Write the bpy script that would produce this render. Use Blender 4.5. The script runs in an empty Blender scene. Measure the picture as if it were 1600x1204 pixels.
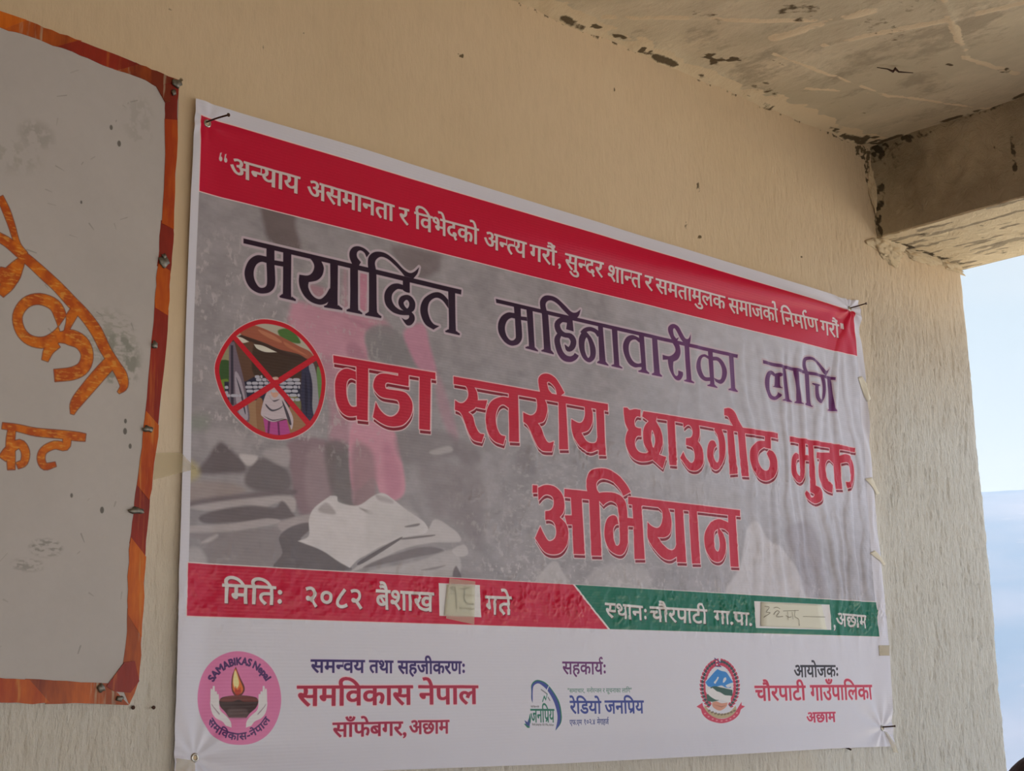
import bpy, bmesh, math, random
import numpy as np
from mathutils import Vector, Matrix

random.seed(7)
scene = bpy.context.scene
COL = scene.collection

# ------------------------------------------------------------------ camera, sky, exposure
# wall plane is y = 0 (room on the -y side), x runs to the right along it, z up, metres.
# (u, v) below are millimetres on the wall measured from the lower left corner of the banner.
OX, OZ = 1.10765, 1.38864
EYE = 1.5
cam_d = bpy.data.cameras.new('camera')
cam = bpy.data.objects.new('camera', cam_d)
COL.objects.link(cam)
scene.camera = cam
cam_d.sensor_width = 36.0
cam_d.lens = 36.0 * 2284.26 / 1600.0
cam_d.clip_start, cam_d.clip_end = 0.05, 20000.0
AX = (0.73373, 0.13104, 0.66668)      # wall direction seen by the lens (right, down, forward)
AN = (-0.67921, 0.16716, 0.71466)
AU = (-0.01779, -0.97718, 0.21166)
cam.matrix_world = Matrix(((AX[0], -AX[1], -AX[2], 0.0), (AN[0], -AN[1], -AN[2], -1.92),
                           (AU[0], -AU[1], -AU[2], EYE), (0, 0, 0, 1)))
scene.view_settings.view_transform = 'Standard'
scene.view_settings.look = 'None'
scene.view_settings.gamma = 1.0
scene.view_settings.use_curve_mapping = False
scene.view_settings.exposure = EXPOSURE = 0.72
scene.cycles.max_bounces = 8
scene.cycles.diffuse_bounces = 6
scene.cycles.glossy_bounces = 3
scene.cycles.transparent_max_bounces = 8
scene.cycles.volume_bounces = 4
scene.cycles.sample_clamp_indirect = 6.0

world = bpy.data.worlds.new('sky')
scene.world = world
world.use_nodes = True
wn, wl = world.node_tree.nodes, world.node_tree.links
wn.clear()
def wnode(t, **k):
    n = wn.new(t)
    for a, b in k.items():
        setattr(n, a, b)
    return n
w_tc = wnode('ShaderNodeTexCoord')
w_sep = wnode('ShaderNodeSeparateXYZ')
wl.new(w_tc.outputs['Generated'], w_sep.inputs[0])
w_ramp = wnode('ShaderNodeValToRGB')            # hazy day: pale at the horizon, bluer overhead
w_ramp.color_ramp.elements[0].position = 0.0
w_ramp.color_ramp.elements[0].color = (0.80, 0.86, 0.90, 1)
w_ramp.color_ramp.elements[1].position = 0.9
w_ramp.color_ramp.elements[1].color = (0.42, 0.58, 0.80, 1)
e = w_ramp.color_ramp.elements.new(0.22)
e.color = (0.66, 0.79, 0.88, 1)
wl.new(w_sep.outputs['Z'], w_ramp.inputs[0])
w_noise = wnode('ShaderNodeTexNoise')           # thin high cloud
w_noise.inputs['Scale'].default_value = 2.2
w_noise.inputs['Detail'].default_value = 4.0
w_map = wnode('ShaderNodeMapping')
w_map.inputs['Scale'].default_value = (1, 1, 3.5)
wl.new(w_tc.outputs['Generated'], w_map.inputs[0])
wl.new(w_map.outputs[0], w_noise.inputs['Vector'])
w_cr = wnode('ShaderNodeValToRGB')
w_cr.color_ramp.elements[0].position = 0.48
w_cr.color_ramp.elements[1].position = 0.72
wl.new(w_noise.outputs['Fac'], w_cr.inputs[0])
w_mix = wnode('ShaderNodeMix', data_type='RGBA')
w_mix.inputs['B'].default_value = (0.86, 0.89, 0.91, 1)
wl.new(w_cr.outputs[0], w_mix.inputs['Factor'])
wl.new(w_ramp.outputs[0], w_mix.inputs['A'])
w_bg = wnode('ShaderNodeBackground')
w_bg.inputs['Strength'].default_value = 0.54
wl.new(w_mix.outputs['Result'], w_bg.inputs['Color'])
w_out = wnode('ShaderNodeOutputWorld')
wl.new(w_bg.outputs[0], w_out.inputs[0])

sun_d = bpy.data.lights.new('sun', 'SUN')       # veiled sun behind the building, high: it never enters the veranda
sun_d.energy = 11.0
sun_d.angle = math.radians(6)
sun_d.color = (1.0, 0.985, 0.97)
sun = bpy.data.objects.new('sun', sun_d)
COL.objects.link(sun)
sun.rotation_mode = 'QUATERNION'
sun.rotation_quaternion = Vector((.58, -.40, -.71)).to_track_quat('-Z', 'Y')

GLYPHS = {
 '"': '354|241,462 283,462 306,599 306,716 218,716 218,599|71,462 113,462 136,599 136,716 48,716 48,599',
 ',': '219|59,-118 102,-100 134,-74 158,-43 171,-9 176,26 173,59 163,86 149,106 129,119 105,123 86,120 70,112 57,100 49,85 46,66 48,48 55,32 65,21 79,13 95,10 98,-13 96,-38 89,-61 76,-83 59,-99',
 '-': '323|283,267 40,267 40,174 283,174',
 '.': '219|109,111 90,108 74,99 61,86 52,70 49,51 52,32 61,16 74,3 90,-6 109,-9 128,-6 144,3 157,16 166,32 169,51 166,70 157,86 144,99 128,108',
 '0': '500|470,341 460,458 431,555 384,628 324,675 250,691 176,675 116,628 69,555 40,458 30,341 40,224 69,127 116,54 176,7 250,-9 324,7 384,54 431,127 460,224|372,341 367,253 351,181 326,128 292,95 250,84 208,95 174,128 149,181 133,253 128,341 133,429 149,501 174,554 208,587 250,598 292,587 326,554 351,501 367,429',
 '1': '500|300,682 202,682 202,0 300,0',
 '2': '500|466,93 205,93 285,192 345,275 386,347 410,413 417,478 407,549 379,607 335,652 278,681 209,691 176,688 144,681 113,668 81,650 48,626 48,503 80,539 112,566 142,583 172,592 202,595 240,589 272,572 297,544 313,509 319,467 317,435 311,407 302,380 288,352 271,321 200,216 116,107 34,7 34,0 466,0',
 '4': '500|398,691 356,691 11,269 11,224 300,224 300,0 398,0 398,224 471,224 471,312 398,312|298,506 300,506 300,312 142,312',
 'A': '667|362,686 293,686 0,0 100,0 186,201 476,201 567,0 667,0|326,536 436,289 224,289',
 'B': '563|75,0 309,0 399,11 465,40 510,82 535,131 543,182 536,234 515,279 481,316 435,343 379,360 379,362 417,382 446,405 467,434 479,468 483,508 475,559 451,606 410,646 351,672 273,682 75,682|173,594 263,594 310,589 344,575 366,554 378,528 382,499 376,460 359,429 331,407 290,394 238,390 173,390|173,302 291,302 346,297 389,283 419,260 436,231 442,196 438,165 424,136 397,111 355,94 296,88 173,88',
 'I': '250|174,682 76,682 76,0 174,0',
 'J': '250|174,682 76,682 76,21 74,-36 66,-80 48,-112 15,-131 -37,-137 -62,-137 -44,-228 -34,-229 -25,-230 -14,-230 58,-219 111,-188 147,-141 168,-80 174,-8',
 'K': '656|285,359 582,682 460,682 173,370 173,682 75,682 75,0 173,0 173,337 520,0 655,0',
 'M': '781|709,682 618,682 391,402 165,682 73,682 73,0 171,0 171,531 173,531 383,267 399,267 609,531 611,531 611,0 709,0',
 'N': '781|706,682 614,682 614,154 152,682 74,682 74,0 166,0 166,525 622,0 706,0',
 'R': '604|77,682 77,0 175,0 175,296 216,296 245,293 275,281 309,255 348,210 397,140 487,0 604,0 565,53 537,94 511,135 481,183 453,226 424,264 394,297 359,324 399,345 431,373 454,406 468,446 473,491 463,556 434,609 387,649 325,673 249,682|175,598 238,598 288,593 326,580 352,559 367,530 372,495 369,462 356,431 331,407 292,390 238,384 175,384',
 'S': '458|399,643 370,660 340,674 309,683 278,689 247,691 177,683 120,659 77,621 50,571 40,509 71,415 144,348 231,293 304,237 335,165 331,141 318,118 296,98 265,84 224,79 184,83 146,95 110,116 75,143 44,178 44,54 79,31 115,13 152,1 192,-7 235,-9 297,0 350,25 390,65 417,116 426,176 395,283 322,354 235,406 162,457 131,522 136,549 151,571 174,588 204,599 239,603 268,601 298,594 331,581 365,561 399,532',
 'a': '427|411,80 392,67 376,59 364,56 355,58 349,65 347,79 347,310 339,365 316,406 281,435 236,452 184,458 147,456 114,448 84,436 58,419 35,397 35,300 62,327 89,348 118,363 148,371 177,374 206,371 229,362 245,347 255,325 258,295 258,271 179,243 135,227 94,207 59,182 35,147 26,101 31,67 46,37 69,13 99,-3 136,-9 177,-4 217,11 257,37 263,20 273,7 287,-2 304,-7 325,-9 351,-6 377,5 411,26|258,91 233,71 207,58 180,54 159,57 141,66 128,79 119,96 116,117 123,146 144,169 175,189 214,206 258,222',
 'c': '438|393,427 352,443 310,454 263,458 188,447 126,415 80,365 51,298 41,216 52,142 83,80 131,32 194,2 269,-9 318,-5 365,4 403,17 403,105 361,88 322,78 284,75 233,82 191,101 159,131 139,173 132,224 138,275 157,317 186,349 224,369 269,376 307,372 347,359 393,332',
 'd': '510|451,682 362,682 362,440 328,450 298,456 268,458 194,447 133,417 85,370 55,308 44,235 54,155 82,90 127,41 188,11 262,0 451,0|362,75 272,75 218,82 179,103 154,134 139,174 135,222 142,274 161,318 191,350 231,371 279,378 307,376 334,371 362,361',
 'e': '479|438,130 407,111 376,96 345,85 313,78 281,76 234,81 195,98 164,125 143,163 130,211 446,211 437,300 412,370 371,419 317,448 251,458 182,447 124,417 79,369 51,306 41,230 50,158 77,92 122,39 183,4 259,-9 302,-7 339,-1 374,10 406,25 438,44|132,270 143,309 160,340 184,362 215,376 253,381 288,376 316,362 338,338 352,308 358,270',
 'h': '500|150,682 61,682 61,0 150,0 150,322 174,347 196,365 218,378 239,385 262,387 292,382 316,368 335,345 346,315 350,278 350,0 439,0 439,275 432,341 410,393 378,429 336,451 286,458 256,455 227,446 199,433 174,414 152,390 150,390',
 'i': '219|154,449 65,449 65,0 154,0|163,585 160,602 153,616 141,628 127,635 110,638 93,635 79,628 67,616 60,602 57,585 60,568 67,554 79,542 93,535 110,532 127,535 141,542 153,554 160,568',
 'l': '219|154,682 65,682 65,0 154,0',
 'm': '771|59,449 59,0 148,0 148,326 170,348 190,365 212,375 235,381 260,383 285,379 308,367 325,347 337,318 341,279 341,0 430,0 430,326 464,355 498,376 530,383 559,379 585,366 605,344 618,315 623,278 623,0 712,0 712,282 705,341 686,390 655,427 613,450 563,458 527,454 494,442 464,425 437,402 413,377 393,406 369,428 342,445 312,455 279,458 254,455 228,447 202,434 175,415 148,390 148,449',
 'n': '500|150,449 61,449 61,0 150,0 150,322 174,347 196,365 218,378 239,385 262,387 292,382 316,368 335,345 346,315 350,278 350,0 439,0 439,277 431,343 410,394 377,430 335,451 286,458 256,455 227,446 199,433 174,414 152,390 150,390',
 'o': '552|273,458 197,447 132,415 81,365 48,302 36,229 47,151 80,86 130,35 195,3 273,-9 354,2 421,34 472,84 505,150 516,229 504,304 471,367 419,416 352,447|272,378 322,371 364,350 397,318 418,277 425,228 418,174 398,131 366,98 324,78 272,71 224,78 184,99 153,132 134,176 127,229 134,278 154,319 185,350 225,371',
 'p': '500|146,11 178,0 207,-7 236,-9 311,2 374,33 422,82 453,145 464,221 453,302 422,365 371,411 300,439 211,449 57,449 57,-230 146,-230|146,369 227,369 279,363 320,344 350,314 367,273 373,222 366,173 347,131 316,99 277,78 230,71 202,73 174,80 146,91',
 'r': '396|69,449 69,0 158,0 158,235 163,279 179,317 202,347 232,366 267,373 292,367 321,352 350,329 397,406 375,425 354,439 333,450 311,456 290,458 265,454 239,441 213,420 187,388 160,346 158,346 158,449',
 'y': '438|438,449 338,449 222,196 101,449 0,449 174,96 21,-230 120,-230',
 'z': '417|404,449 21,449 21,369 249,369 11,0 405,0 405,80 165,80',
 'ँ': '0|-188,847 -186,860 -182,872 -174,882 -163,890 -152,894 -139,896 -126,894 -114,890 -104,882 -95,872 -91,860 -89,847 -91,834 -95,822 -104,812 -114,803 -126,799 -139,797 -152,799 -163,803 -174,812 -182,822 -186,834|69,863 59,825 46,792 30,764 13,740 -8,722 -30,707 -54,695 -80,687 -108,682 -138,680 -166,682 -193,687 -218,696 -242,708 -264,725 -298,760 -327,806 -352,863 -283,887 -265,844 -245,809 -223,782 -198,763 -169,751 -135,747 -113,749 -93,753 -76,761 -61,771 -49,785 -32,813 -17,848 -5,889',
 'ं': '0|-185,772 -183,787 -178,801 -169,813 -157,822 -144,828 -130,830 -115,828 -102,822 -91,813 -82,801 -77,787 -75,772 -77,757 -82,743 -91,731 -102,722 -115,716 -130,714 -144,716 -157,722 -169,731 -178,743 -183,757',
 'ः': '272|78,435 80,452 86,467 96,480 109,491 123,497 139,499 155,497 169,491 182,480 192,467 198,452 200,435 198,418 192,403 182,390 169,379 155,373 139,371 123,373 109,379 96,390 86,403 80,418|78,118 80,135 86,150 96,163 109,174 123,180 139,182 155,180 169,174 182,163 192,150 198,135 200,118 198,101 192,86 182,73 169,62 155,56 139,54 123,56 109,62 96,73 86,86 80,101',
 'अ': '764|470,218 468,191 463,168 454,147 441,129 425,114 392,95 354,84 312,80 278,83 246,90 216,103 187,121 159,144 132,173 106,209 80,251 54,300 29,356 100,382 129,316 160,260 193,215 213,192 235,175 257,163 281,155 305,153 329,155 349,161 367,171 380,185 388,203 391,227 389,251 382,273 371,293 356,312 338,330 318,347 300,344 280,342 260,341 255,411 296,415 328,423 352,435 367,451 377,471 380,494 377,516 370,533 357,546 340,555 322,560 302,562 278,561 256,558 235,552 215,545 193,536 171,525 146,594 165,603 186,612 211,620 237,627 267,631 298,632 328,630 355,626 378,618 399,607 418,593 432,577 444,559 452,539 457,518 459,495 456,465 448,438 435,414 416,393 392,375 412,355 437,352 462,351 486,350 507,350 526,351 543,353 560,355 577,359 594,363 594,551 521,551 521,622 779,622 779,551 675,551 675,0 594,0 594,290 578,286 562,284 547,282 531,280 515,279 498,279 486,279 471,280 455,282 463,262 468,240',
 'आ': '1023|470,218 468,191 463,168 454,147 441,129 425,114 392,95 354,84 312,80 278,83 246,90 216,103 187,121 159,144 132,173 106,209 80,251 54,300 29,356 100,382 129,316 160,260 193,215 213,192 235,175 257,163 281,155 305,153 329,155 349,161 367,171 380,185 388,203 391,227 389,251 382,273 371,293 356,312 338,330 318,347 300,344 280,342 260,341 255,411 296,415 328,423 352,435 367,451 377,471 380,494 377,516 370,533 357,546 340,555 322,560 302,562 278,561 256,558 235,552 215,545 193,536 171,525 146,594 165,603 186,612 211,620 237,627 267,631 298,632 328,630 355,626 378,618 399,607 418,593 432,577 444,559 452,539 457,518 459,495 456,465 448,438 435,414 416,393 392,375 412,355 437,352 462,351 486,350 507,350 526,351 543,353 560,355 577,359 594,363 594,551 521,551 521,622 1038,622 1038,551 934,551 934,0 853,0 853,551 675,551 675,0 594,0 594,290 578,286 562,284 547,282 531,280 515,279 498,279 486,279 471,280 455,282 463,262 468,240',
 'उ': '548|0,622 563,622 563,551 453,551 471,524 481,495 485,464 482,430 472,399 457,372 434,348 406,328 429,306 451,281 471,254 486,223 496,190 499,152 497,120 489,92 477,68 460,47 439,30 415,17 388,8 359,2 328,0 291,3 254,14 220,31 186,55 153,88 121,130 89,181 59,242 29,313 100,338 119,288 140,242 162,201 184,164 209,133 235,108 262,89 290,78 320,74 346,76 368,82 388,93 402,108 411,131 414,160 412,187 404,212 392,236 375,258 354,280 329,301 308,298 287,295 264,294 259,364 304,368 341,376 369,390 388,409 400,433 404,463 402,482 397,500 389,516 378,529 365,541 351,551 0,551',
 'ए': '553|568,551 474,551 474,380 473,348 471,321 467,299 460,280 452,262 441,246 424,228 404,214 381,204 354,196 323,192 307,266 321,269 333,272 345,275 354,280 363,285 370,292 377,301 383,310 388,322 391,336 392,355 393,380 393,551 160,551 160,353 160,324 161,299 163,278 166,260 170,244 176,230 184,218 194,206 206,196 221,185 239,173 260,160 370,98 408,74 438,52 460,30 474,6 483,-22 486,-53 484,-79 479,-104 470,-128 459,-150 449,-169 439,-184 367,-142 376,-128 384,-114 392,-100 398,-85 402,-70 403,-55 402,-43 399,-32 395,-22 388,-12 377,-1 363,11 344,23 320,39 290,56 203,106 178,122 156,137 137,154 120,171 106,191 95,212 86,240 81,274 79,316 79,551 0,551 0,622 568,622',
 'क': '762|777,551 452,551 452,349 472,367 494,381 517,391 542,397 569,399 594,397 617,392 638,384 658,372 675,358 690,339 701,319 709,295 714,268 716,239 714,208 709,175 701,141 689,107 672,73 651,39 579,80 595,102 608,127 620,154 629,182 634,210 636,237 634,266 627,289 617,307 602,320 584,327 562,330 540,327 518,318 496,304 474,284 452,258 452,0 371,0 371,174 354,161 334,148 312,136 286,126 258,120 226,118 195,120 166,126 138,137 112,152 90,171 71,195 57,222 49,254 46,290 48,321 55,349 66,374 81,397 101,417 124,434 150,447 179,456 210,462 244,464 260,464 277,462 296,461 313,458 328,456 339,454 333,381 321,384 308,386 293,388 277,390 262,391 249,391 213,388 183,379 159,365 141,345 131,321 127,292 130,260 141,234 158,214 179,199 202,191 228,188 256,190 282,197 307,209 329,224 351,241 371,260 371,551 0,551 0,622 777,622',
 'ख': '818|729,551 729,0 648,0 648,45 624,33 598,24 572,16 544,11 516,8 488,7 445,9 403,16 362,26 321,41 282,61 242,85 203,115 163,150 124,192 85,239 69,261 57,280 49,297 44,311 41,325 40,338 42,352 47,364 55,376 67,385 83,391 104,393 120,392 134,388 148,382 159,373 171,362 181,350 194,364 203,380 210,399 214,418 216,438 217,458 217,475 215,492 214,508 211,523 206,537 201,551 0,551 0,622 833,622 833,551|534,232 557,234 578,238 598,247 616,257 633,268 648,280 648,551 281,551 290,524 296,493 298,458 294,407 282,364 263,328 237,298 204,273 166,253 213,201 263,158 314,124 345,108 379,95 414,86 451,81 490,79 518,80 546,83 572,89 598,97 623,108 648,122 648,198 632,189 613,181 593,174 571,168 547,165 521,164 491,166 463,173 437,184 413,198 394,216 378,238 366,263 358,290 356,319 358,347 364,372 373,395 387,415 404,433 424,447 447,458 473,467 501,471 531,473 543,473 558,472 575,471 592,469 605,466 616,463 610,394 600,397 588,399 576,401 564,403 552,404 540,404 510,402 485,394 465,382 449,365 440,343 437,316 440,290 449,269 465,252 484,241 508,234',
 'ग': '563|208,551 208,234 207,218 202,204 196,193 186,185 174,180 160,178 143,180 125,187 107,199 89,214 74,231 60,250 49,270 43,289 41,308 43,322 47,335 55,345 66,353 82,357 102,359 127,359 127,551 0,551 0,622 578,622 578,551 474,551 474,0 393,0 393,551',
 'च': '634|649,551 545,551 545,0 465,0 465,165 447,154 426,143 403,133 377,125 349,120 317,118 287,120 260,125 235,133 211,146 191,161 173,179 159,200 149,223 143,248 141,275 142,294 147,312 154,330 163,345 173,359 185,371 38,369 38,441 331,441 367,441 389,440 382,370 350,370 314,367 283,359 257,346 237,327 225,303 221,274 224,248 234,226 250,210 270,198 293,190 317,188 349,190 377,198 403,210 425,225 446,242 465,260 465,551 0,551 0,622 649,622',
 'छ': '701|296,70 346,73 392,84 436,102 475,125 509,154 537,187 557,225 570,266 574,310 571,340 564,366 551,388 534,405 512,416 487,419 467,417 450,411 439,401 430,388 426,374 424,358 427,337 436,318 451,301 472,285 500,272 535,261 502,198 453,215 414,237 384,263 363,291 351,323 347,356 350,386 359,414 375,438 396,458 423,472 455,481 455,551 0,551 0,622 715,622 715,551 535,551 535,477 567,465 595,447 620,422 638,391 649,353 653,308 650,270 642,232 628,195 609,160 585,127 557,96 523,69 486,45 444,26 398,12 349,3 296,0 259,2 226,7 197,15 172,27 150,42 132,59 119,78 109,99 103,122 101,147 102,161 104,176 109,191 114,205 122,219 132,231 106,246 84,263 67,284 53,306 46,332 43,359 45,382 50,403 59,421 72,437 88,451 121,469 160,479 206,483 218,483 233,482 249,481 265,479 278,476 288,473 282,404 251,412 238,413 226,415 212,415 180,412 156,405 138,392 128,373 124,350 126,332 134,317 146,305 162,295 181,287 202,281 222,286 243,289 266,290 289,289 308,287 302,217 289,218 276,218 242,215 216,207 197,193 186,173 182,148 185,124 196,104 213,89 236,78 264,72',
 'ज': '742|653,551 653,0 572,0 572,370 435,370 410,370 391,371 378,373 400,352 420,329 436,303 448,276 456,247 458,218 456,189 449,163 438,141 422,122 404,107 384,95 360,87 336,82 310,80 275,83 242,94 209,111 177,135 147,169 117,212 88,264 59,327 31,401 102,426 133,344 165,276 198,223 218,197 239,178 261,164 283,156 306,153 326,155 344,161 359,170 370,184 377,203 379,227 376,256 365,283 349,310 327,335 301,357 273,377 302,441 572,441 572,551 0,551 0,622 757,622 757,551',
 'ट': '504|519,551 371,551 371,349 316,349 286,348 259,345 236,341 216,335 197,327 181,318 161,302 146,283 135,263 128,240 126,215 128,185 136,158 148,136 164,116 183,101 206,89 230,81 256,76 283,74 317,75 348,80 375,87 401,96 427,107 455,121 482,47 452,34 421,23 389,14 355,6 321,2 286,0 242,3 200,12 163,26 129,46 100,71 77,101 60,136 49,176 46,220 50,261 61,298 80,330 105,357 135,379 170,397 207,410 247,417 288,420 290,420 290,551 0,551 0,622 519,622',
 'ड': '577|358,222 339,221 319,219 300,215 281,210 264,204 248,197 218,217 192,239 169,263 151,290 141,319 137,352 138,370 141,386 147,400 154,413 163,424 174,433 190,443 208,451 228,458 251,462 277,464 308,465 401,465 401,551 0,551 0,622 592,622 592,551 482,551 482,394 298,394 279,394 265,393 254,391 246,389 238,385 232,381 224,372 219,361 217,347 219,332 223,318 231,307 241,296 251,286 261,277 293,286 326,292 362,294 409,290 450,277 485,257 503,240 516,222 526,202 532,179 534,154 532,128 526,104 516,82 503,62 485,44 463,28 438,16 408,7 375,2 337,0 299,2 262,7 227,16 193,28 162,44 112,76 66,114 25,158 86,207 124,166 163,132 203,107 244,88 289,78 337,74 379,77 411,86 434,102 448,124 453,152 450,173 442,191 429,205 410,214 386,220',
 'ण': '723|634,551 634,0 553,0 553,551 420,551 420,321 419,294 416,271 412,250 405,231 396,214 385,198 370,183 352,170 331,160 307,152 281,148 251,146 216,148 184,155 157,167 133,184 114,205 104,222 95,241 88,263 83,288 80,318 79,352 79,551 0,551 0,622 737,622 737,551|249,217 280,221 304,231 321,249 328,261 332,274 336,288 337,305 339,327 339,353 339,551 160,551 160,353 160,329 162,308 164,291 167,276 172,263 178,251 186,241 195,233 206,226 218,221 232,218',
 'त': '570|481,551 481,0 400,0 400,328 291,328 254,327 223,325 200,322 180,317 164,309 150,299 137,284 129,263 126,237 130,205 142,173 163,143 191,111 227,77 271,40 217,-12 187,15 159,41 132,68 107,95 86,123 69,151 55,180 48,211 45,242 47,265 51,286 59,305 68,323 80,338 93,351 114,366 137,378 163,388 193,394 230,398 272,399 400,399 400,551 0,551 0,622 584,622 584,551',
 'थ': '642|553,551 553,0 472,0 472,180 451,168 428,157 403,147 375,138 343,134 308,132 275,134 244,140 215,149 188,163 164,181 141,202 122,226 106,255 93,287 83,322 140,337 185,356 217,378 238,403 251,433 255,467 252,498 245,523 232,543 214,557 194,565 171,568 155,567 142,563 130,556 121,547 116,535 114,521 117,502 127,487 143,475 166,466 195,461 187,391 147,399 112,413 84,431 70,444 60,459 52,477 48,497 46,519 50,553 62,581 83,604 109,619 139,629 172,632 199,630 225,624 251,615 274,601 295,583 312,561 325,535 333,504 336,469 334,441 330,414 322,390 310,369 296,349 266,320 228,295 182,274 198,252 215,234 234,221 256,211 282,205 314,203 347,205 377,212 403,223 427,238 450,255 472,275 472,551 390,551 390,622 656,622 656,551',
 'द': '520|413,-58 399,-35 386,-12 373,11 361,33 351,54 342,73 316,70 307,69 297,68 287,68 259,69 231,73 203,79 175,87 149,98 125,113 102,130 83,151 68,176 56,204 48,236 46,272 48,300 53,325 62,348 73,367 86,385 102,401 126,419 153,433 183,443 216,450 252,455 290,456 295,456 295,551 0,551 0,622 534,622 534,551 376,551 376,385 327,385 291,384 260,382 234,378 211,372 191,365 173,355 159,344 148,331 139,317 132,301 127,282 126,262 130,229 144,200 166,175 197,155 237,144 287,140 299,140 312,141 309,154 307,165 306,176 308,197 315,214 327,226 341,234 357,238 373,240 399,237 421,229 439,216 451,199 459,181 461,162 459,142 455,126 447,113 436,102 424,93 410,86 419,70 428,53 439,37 450,18 464,-2 480,-24',
 'न': '555|0,622 569,622 569,551 466,551 466,0 385,0 385,298 204,298 204,244 202,227 198,213 190,202 180,194 167,190 153,188 137,190 120,197 102,209 85,224 70,241 56,260 45,280 39,299 37,318 39,332 43,345 51,355 62,363 78,367 98,369 385,369 385,551 0,551',
 'प': '568|479,551 479,0 398,0 398,191 378,179 357,168 335,159 311,152 284,147 254,146 228,148 204,152 182,160 161,169 143,181 128,194 113,213 100,234 91,258 84,285 80,318 79,358 79,551 0,551 0,622 583,622 583,551|398,551 160,551 160,369 160,344 161,322 163,304 165,289 169,276 173,266 177,256 183,248 190,240 208,227 233,220 263,217 289,219 314,225 338,236 360,249 380,264 398,280',
 'फ': '771|460,551 460,349 477,364 495,376 514,386 534,393 555,398 578,399 603,397 626,392 647,384 667,372 684,358 699,339 710,319 718,295 723,268 725,239 723,208 718,175 710,141 698,107 681,73 660,39 588,80 604,102 617,127 629,154 638,182 643,210 645,237 643,266 636,289 625,307 610,320 592,327 570,330 549,327 527,318 505,304 483,283 460,257 460,0 379,0 379,193 362,181 343,170 323,160 300,152 275,148 248,146 222,148 198,152 176,161 156,171 139,183 125,197 110,217 98,239 90,262 84,288 80,318 79,354 79,551 0,551 0,622 786,622 786,551|160,551 160,360 161,327 163,300 166,281 171,266 179,252 188,240 204,227 224,220 248,217 274,219 299,225 321,234 342,246 361,261 379,278 379,551',
 'ब': '571|585,551 482,551 482,0 401,0 401,165 382,153 360,143 336,133 308,124 276,120 241,118 205,120 171,127 141,139 113,155 90,174 71,198 57,224 49,254 46,286 48,319 56,348 68,375 85,398 107,418 132,435 161,447 193,457 227,462 265,464 299,463 339,459 351,458 361,456 369,454 363,385 349,388 334,390 318,392 301,394 285,395 268,395 255,395 242,394 230,392 365,224 377,234 389,244 401,256 401,551 0,551 0,622 585,622|127,287 131,255 142,229 161,210 184,195 212,187 242,184 254,184 265,185 277,187 287,189 298,192 308,195 168,370 153,358 142,343 134,327 129,308',
 'भ': '703|174,632 198,631 220,627 240,622 258,613 275,601 291,586 302,572 312,554 321,533 327,507 331,475 332,437 332,321 533,321 533,551 402,551 402,622 717,622 717,551 614,551 614,0 533,0 533,250 332,250 332,213 330,193 326,177 318,166 307,157 296,153 283,151 270,152 257,157 243,164 229,173 216,183 204,196 193,209 183,223 175,237 169,251 165,265 164,278 166,289 170,300 178,309 189,315 204,320 224,321 253,321 253,426 252,455 251,479 248,498 244,513 238,527 232,538 216,555 195,565 169,568 152,567 139,562 128,555 120,545 116,534 114,521 117,504 124,489 138,478 157,469 184,463 218,460 210,389 163,396 124,408 91,426 74,439 62,455 53,474 48,496 46,520 48,542 52,562 60,579 70,594 84,606 111,620 141,629',
 'म': '598|509,551 509,0 428,0 428,250 207,250 207,213 205,193 201,177 193,166 182,157 171,153 159,151 146,152 133,157 119,164 105,173 92,183 80,196 69,209 59,223 51,237 44,251 40,265 39,278 41,289 45,300 53,309 64,315 80,320 100,321 126,321 126,551 0,551 0,622 612,622 612,551|428,551 207,551 207,321 428,321',
 'य': '580|595,622 595,551 491,551 491,0 410,0 410,179 390,167 368,157 343,147 316,138 286,134 253,132 218,134 187,142 157,154 131,171 108,193 87,218 70,247 56,279 45,315 38,353 76,363 106,375 130,390 147,407 157,430 160,457 159,475 155,493 149,509 141,524 132,538 123,551 0,551 0,622|129,301 144,271 160,247 180,228 202,214 228,206 259,203 291,205 320,212 346,224 370,239 391,256 410,274 410,551 211,551 227,516 237,481 240,445 236,405 222,370 200,341 169,318',
 'र': '409|395,42 341,-12 302,21 265,54 230,87 197,120 166,151 138,181 113,209 92,234 75,256 62,275 53,292 47,305 43,317 41,329 40,340 42,352 47,364 55,376 67,385 83,391 104,393 120,392 134,388 148,382 159,373 171,362 181,349 205,363 224,380 238,399 248,420 254,443 256,468 255,483 254,498 251,514 247,528 243,540 239,551 0,551 0,622 424,622 424,551 320,551 329,525 334,494 336,458 334,423 326,392 314,365 298,341 278,319 254,301 227,284 198,268 167,254 199,219 233,183 272,147 312,110 353,75',
 'ल': '678|0,551 0,622 693,622 693,551 589,551 589,0 508,0 508,355 494,356 478,355 462,351 445,344 429,334 413,319 397,301 382,276 369,245 356,208 279,232 288,261 299,288 311,313 295,324 279,334 263,342 246,348 228,352 209,353 184,350 164,343 148,330 136,313 128,294 126,271 128,246 136,222 148,199 164,175 185,151 210,127 239,100 272,71 309,40 255,-12 217,21 182,53 149,84 119,114 94,145 73,176 57,207 48,240 45,275 48,308 56,337 70,362 87,382 108,398 131,411 156,419 180,424 204,426 233,424 259,420 285,412 308,400 332,387 354,370 378,390 405,406 434,417 465,424 499,426 508,426 508,551',
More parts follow.
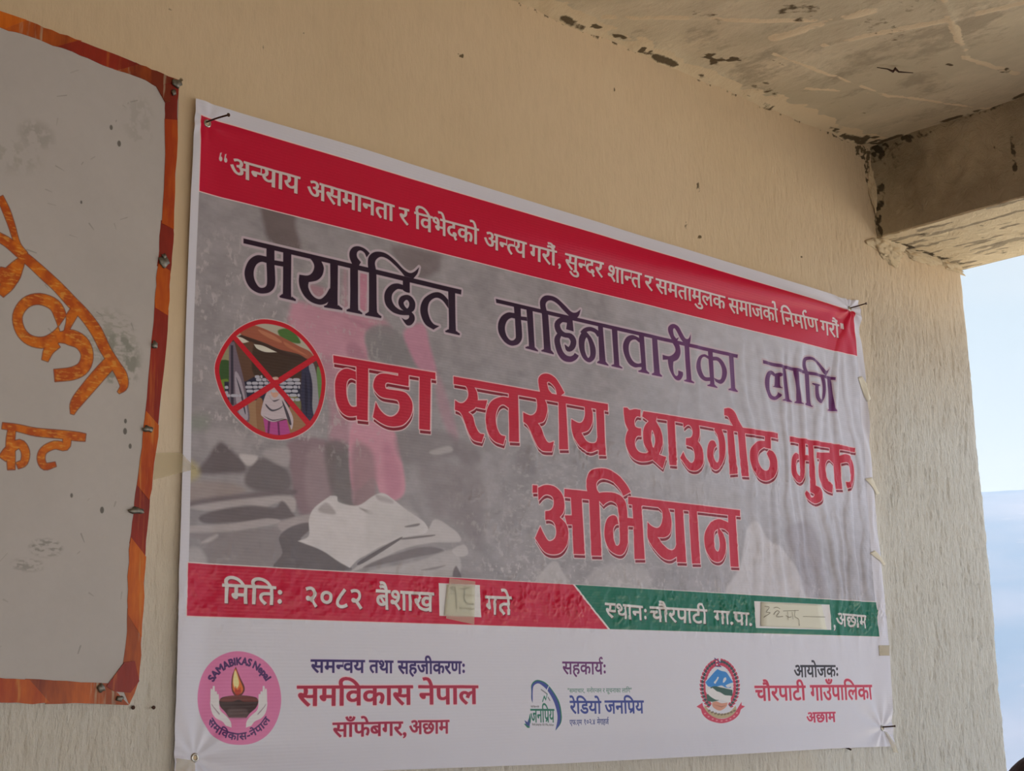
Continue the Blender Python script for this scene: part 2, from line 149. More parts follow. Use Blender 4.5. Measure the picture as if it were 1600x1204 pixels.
 'व': '556|571,551 467,551 467,0 387,0 387,165 368,153 347,143 324,133 297,124 267,120 233,118 198,120 166,127 137,139 111,155 89,174 71,198 57,224 49,254 46,286 48,319 55,348 67,375 83,398 104,418 128,435 155,447 186,457 219,462 255,464 288,463 326,459 337,458 346,456 354,454 349,381 336,384 321,386 306,388 290,390 274,391 259,391 221,388 188,379 162,364 143,343 131,318 127,287 131,256 141,231 159,212 181,199 206,191 235,188 268,191 298,198 325,211 348,226 369,243 387,260 387,551 0,551 0,622 571,622',
 'श': '680|122,189 100,191 80,197 64,207 50,220 43,236 40,255 42,273 48,287 58,299 71,307 86,312 104,314 116,313 129,311 142,307 156,300 172,290 191,276 222,290 250,309 273,335 291,366 301,402 305,443 302,478 292,508 275,533 254,551 228,562 199,566 180,565 165,560 153,553 145,542 140,530 138,516 139,506 142,495 148,484 156,472 169,463 186,454 208,447 236,442 270,440 253,370 217,374 185,380 157,390 133,402 113,418 96,435 83,453 73,473 68,494 66,517 70,549 82,577 102,600 129,618 163,628 204,632 235,630 264,622 292,611 318,594 340,573 359,547 373,516 381,480 384,440 380,395 369,353 350,312 324,276 292,246 254,221 284,194 313,165 341,135 368,103 392,73 414,43 350,-1 317,44 286,84 258,118 230,147 204,172 179,194 161,191 142,190|591,551 591,0 510,0 510,551 421,551 421,622 695,622 695,551',
 'स': '676|587,551 587,0 506,0 506,266 487,261 467,257 448,254 428,252 405,251 380,251 352,252 322,254 292,259 262,264 236,270 212,277 198,269 183,261 167,253 196,218 228,182 264,146 301,110 340,75 380,42 326,-12 289,21 254,54 221,87 189,120 160,151 133,181 109,209 89,234 73,256 60,275 51,292 46,305 42,317 41,329 40,340 42,352 47,364 55,376 67,385 83,391 104,393 120,392 134,388 148,382 159,373 171,362 181,350 194,364 203,380 210,399 214,418 216,438 217,458 217,477 215,495 213,512 209,527 205,540 201,551 0,551 0,622 691,622 691,551|369,322 394,322 418,324 440,326 462,329 484,334 506,339 506,551 281,551 285,539 289,526 293,511 296,495 297,477 298,458 297,431 294,407 289,385 281,365 273,348 262,333 297,327 333,323',
 'ह': '531|321,69 344,77 363,87 380,98 393,112 400,128 403,148 400,171 390,191 374,208 351,219 319,227 280,229 238,226 202,216 175,201 154,179 142,154 138,124 139,104 143,84 150,64 160,44 176,22 197,-1 224,-26 259,-56 302,-89 248,-142 192,-96 145,-51 108,-9 90,16 76,43 66,71 60,100 58,130 60,154 65,177 73,198 85,216 99,233 115,248 103,261 92,276 83,292 75,310 71,330 69,352 70,370 73,386 79,400 86,413 95,424 106,433 122,443 140,451 159,458 179,462 203,464 229,465 361,465 361,551 0,551 0,622 546,622 546,551 442,551 442,394 230,394 211,394 197,393 186,391 178,389 170,385 164,381 156,372 151,361 149,347 150,334 153,322 159,312 166,302 174,292 183,284 215,293 249,298 284,300 327,298 365,291 397,279 423,264 444,245 461,225 472,202 479,178 481,153 477,117 466,85 447,57 421,34 388,16 348,2',
 'ा': '259|170,551 170,0 89,0 89,551 0,551 0,622 273,622 273,551',
 'ि': '259|89,551 0,551 0,622 80,622 72,637 66,653 61,669 56,686 54,705 53,724 55,754 62,781 74,806 90,829 111,849 136,866 164,879 195,888 229,894 266,896 321,893 374,884 424,868 471,847 516,820 558,787 598,750 636,709 671,664 704,615 620,615 558,690 493,749 425,791 355,816 283,824 240,821 203,811 174,795 152,772 138,746 134,714 135,695 138,677 144,662 150,647 157,634 165,622 273,622 273,551 170,551 170,0 89,0',
 'ी': '259|-185,615 -195,638 -204,660 -211,682 -216,704 -219,726 -220,748 -218,773 -213,796 -205,818 -193,837 -178,855 -160,869 -139,881 -116,889 -90,894 -61,896 -23,893 10,883 39,868 64,845 87,815 108,779 127,734 145,682 163,622 273,622 273,551 170,551 170,0 89,0 89,551 0,551 0,622 87,622 68,685 49,736 29,776 15,793 0,807 -17,817 -36,823 -57,825 -82,822 -102,814 -118,801 -130,782 -137,760 -139,733 -138,711 -135,691 -129,672 -122,653 -114,634 -105,615',
 'ु': '0|-248,-12 -212,1 -174,8 -136,11 -107,9 -81,5 -58,-3 -37,-14 -20,-28 -5,-44 7,-62 15,-83 20,-105 22,-129 20,-153 15,-174 5,-194 -8,-213 -25,-229 -45,-243 -68,-254 -95,-262 -124,-266 -157,-268 -195,-266 -230,-261 -264,-251 -295,-239 -325,-222 -370,-188 -414,-147 -455,-100 -394,-57 -368,-87 -344,-113 -320,-136 -296,-155 -271,-170 -246,-182 -218,-190 -189,-194 -157,-196 -119,-193 -89,-184 -68,-169 -55,-149 -51,-122 -54,-102 -62,-86 -76,-73 -93,-64 -111,-59 -131,-57 -148,-58 -165,-59 -180,-62 -194,-67 -208,-72 -222,-79',
 'ू': '0|-63,-245 -80,-251 -98,-257 -117,-262 -135,-265 -154,-267 -173,-268 -202,-266 -228,-262 -251,-254 -272,-243 -291,-229 -306,-212 -318,-193 -326,-173 -331,-150 -333,-126 -331,-104 -326,-83 -316,-64 -304,-46 -287,-29 -267,-15 -245,-3 -220,5 -192,9 -162,11 -114,8 -70,-1 -31,-17 5,-38 38,-62 68,-91 96,-122 121,-155 145,-189 83,-228 47,-177 10,-135 -27,-101 -50,-85 -75,-73 -100,-64 -127,-59 -156,-57 -187,-59 -213,-66 -233,-77 -247,-91 -256,-108 -259,-128 -256,-151 -248,-168 -234,-181 -217,-189 -198,-194 -178,-196 -161,-195 -145,-194 -130,-191 -116,-186 -102,-181 -88,-175',
 'े': '0|-169,615 -183,664 -197,705 -211,740 -225,767 -240,788 -256,804 -274,815 -293,821 -315,823 -329,822 -342,821 -354,819 -385,809 -409,882 -382,890 -351,894 -318,896 -284,893 -252,885 -225,871 -199,850 -175,821 -154,784 -133,737 -113,681 -94,615',
 'ै': '0|-179,615 -197,639 -213,659 -229,674 -243,684 -258,692 -273,698 -287,701 -303,702 -320,703 -333,702 -347,700 -361,697 -375,693 -389,688 -402,682 -428,751 -412,757 -396,763 -380,767 -363,770 -345,772 -326,773 -297,771 -270,763 -246,752 -224,735 -204,716 -187,692 -183,694 -196,726 -209,753 -222,775 -235,792 -249,805 -263,815 -279,822 -296,826 -316,827 -331,827 -344,825 -356,823 -366,820 -376,817 -386,813 -409,882 -382,890 -351,894 -318,896 -284,893 -252,885 -225,871 -199,850 -175,821 -154,784 -133,737 -113,681 -94,615',
 'ो': '259|170,551 170,0 89,0 89,551 0,551 0,622 273,622 273,551|90,615 76,664 62,705 49,740 34,767 19,788 3,804 -15,815 -34,821 -56,823 -70,822 -83,821 -95,819 -126,809 -150,882 -123,890 -92,894 -59,896 -25,893 7,885 35,871 60,850 84,821 106,784 126,737 146,681 165,615',
 'ौ': '259|170,551 170,0 89,0 89,551 0,551 0,622 273,622 273,551|80,615 63,639 46,659 31,674 16,684 1,692 -14,698 -28,701 -44,702 -61,703 -74,702 -88,700 -102,697 -116,693 -130,688 -143,682 -169,751 -153,757 -137,763 -121,767 -104,770 -86,772 -67,773 -38,771 -11,763 13,752 35,735 55,716 72,692 76,694 63,726 50,753 37,775 24,792 10,805 -4,815 -20,822 -37,826 -57,827 -72,827 -85,825 -97,823 -107,820 -117,817 -127,813 -150,882 -123,890 -92,894 -59,896 -25,893 7,885 35,871 60,850 84,821 106,784 126,737 146,681 165,615',
 '्': '0|-179,-44 -163,-41 -147,-40 -131,-39 -88,-42 -48,-50 -13,-65 20,-83 50,-106 78,-133 103,-163 128,-194 151,-227 94,-268 61,-219 27,-180 -7,-151 -42,-130 -82,-117 -125,-113 -133,-113 -140,-114 -148,-115 -167,-118',
 '०': '551|275,121 238,124 203,132 172,147 143,166 120,189 101,218 86,249 78,284 75,321 78,359 86,393 101,425 120,452 143,475 171,495 202,509 237,517 274,520 312,517 347,509 379,495 407,475 431,452 450,424 464,392 473,357 476,319 473,282 465,247 451,216 431,188 408,165 380,146 348,132 313,124|273,192 306,196 335,208 360,229 379,256 390,287 394,322 390,358 380,388 362,414 338,433 310,445 277,449 244,445 216,433 191,412 172,385 161,354 157,318 161,283 171,253 189,227 213,208 241,196',
 '१': '551|275,632 303,630 328,626 350,618 370,608 388,594 403,578 414,561 422,542 427,521 429,499 427,473 421,448 412,424 397,399 378,373 353,347 322,318 285,288 241,256 362,160 386,139 404,119 418,99 426,78 431,57 433,34 432,14 427,-5 421,-24 411,-41 400,-60 386,-79 321,-30 330,-20 337,-10 343,0 347,10 349,22 350,34 349,47 346,58 342,69 334,79 324,91 310,103 128,254 132,276 197,320 251,360 293,396 313,417 328,437 339,458 346,478 348,498 346,518 339,534 328,546 313,555 296,560 276,562 257,560 241,556 228,548 218,538 212,525 210,510 212,496 217,483 226,472 238,461 257,452 280,444 231,386 201,401 177,418 158,438 145,461 137,487 134,517 136,535 140,553 149,571 160,587 175,602 195,615 217,624 244,630',
 '२': '551|477,33 413,-12 351,76 293,150 239,208 222,206 204,204 187,204 165,206 145,212 128,222 115,235 107,251 104,270 106,288 112,302 122,314 135,322 150,327 168,329 181,328 193,325 206,321 220,314 236,304 255,291 282,304 307,322 329,346 346,374 357,406 360,442 356,478 346,508 328,531 304,548 275,558 243,561 220,560 199,557 178,553 157,546 134,537 110,526 84,595 109,607 135,616 163,623 190,628 219,631 247,632 282,630 316,623 347,611 374,595 398,573 417,548 431,517 440,481 443,440 439,395 427,354 408,316 382,283 352,255 316,233 346,202 375,169 405,133 432,97 456,64',
 '४': '551|428,127 424,92 410,62 388,35 357,14 320,2 277,-2 249,0 223,5 199,15 176,27 157,43 142,61 130,82 122,105 120,131 121,149 123,166 128,183 134,200 144,220 157,241 174,264 197,290 225,320 191,354 163,385 139,413 119,437 102,460 90,480 80,499 72,516 68,533 64,548 63,564 62,579 62,587 63,596 64,605 69,632 154,617 150,604 148,591 147,579 148,563 151,547 156,530 163,511 175,490 192,467 213,440 241,410 275,375 309,410 336,441 358,469 375,492 387,513 396,531 402,547 405,562 406,576 405,589 403,603 399,617 483,632 487,614 489,596 490,579 489,562 487,545 484,529 478,513 470,495 460,477 447,457 430,435 411,412 387,385 359,355 327,322 356,291 378,263 396,239 408,216 417,196 423,178 426,160 427,143|200,138 202,121 208,105 217,90 231,78 250,71 274,69 295,71 313,77 328,88 339,102 346,118 348,136 347,146 346,157 343,168 339,180 332,194 323,209 310,225 294,245 274,266 254,245 238,226 226,210 217,195 210,181 205,169 202,158 201,148',
 '८': '551|273,0 240,2 207,8 176,18 147,32 122,51 101,74 85,102 75,134 72,171 73,192 76,212 82,233 89,254 100,277 115,301 132,327 154,356 180,388 382,632 444,579 233,324 206,290 185,260 171,236 161,213 156,191 154,168 158,137 169,113 187,96 211,84 238,76 268,74 302,76 334,82 366,91 398,104 431,121 465,142 501,68 469,51 435,35 399,21 360,9 318,2',
}
TRACE = {
 't1': [
  ['99.1,840.0! 558.3,838.6! 557.4,829.5! 99.3,831.9!'],
  ['142.6,818.5! 124.9,817.2 110.3,805.9 102.8,787.2 105.1,772.2 114.1,760.7 127.7,755.5 139.9,756.4 152.0,761.6 160.0,773.3 159.6,794.4 158.3,806.8! 157.6,838.9! 142.2,837.6!', '142.8,807.8! 133.3,807.8 123.9,800.8 119.5,788.0 121.8,775.3 128.8,766.4 135.6,765.1 142.3,768.3 144.9,774.7 144.3,791.5'],
  ['157.8,815.2! 175.1,816.2! 175.3,807.7! 158.0,807.1!'],
  ['174.3,838.6! 190.2,838.1! 191.0,766.2 193.6,760.6 200.7,757.2! 200.0,754.2! 170.0,755.0! 168.9,757.4! 174.1,762.0 175.3,768.2'],
  ['220.8,834.4! 230.9,828.9 235.7,819.9 231.9,808.7 222.7,801.8 206.4,800.2! 205.6,788.4 208.9,776.7 217.6,764.9 230.5,758.0 246.3,756.2 257.9,759.6 265.8,765.4! 273.8,766.8! 273.6,791.0! 266.3,787.2! 259.1,775.3 249.1,766.5 239.0,766.4 230.3,772.0 224.4,782.0 225.0,790.7! 241.5,796.9 251.5,806.8 255.0,818.7 253.4,825.8 250.5,830.2! 249.6,837.6!'],
  ['267.5,834.8! 283.5,835.4! 283.4,767.8 285.7,762.0 293.8,757.8! 293.1,754.8! 256.5,753.5! 255.7,755.8! 261.5,759.0 265.1,765.9! 268.0,790.0'],
  ['308.7,836.8! 325.4,837.2! 326.3,767.3 329.2,760.8 335.4,757.4! 335.1,754.9! 302.0,754.5! 302.0,757.3! 306.8,760.5 309.2,767.1'],
  ['314.5,836.5! 308.1,847.9 307.7,859.1 314.3,868.6 326.0,873.0 339.6,871.4 350.2,865.4! 343.4,856.6! 338.8,863.9 330.3,866.4 323.6,861.6 323.6,853.1 331.6,845.7! 326.3,837.4!'],
  ['348.6,831.7! 346.2,845.5 347.8,857.9 356.7,867.5 370.4,872.3 387.8,871.5 407.0,862.7 424.7,851.3 438.0,847.3 448.8,851.5 460.0,862.0! 456.0,849.9 446.9,838.8! 427.3,839.2! 416.2,848.2 403.5,855.9 390.4,862.4 376.5,864.2 366.7,859.4 361.5,850.6 364.0,838.2! 365.0,827.8! 365.9,771.3 369.0,762.0 376.2,758.3! 375.1,754.9! 341.2,754.2! 341.2,756.6! 347.2,761.1 348.9,768.4'],
  ['422.9,837.2! 438.5,838.7! 438.4,811.1! 431.7,810.7 424.6,812.3 421.1,815.2! 422.9,822.7!'],
  ['422.9,822.7! 410.5,823.1 396.5,817.9 385.2,805.9 381.8,792.5 386.1,779.0 400.0,770.1 417.5,768.0 436.9,770.6! 442.2,777.2! 422.8,776.8! 414.0,777.4 404.4,782.2 398.3,791.8 400.0,802.8 410.5,812.6 422.0,813.9!'],
  ['431.3,806.3 442.3,804.6 450.3,795.9 449.4,784.2 442.2,777.2 429.8,775.4 417.5,780.2 412.6,789.3 417.5,800.2', '430.8,797.1 436.1,794.2 436.6,787.8 432.5,782.0 426.3,786.0 424.6,791.4'],
  ['436.0,771.9! 436.9,767.7 434.2,763.7 428.0,761.2 419.6,763.4! 427.1,755.4 433.3,751.7 442.2,754.6 448.9,763.3 448.5,771.8 442.2,777.5!'],
  ['526.8,831.4! 543.3,831.5! 543.5,766.4 546.2,759.5 553.3,756.3! 552.1,753.1! 519.1,753.7! 518.6,755.8! 524.8,759.7 527.6,766.8'],
  ['526.7,814.4! 515.2,822.0 502.3,824.1 485.7,818.2 469.3,805.0 462.0,787.8 464.6,772.4 474.4,759.6 491.6,753.7! 505.4,762.4! 492.6,764.0 483.6,772.7 479.1,787.9 483.8,803.2 498.5,813.1 513.2,810.6 527.0,798.3!'],
  ['641.5,836.6! 1348.1,836.7! 1346.2,828.9! 642.9,829.1!'],
  ['687.8,817.3! 670.6,815.3 654.3,804.5 646.0,788.6 647.7,772.2 659.3,758.9 673.2,753.5 685.3,754.6 697.5,760.3 705.6,772.3 705.5,792.2 704.4,805.1! 704.5,832.2! 686.7,829.9!', '688.6,806.7! 678.4,805.9 668.2,798.4 662.9,785.3 665.6,772.0 673.4,764.2 681.4,763.6 687.6,767.9 689.8,774.4'],
  ['703.0,813.4! 719.4,814.9! 720.2,807.3! 703.8,806.6!'],
  ['718.9,833.1! 735.4,832.1! 737.7,766.5 739.5,759.0 746.7,754.7! 746.2,752.3! 713.7,753.9! 713.7,756.3! 720.0,759.1 722.6,765.7'],
  ['759.7,826.0! 755.5,841.0 756.3,853.7 766.7,864.2 781.7,868.0 800.9,866.3 822.1,855.7 839.2,845.8 852.4,846.5 866.0,855.2! 859.9,841.3 849.6,832.4! 833.4,836.1! 816.4,845.9 801.6,855.3 786.8,859.0 776.0,855.9 770.5,849.1 771.5,840.3 776.6,827.3! 780.2,766.8 783.5,759.5 788.3,755.5! 787.5,753.2! 755.0,754.4! 755.1,756.4! 760.4,759.1 762.0,765.6'],
  ['823.6,835.2! 842.0,832.7! 844.3,807.1! 823.7,808.5! 826.3,819.7!'],
  ['913.1,830.8! 926.7,831.4! 930.6,767.1 932.6,759.4 939.2,754.7! 938.4,752.8! 907.5,754.1! 907.6,756.5! 912.2,759.6 913.6,766.2'],
  ['882.0,811.2! 894.9,800.4 904.2,782.5 902.3,764.6 890.7,754.1 879.6,752.5 866.6,759.3 858.4,775.6 858.1,794.6 866.3,808.7 874.3,814.8!', '880.4,801.0 874.0,790.7 873.8,774.7 878.9,763.5 883.9,761.1 888.7,769.0 887.2,786.3'],
  ['952.1,830.7! 967.9,831.6! 969.6,764.9 972.1,757.6 978.8,755.1! 978.2,752.8! 947.3,753.5! 947.4,755.7! 952.8,758.2 955.0,764.5'],
  ['1030.5,824.2! 1011.9,826.8 994.2,819.4 983.6,803.0 985.1,784.3 996.5,767.1 1013.5,760.9 1028.5,763.1! 1036.0,764.2! 1036.5,772.9! 1023.9,769.7 1011.6,772.7 1002.3,783.4 999.4,798.5 1005.0,812.4 1019.0,818.6 1030.0,814.5! 1035.0,815.3!'],
  ['1030.8,830.4! 1045.9,830.1! 1048.8,767.7 1050.8,759.3 1058.2,755.5! 1057.0,752.9! 1025.5,753.1! 1025.1,755.3! 1032.7,758.5 1035.0,767.5'],
  ['1070.0,830.4! 1086.7,831.3! 1090.5,764.9 1092.7,758.2 1097.6,755.0! 1096.7,752.6! 1065.6,752.3! 1065.7,754.8! 1071.0,757.8 1072.6,764.1'],
  ['1130.9,832.8! 1140.7,821.9 1141.4,813.0 1133.1,804.7 1119.7,799.1 1101.6,799.6! 1101.4,789.0! 1116.6,791.6! 1117.4,782.8 1121.8,769.3 1132.7,756.7 1142.9,751.9 1153.5,754.3 1162.1,764.3 1163.1,771.6! 1148.1,773.1! 1146.8,764.0 1140.8,760.5 1134.6,765.8 1132.7,778.0 1134.2,789.7! 1148.3,797.1 1157.1,810.0 1156.7,824.3 1151.9,832.5!'],
  ['1171.8,832.0! 1187.3,831.7! 1188.7,764.4 1190.9,757.6 1197.5,754.9! 1196.0,752.5! 1165.3,753.2! 1165.5,755.5! 1171.7,757.6 1174.1,766.0'],
  ['1132.3,834.9! 1122.7,849.4 1122.0,860.0 1130.4,867.7 1142.4,870.9 1155.4,867.3 1165.3,856.2 1175.4,846.1 1186.1,846.9 1194.4,858.2! 1192.8,846.1 1189.4,834.7! 1171.9,833.8! 1159.7,842.7 1149.4,855.5 1142.6,861.9 1137.7,858.1 1139.6,846.7 1145.8,840.5! 1155.6,844.8! 1148.1,835.5! 1139.9,830.7!'],
  ['1248.0,836.4! 1263.2,836.0! 1263.8,767.5 1265.9,758.7 1273.9,754.7! 1272.4,752.7! 1240.7,753.2! 1240.9,755.4! 1247.9,758.1 1250.0,767.4'],
  ['1248.2,819.1! 1235.9,820.9 1219.0,813.8 1208.4,797.8 1207.5,783.2 1216.0,770.0 1231.9,763.2 1247.0,764.3! 1254.0,766.2! 1254.5,773.5! 1235.2,771.8 1226.3,780.5 1222.6,794.4 1225.5,808.4 1235.5,815.4 1251.7,811.4! 1254.8,815.5!'],
  ['1259.2,818.9! 1280.2,821.1 1296.5,814.3 1306.6,799.1 1306.1,784.3 1297.4,770.3 1284.3,763.4 1267.8,766.2! 1262.8,773.8! 1279.3,771.5 1288.1,776.3 1292.0,791.5 1288.7,803.9 1278.2,812.5 1261.4,811.0!'],
  ['1316.6,836.6! 1333.7,836.4! 1334.0,767.9 1336.2,759.8 1343.0,755.2! 1341.4,753.1! 1309.3,753.2! 1309.5,755.4! 1316.2,758.5 1318.2,765.7'],
  ['1433.2,836.9! 1703.8,835.0! 1701.9,827.7! 1433.5,829.0!'],
  ['1500.3,832.9! 1514.6,832.3! 1521.9,768.0 1524.2,759.3 1533.8,756.7! 1532.4,754.2! 1495.1,753.7! 1495.2,755.6! 1502.6,758.5 1504.3,765.7'],
  ['1478.2,813.1! 1470.5,816.9 1460.4,817.0 1446.9,811.3 1437.7,797.4 1435.4,781.9 1440.1,767.5 1450.9,755.0 1464.6,751.7 1478.9,754.2 1491.8,762.8 1494.3,766.9! 1484.6,772.0! 1480.9,765.2 1471.4,760.2 1460.6,762.6 1453.5,773.0 1452.0,785.4 1454.9,799.7 1462.7,808.4 1471.6,807.1!'],
  ['1471.8,809.7! 1482.4,814.3 1492.7,816.7 1500.8,815.6! 1500.3,810.4! 1491.9,807.4! 1491.6,786.9 1497.7,782.7! 1496.6,781.5! 1467.3,781.8! 1467.5,783.4! 1473.7,785.8 1476.5,805.2 1471.6,806.5!'],
  ['1543.7,833.9! 1559.4,834.2! 1564.2,765.7 1565.6,758.1 1574.8,756.7! 1573.6,754.6! 1543.4,754.7! 1543.6,756.6! 1549.1,759.9 1549.8,767.7'],
  ['1589.6,831.3! 1581.6,845.8 1582.7,857.7 1593.2,867.1 1610.7,871.0 1631.9,868.9 1650.6,861.0 1666.7,848.8 1677.6,847.6 1688.3,855.1! 1681.7,845.6 1671.8,834.2! 1661.2,837.4! 1644.5,854.6 1626.9,862.2 1612.1,864.0 1598.9,860.1 1595.8,850.5 1599.1,840.5 1605.7,832.2! 1604.8,791.6 1604.8,760.5 1611.7,755.5! 1609.4,753.3! 1583.2,755.8! 1582.7,757.7! 1589.0,761.1 1589.7,768.9'],
  ['1647.9,835.5! 1659.8,834.5! 1664.7,819.3 1663.7,799.4 1656.1,778.7 1642.9,766.5 1632.2,767.2 1622.5,777.0 1621.0,793.8 1622.1,804.4! 1613.8,807.2! 1614.1,809.8! 1644.1,809.3! 1642.8,807.4! 1634.9,804.1 1633.6,791.5 1636.6,778.8 1642.7,775.0 1647.5,780.2 1652.4,795.3 1653.2,813.8'],
  ['1676.1,834.1! 1689.3,834.0! 1693.4,770.2 1695.6,759.9 1704.0,756.3! 1702.6,753.9! 1665.1,751.6! 1664.9,753.6! 1672.2,756.4 1674.1,763.9'],
  ['830.5,832.0! 826.3,831.8! 821.7,831.7! 816.4,831.2! 810.5,829.6! 805.1,827.0! 800.2,823.7! 795.8,819.7! 792.8,814.8! 792.0,809.9! 792.9,805.3! 794.7,801.2! 797.5,797.7! 801.4,795.1! 806.0,793.5! 810.7,792.5! 815.4,791.7! 820.7,791.5! 825.5,791.8! 828.8,791.9! 830.3,791.6! 831.6,790.7! 833.3,789.2! 834.4,787.5! 834.9,786.1! 834.9,784.4! 834.2,781.9! 833.2,779.5! 832.3,777.8! 831.3,776.7! 829.9,775.6! 829.1,774.9! 830.0,774.5! 829.4,773.9! 826.6,774.6! 823.1,776.2! 819.7,777.6! 818.2,776.7! 819.0,773.7! 819.8,770.5! 821.3,767.2! 825.5,764.8! 831.8,765.2! 837.2,767.3! 841.6,770.2! 845.3,773.7! 848.0,777.6! 849.8,781.8! 850.8,786.1! 850.6,790.4! 848.9,794.2! 846.2,797.3! 842.6,799.9! 838.0,801.8! 832.3,802.4! 827.1,801.8! 823.2,801.3! 820.3,801.4! 817.4,802.1! 814.4,803.3! 812.2,804.7! 810.7,806.1! 809.4,808.0! 808.3,810.6! 807.7,813.1! 807.7,814.5! 808.3,815.6! 809.9,817.4! 812.3,819.3! 814.3,820.6! 816.3,821.1! 819.4,821.4! 823.7,821.6! 828.2,821.9!'],
  ['799.4,796.4! 797.5,794.2! 795.3,791.8! 793.0,788.8! 791.3,785.3! 790.6,781.8! 790.6,778.5! 791.1,775.4! 792.0,772.1! 793.0,768.3! 794.5,764.1! 796.4,759.9! 798.7,756.0! 801.5,752.7! 804.6,749.8! 808.3,747.3! 812.6,745.4! 817.5,744.3! 822.7,744.0! 827.8,744.3! 832.7,745.0! 837.6,746.4! 842.0,748.4! 845.7,750.4! 848.9,752.6! 851.8,755.1! 853.9,757.5! 855.3,759.5! 856.6,761.2! 845.3,764.8! 843.7,763.0! 842.4,761.3! 841.3,760.3! 840.2,759.5! 838.4,758.5! 836.1,757.4! 834.0,756.6! 832.2,756.3! 829.8,756.1! 827.0,756.2! 824.3,756.5! 822.1,757.1! 819.9,758.0! 817.5,759.4! 815.1,761.3! 813.0,763.5! 811.2,766.3! 809.6,769.8! 808.2,773.5! 807.1,776.8! 806.5,779.6! 806.2,781.9! 806.2,783.8! 806.4,785.4! 806.8,786.8! 807.6,788.6! 809.0,791.0! 810.5,793.5!'],
  ['870.1,804.8! 872.7,806.9! 875.2,808.9! 877.3,810.4! 879.4,811.6! 882.0,812.9! 884.9,814.2! 887.8,815.1! 890.4,815.6! 893.5,815.7! 897.0,815.4! 900.4,814.7! 903.2,813.9! 905.1,812.8! 906.8,811.2! 908.6,809.2! 910.7,807.1! 920.4,813.1! 918.5,815.0! 916.5,817.1! 914.0,819.4! 910.5,821.3! 906.4,822.7! 901.9,823.7! 897.0,824.2! 892.0,824.2! 887.0,823.5! 882.2,822.2! 877.8,820.6! 873.7,818.6! 870.1,816.3! 867.1,813.7! 864.8,811.4! 862.5,809.3!'],
 ],
 't2': [
  ['275.6,675.0! 495.3,676.6! 495.2,664.4! 276.5,662.6!'],
  ['322.2,654.4! 302.5,656.4 288.0,648.2 280.8,633.8 280.2,617.6 282.8,599.1 291.8,584.2 303.2,577.6 314.6,577.3 329.3,580.7! 329.2,596.9! 317.7,593.8 310.3,596.6 304.5,608.6 302.8,623.2 305.1,635.7 312.5,641.1 323.2,639.5!'],
  ['323.0,669.5! 348.0,669.0! 347.5,574.0! 325.2,573.5!'],
  ['411.9,668.4! 435.5,668.2! 434.5,644.2! 389.5,644.7! 385.2,642.5 384.4,636.8 388.7,633.2 417.1,633.5 431.0,630.4 441.5,619.2 443.2,605.4 437.9,590.9 423.9,576.7 406.6,570.9 389.6,570.1 374.3,573.8 358.3,581.4! 364.1,607.4! 370.9,597.9 381.1,589.6 393.0,586.2 403.2,588.8 411.8,596.1 415.3,606.2 411.9,615.4 405.0,617.3 379.3,617.5 367.5,622.2 359.0,632.1 360.7,644.6 367.4,653.8 381.0,659.2 411.9,659.3!'],
  ['459.3,666.6! 484.4,665.8! 481.9,572.9! 458.0,572.3!'],
  ['537.0,675.8! 933.5,675.6! 932.9,662.0! 536.8,662.2!'],
  ['553.4,667.6! 565.5,661.7 570.8,651.0 568.9,640.4 560.2,631.7 550.4,629.6 539.6,632.9! 538.9,616.0! 551.4,612.8 559.8,600.7 568.0,582.9 580.0,567.4 600.9,564.3! 607.4,579.4! 595.0,581.2 586.6,592.5 580.7,608.8 570.2,615.6! 585.9,624.5 592.8,638.7 591.3,653.7 584.7,663.3! 584.9,670.0!'],
  ['589.8,639.2! 616.1,642.6! 610.7,626.1! 588.4,626.7!'],
  ['668.9,671.6! 692.3,670.8! 692.4,574.7! 667.9,573.0!'],
  ['669.8,654.2! 650.5,653.3 627.4,643.0 614.5,624.2 612.0,601.1 618.7,581.0 633.5,569.3 653.7,565.8! 659.1,581.6! 646.5,584.1 637.9,598.4 636.5,617.3 643.7,633.6 655.3,639.8 669.3,634.8!'],
  ['731.9,672.0! 739.5,659.2! 740.5,647.5 736.2,635.1 722.7,627.6 704.3,631.3! 704.4,613.8! 715.5,607.2 726.9,589.0 739.6,570.9 752.8,564.5 775.7,565.8! 781.7,585.2! 766.7,581.6 756.3,592.3 748.7,607.1 740.9,615.1! 757.2,621.9 765.9,640.7 764.9,654.5 758.5,665.6! 756.1,673.2!'],
  ['796.9,672.5! 816.3,673.0! 819.7,574.3! 794.9,571.7!'],
  ['750.5,668.5! 745.7,687.7 746.1,701.7 757.2,710.8 773.6,713.1 789.8,707.7 803.2,695.4 813.8,682.3! 799.7,672.8! 750.4,664.5!', '767.6,695.7! 771.3,683.2 779.2,676.2! 792.9,676.0! 789.2,687.5 779.8,695.3 771.8,698.2'],
  ['852.7,671.5! 867.9,663.3! 868.7,647.1 862.5,634.2 851.0,628.8 830.2,633.4! 829.6,618.3 835.9,599.0 849.3,584.4 868.7,576.3 882.9,575.8 898.9,581.5! 906.1,582.2! 907.1,606.7! 901.3,606.1! 896.6,596.4 883.6,593.0 869.5,596.6 857.3,610.4! 876.1,617.5 888.1,633.1 890.3,651.7 886.5,663.5! 884.0,671.4!'],
  ['899.8,671.3! 921.6,672.0! 923.1,573.8! 902.8,572.1!'],
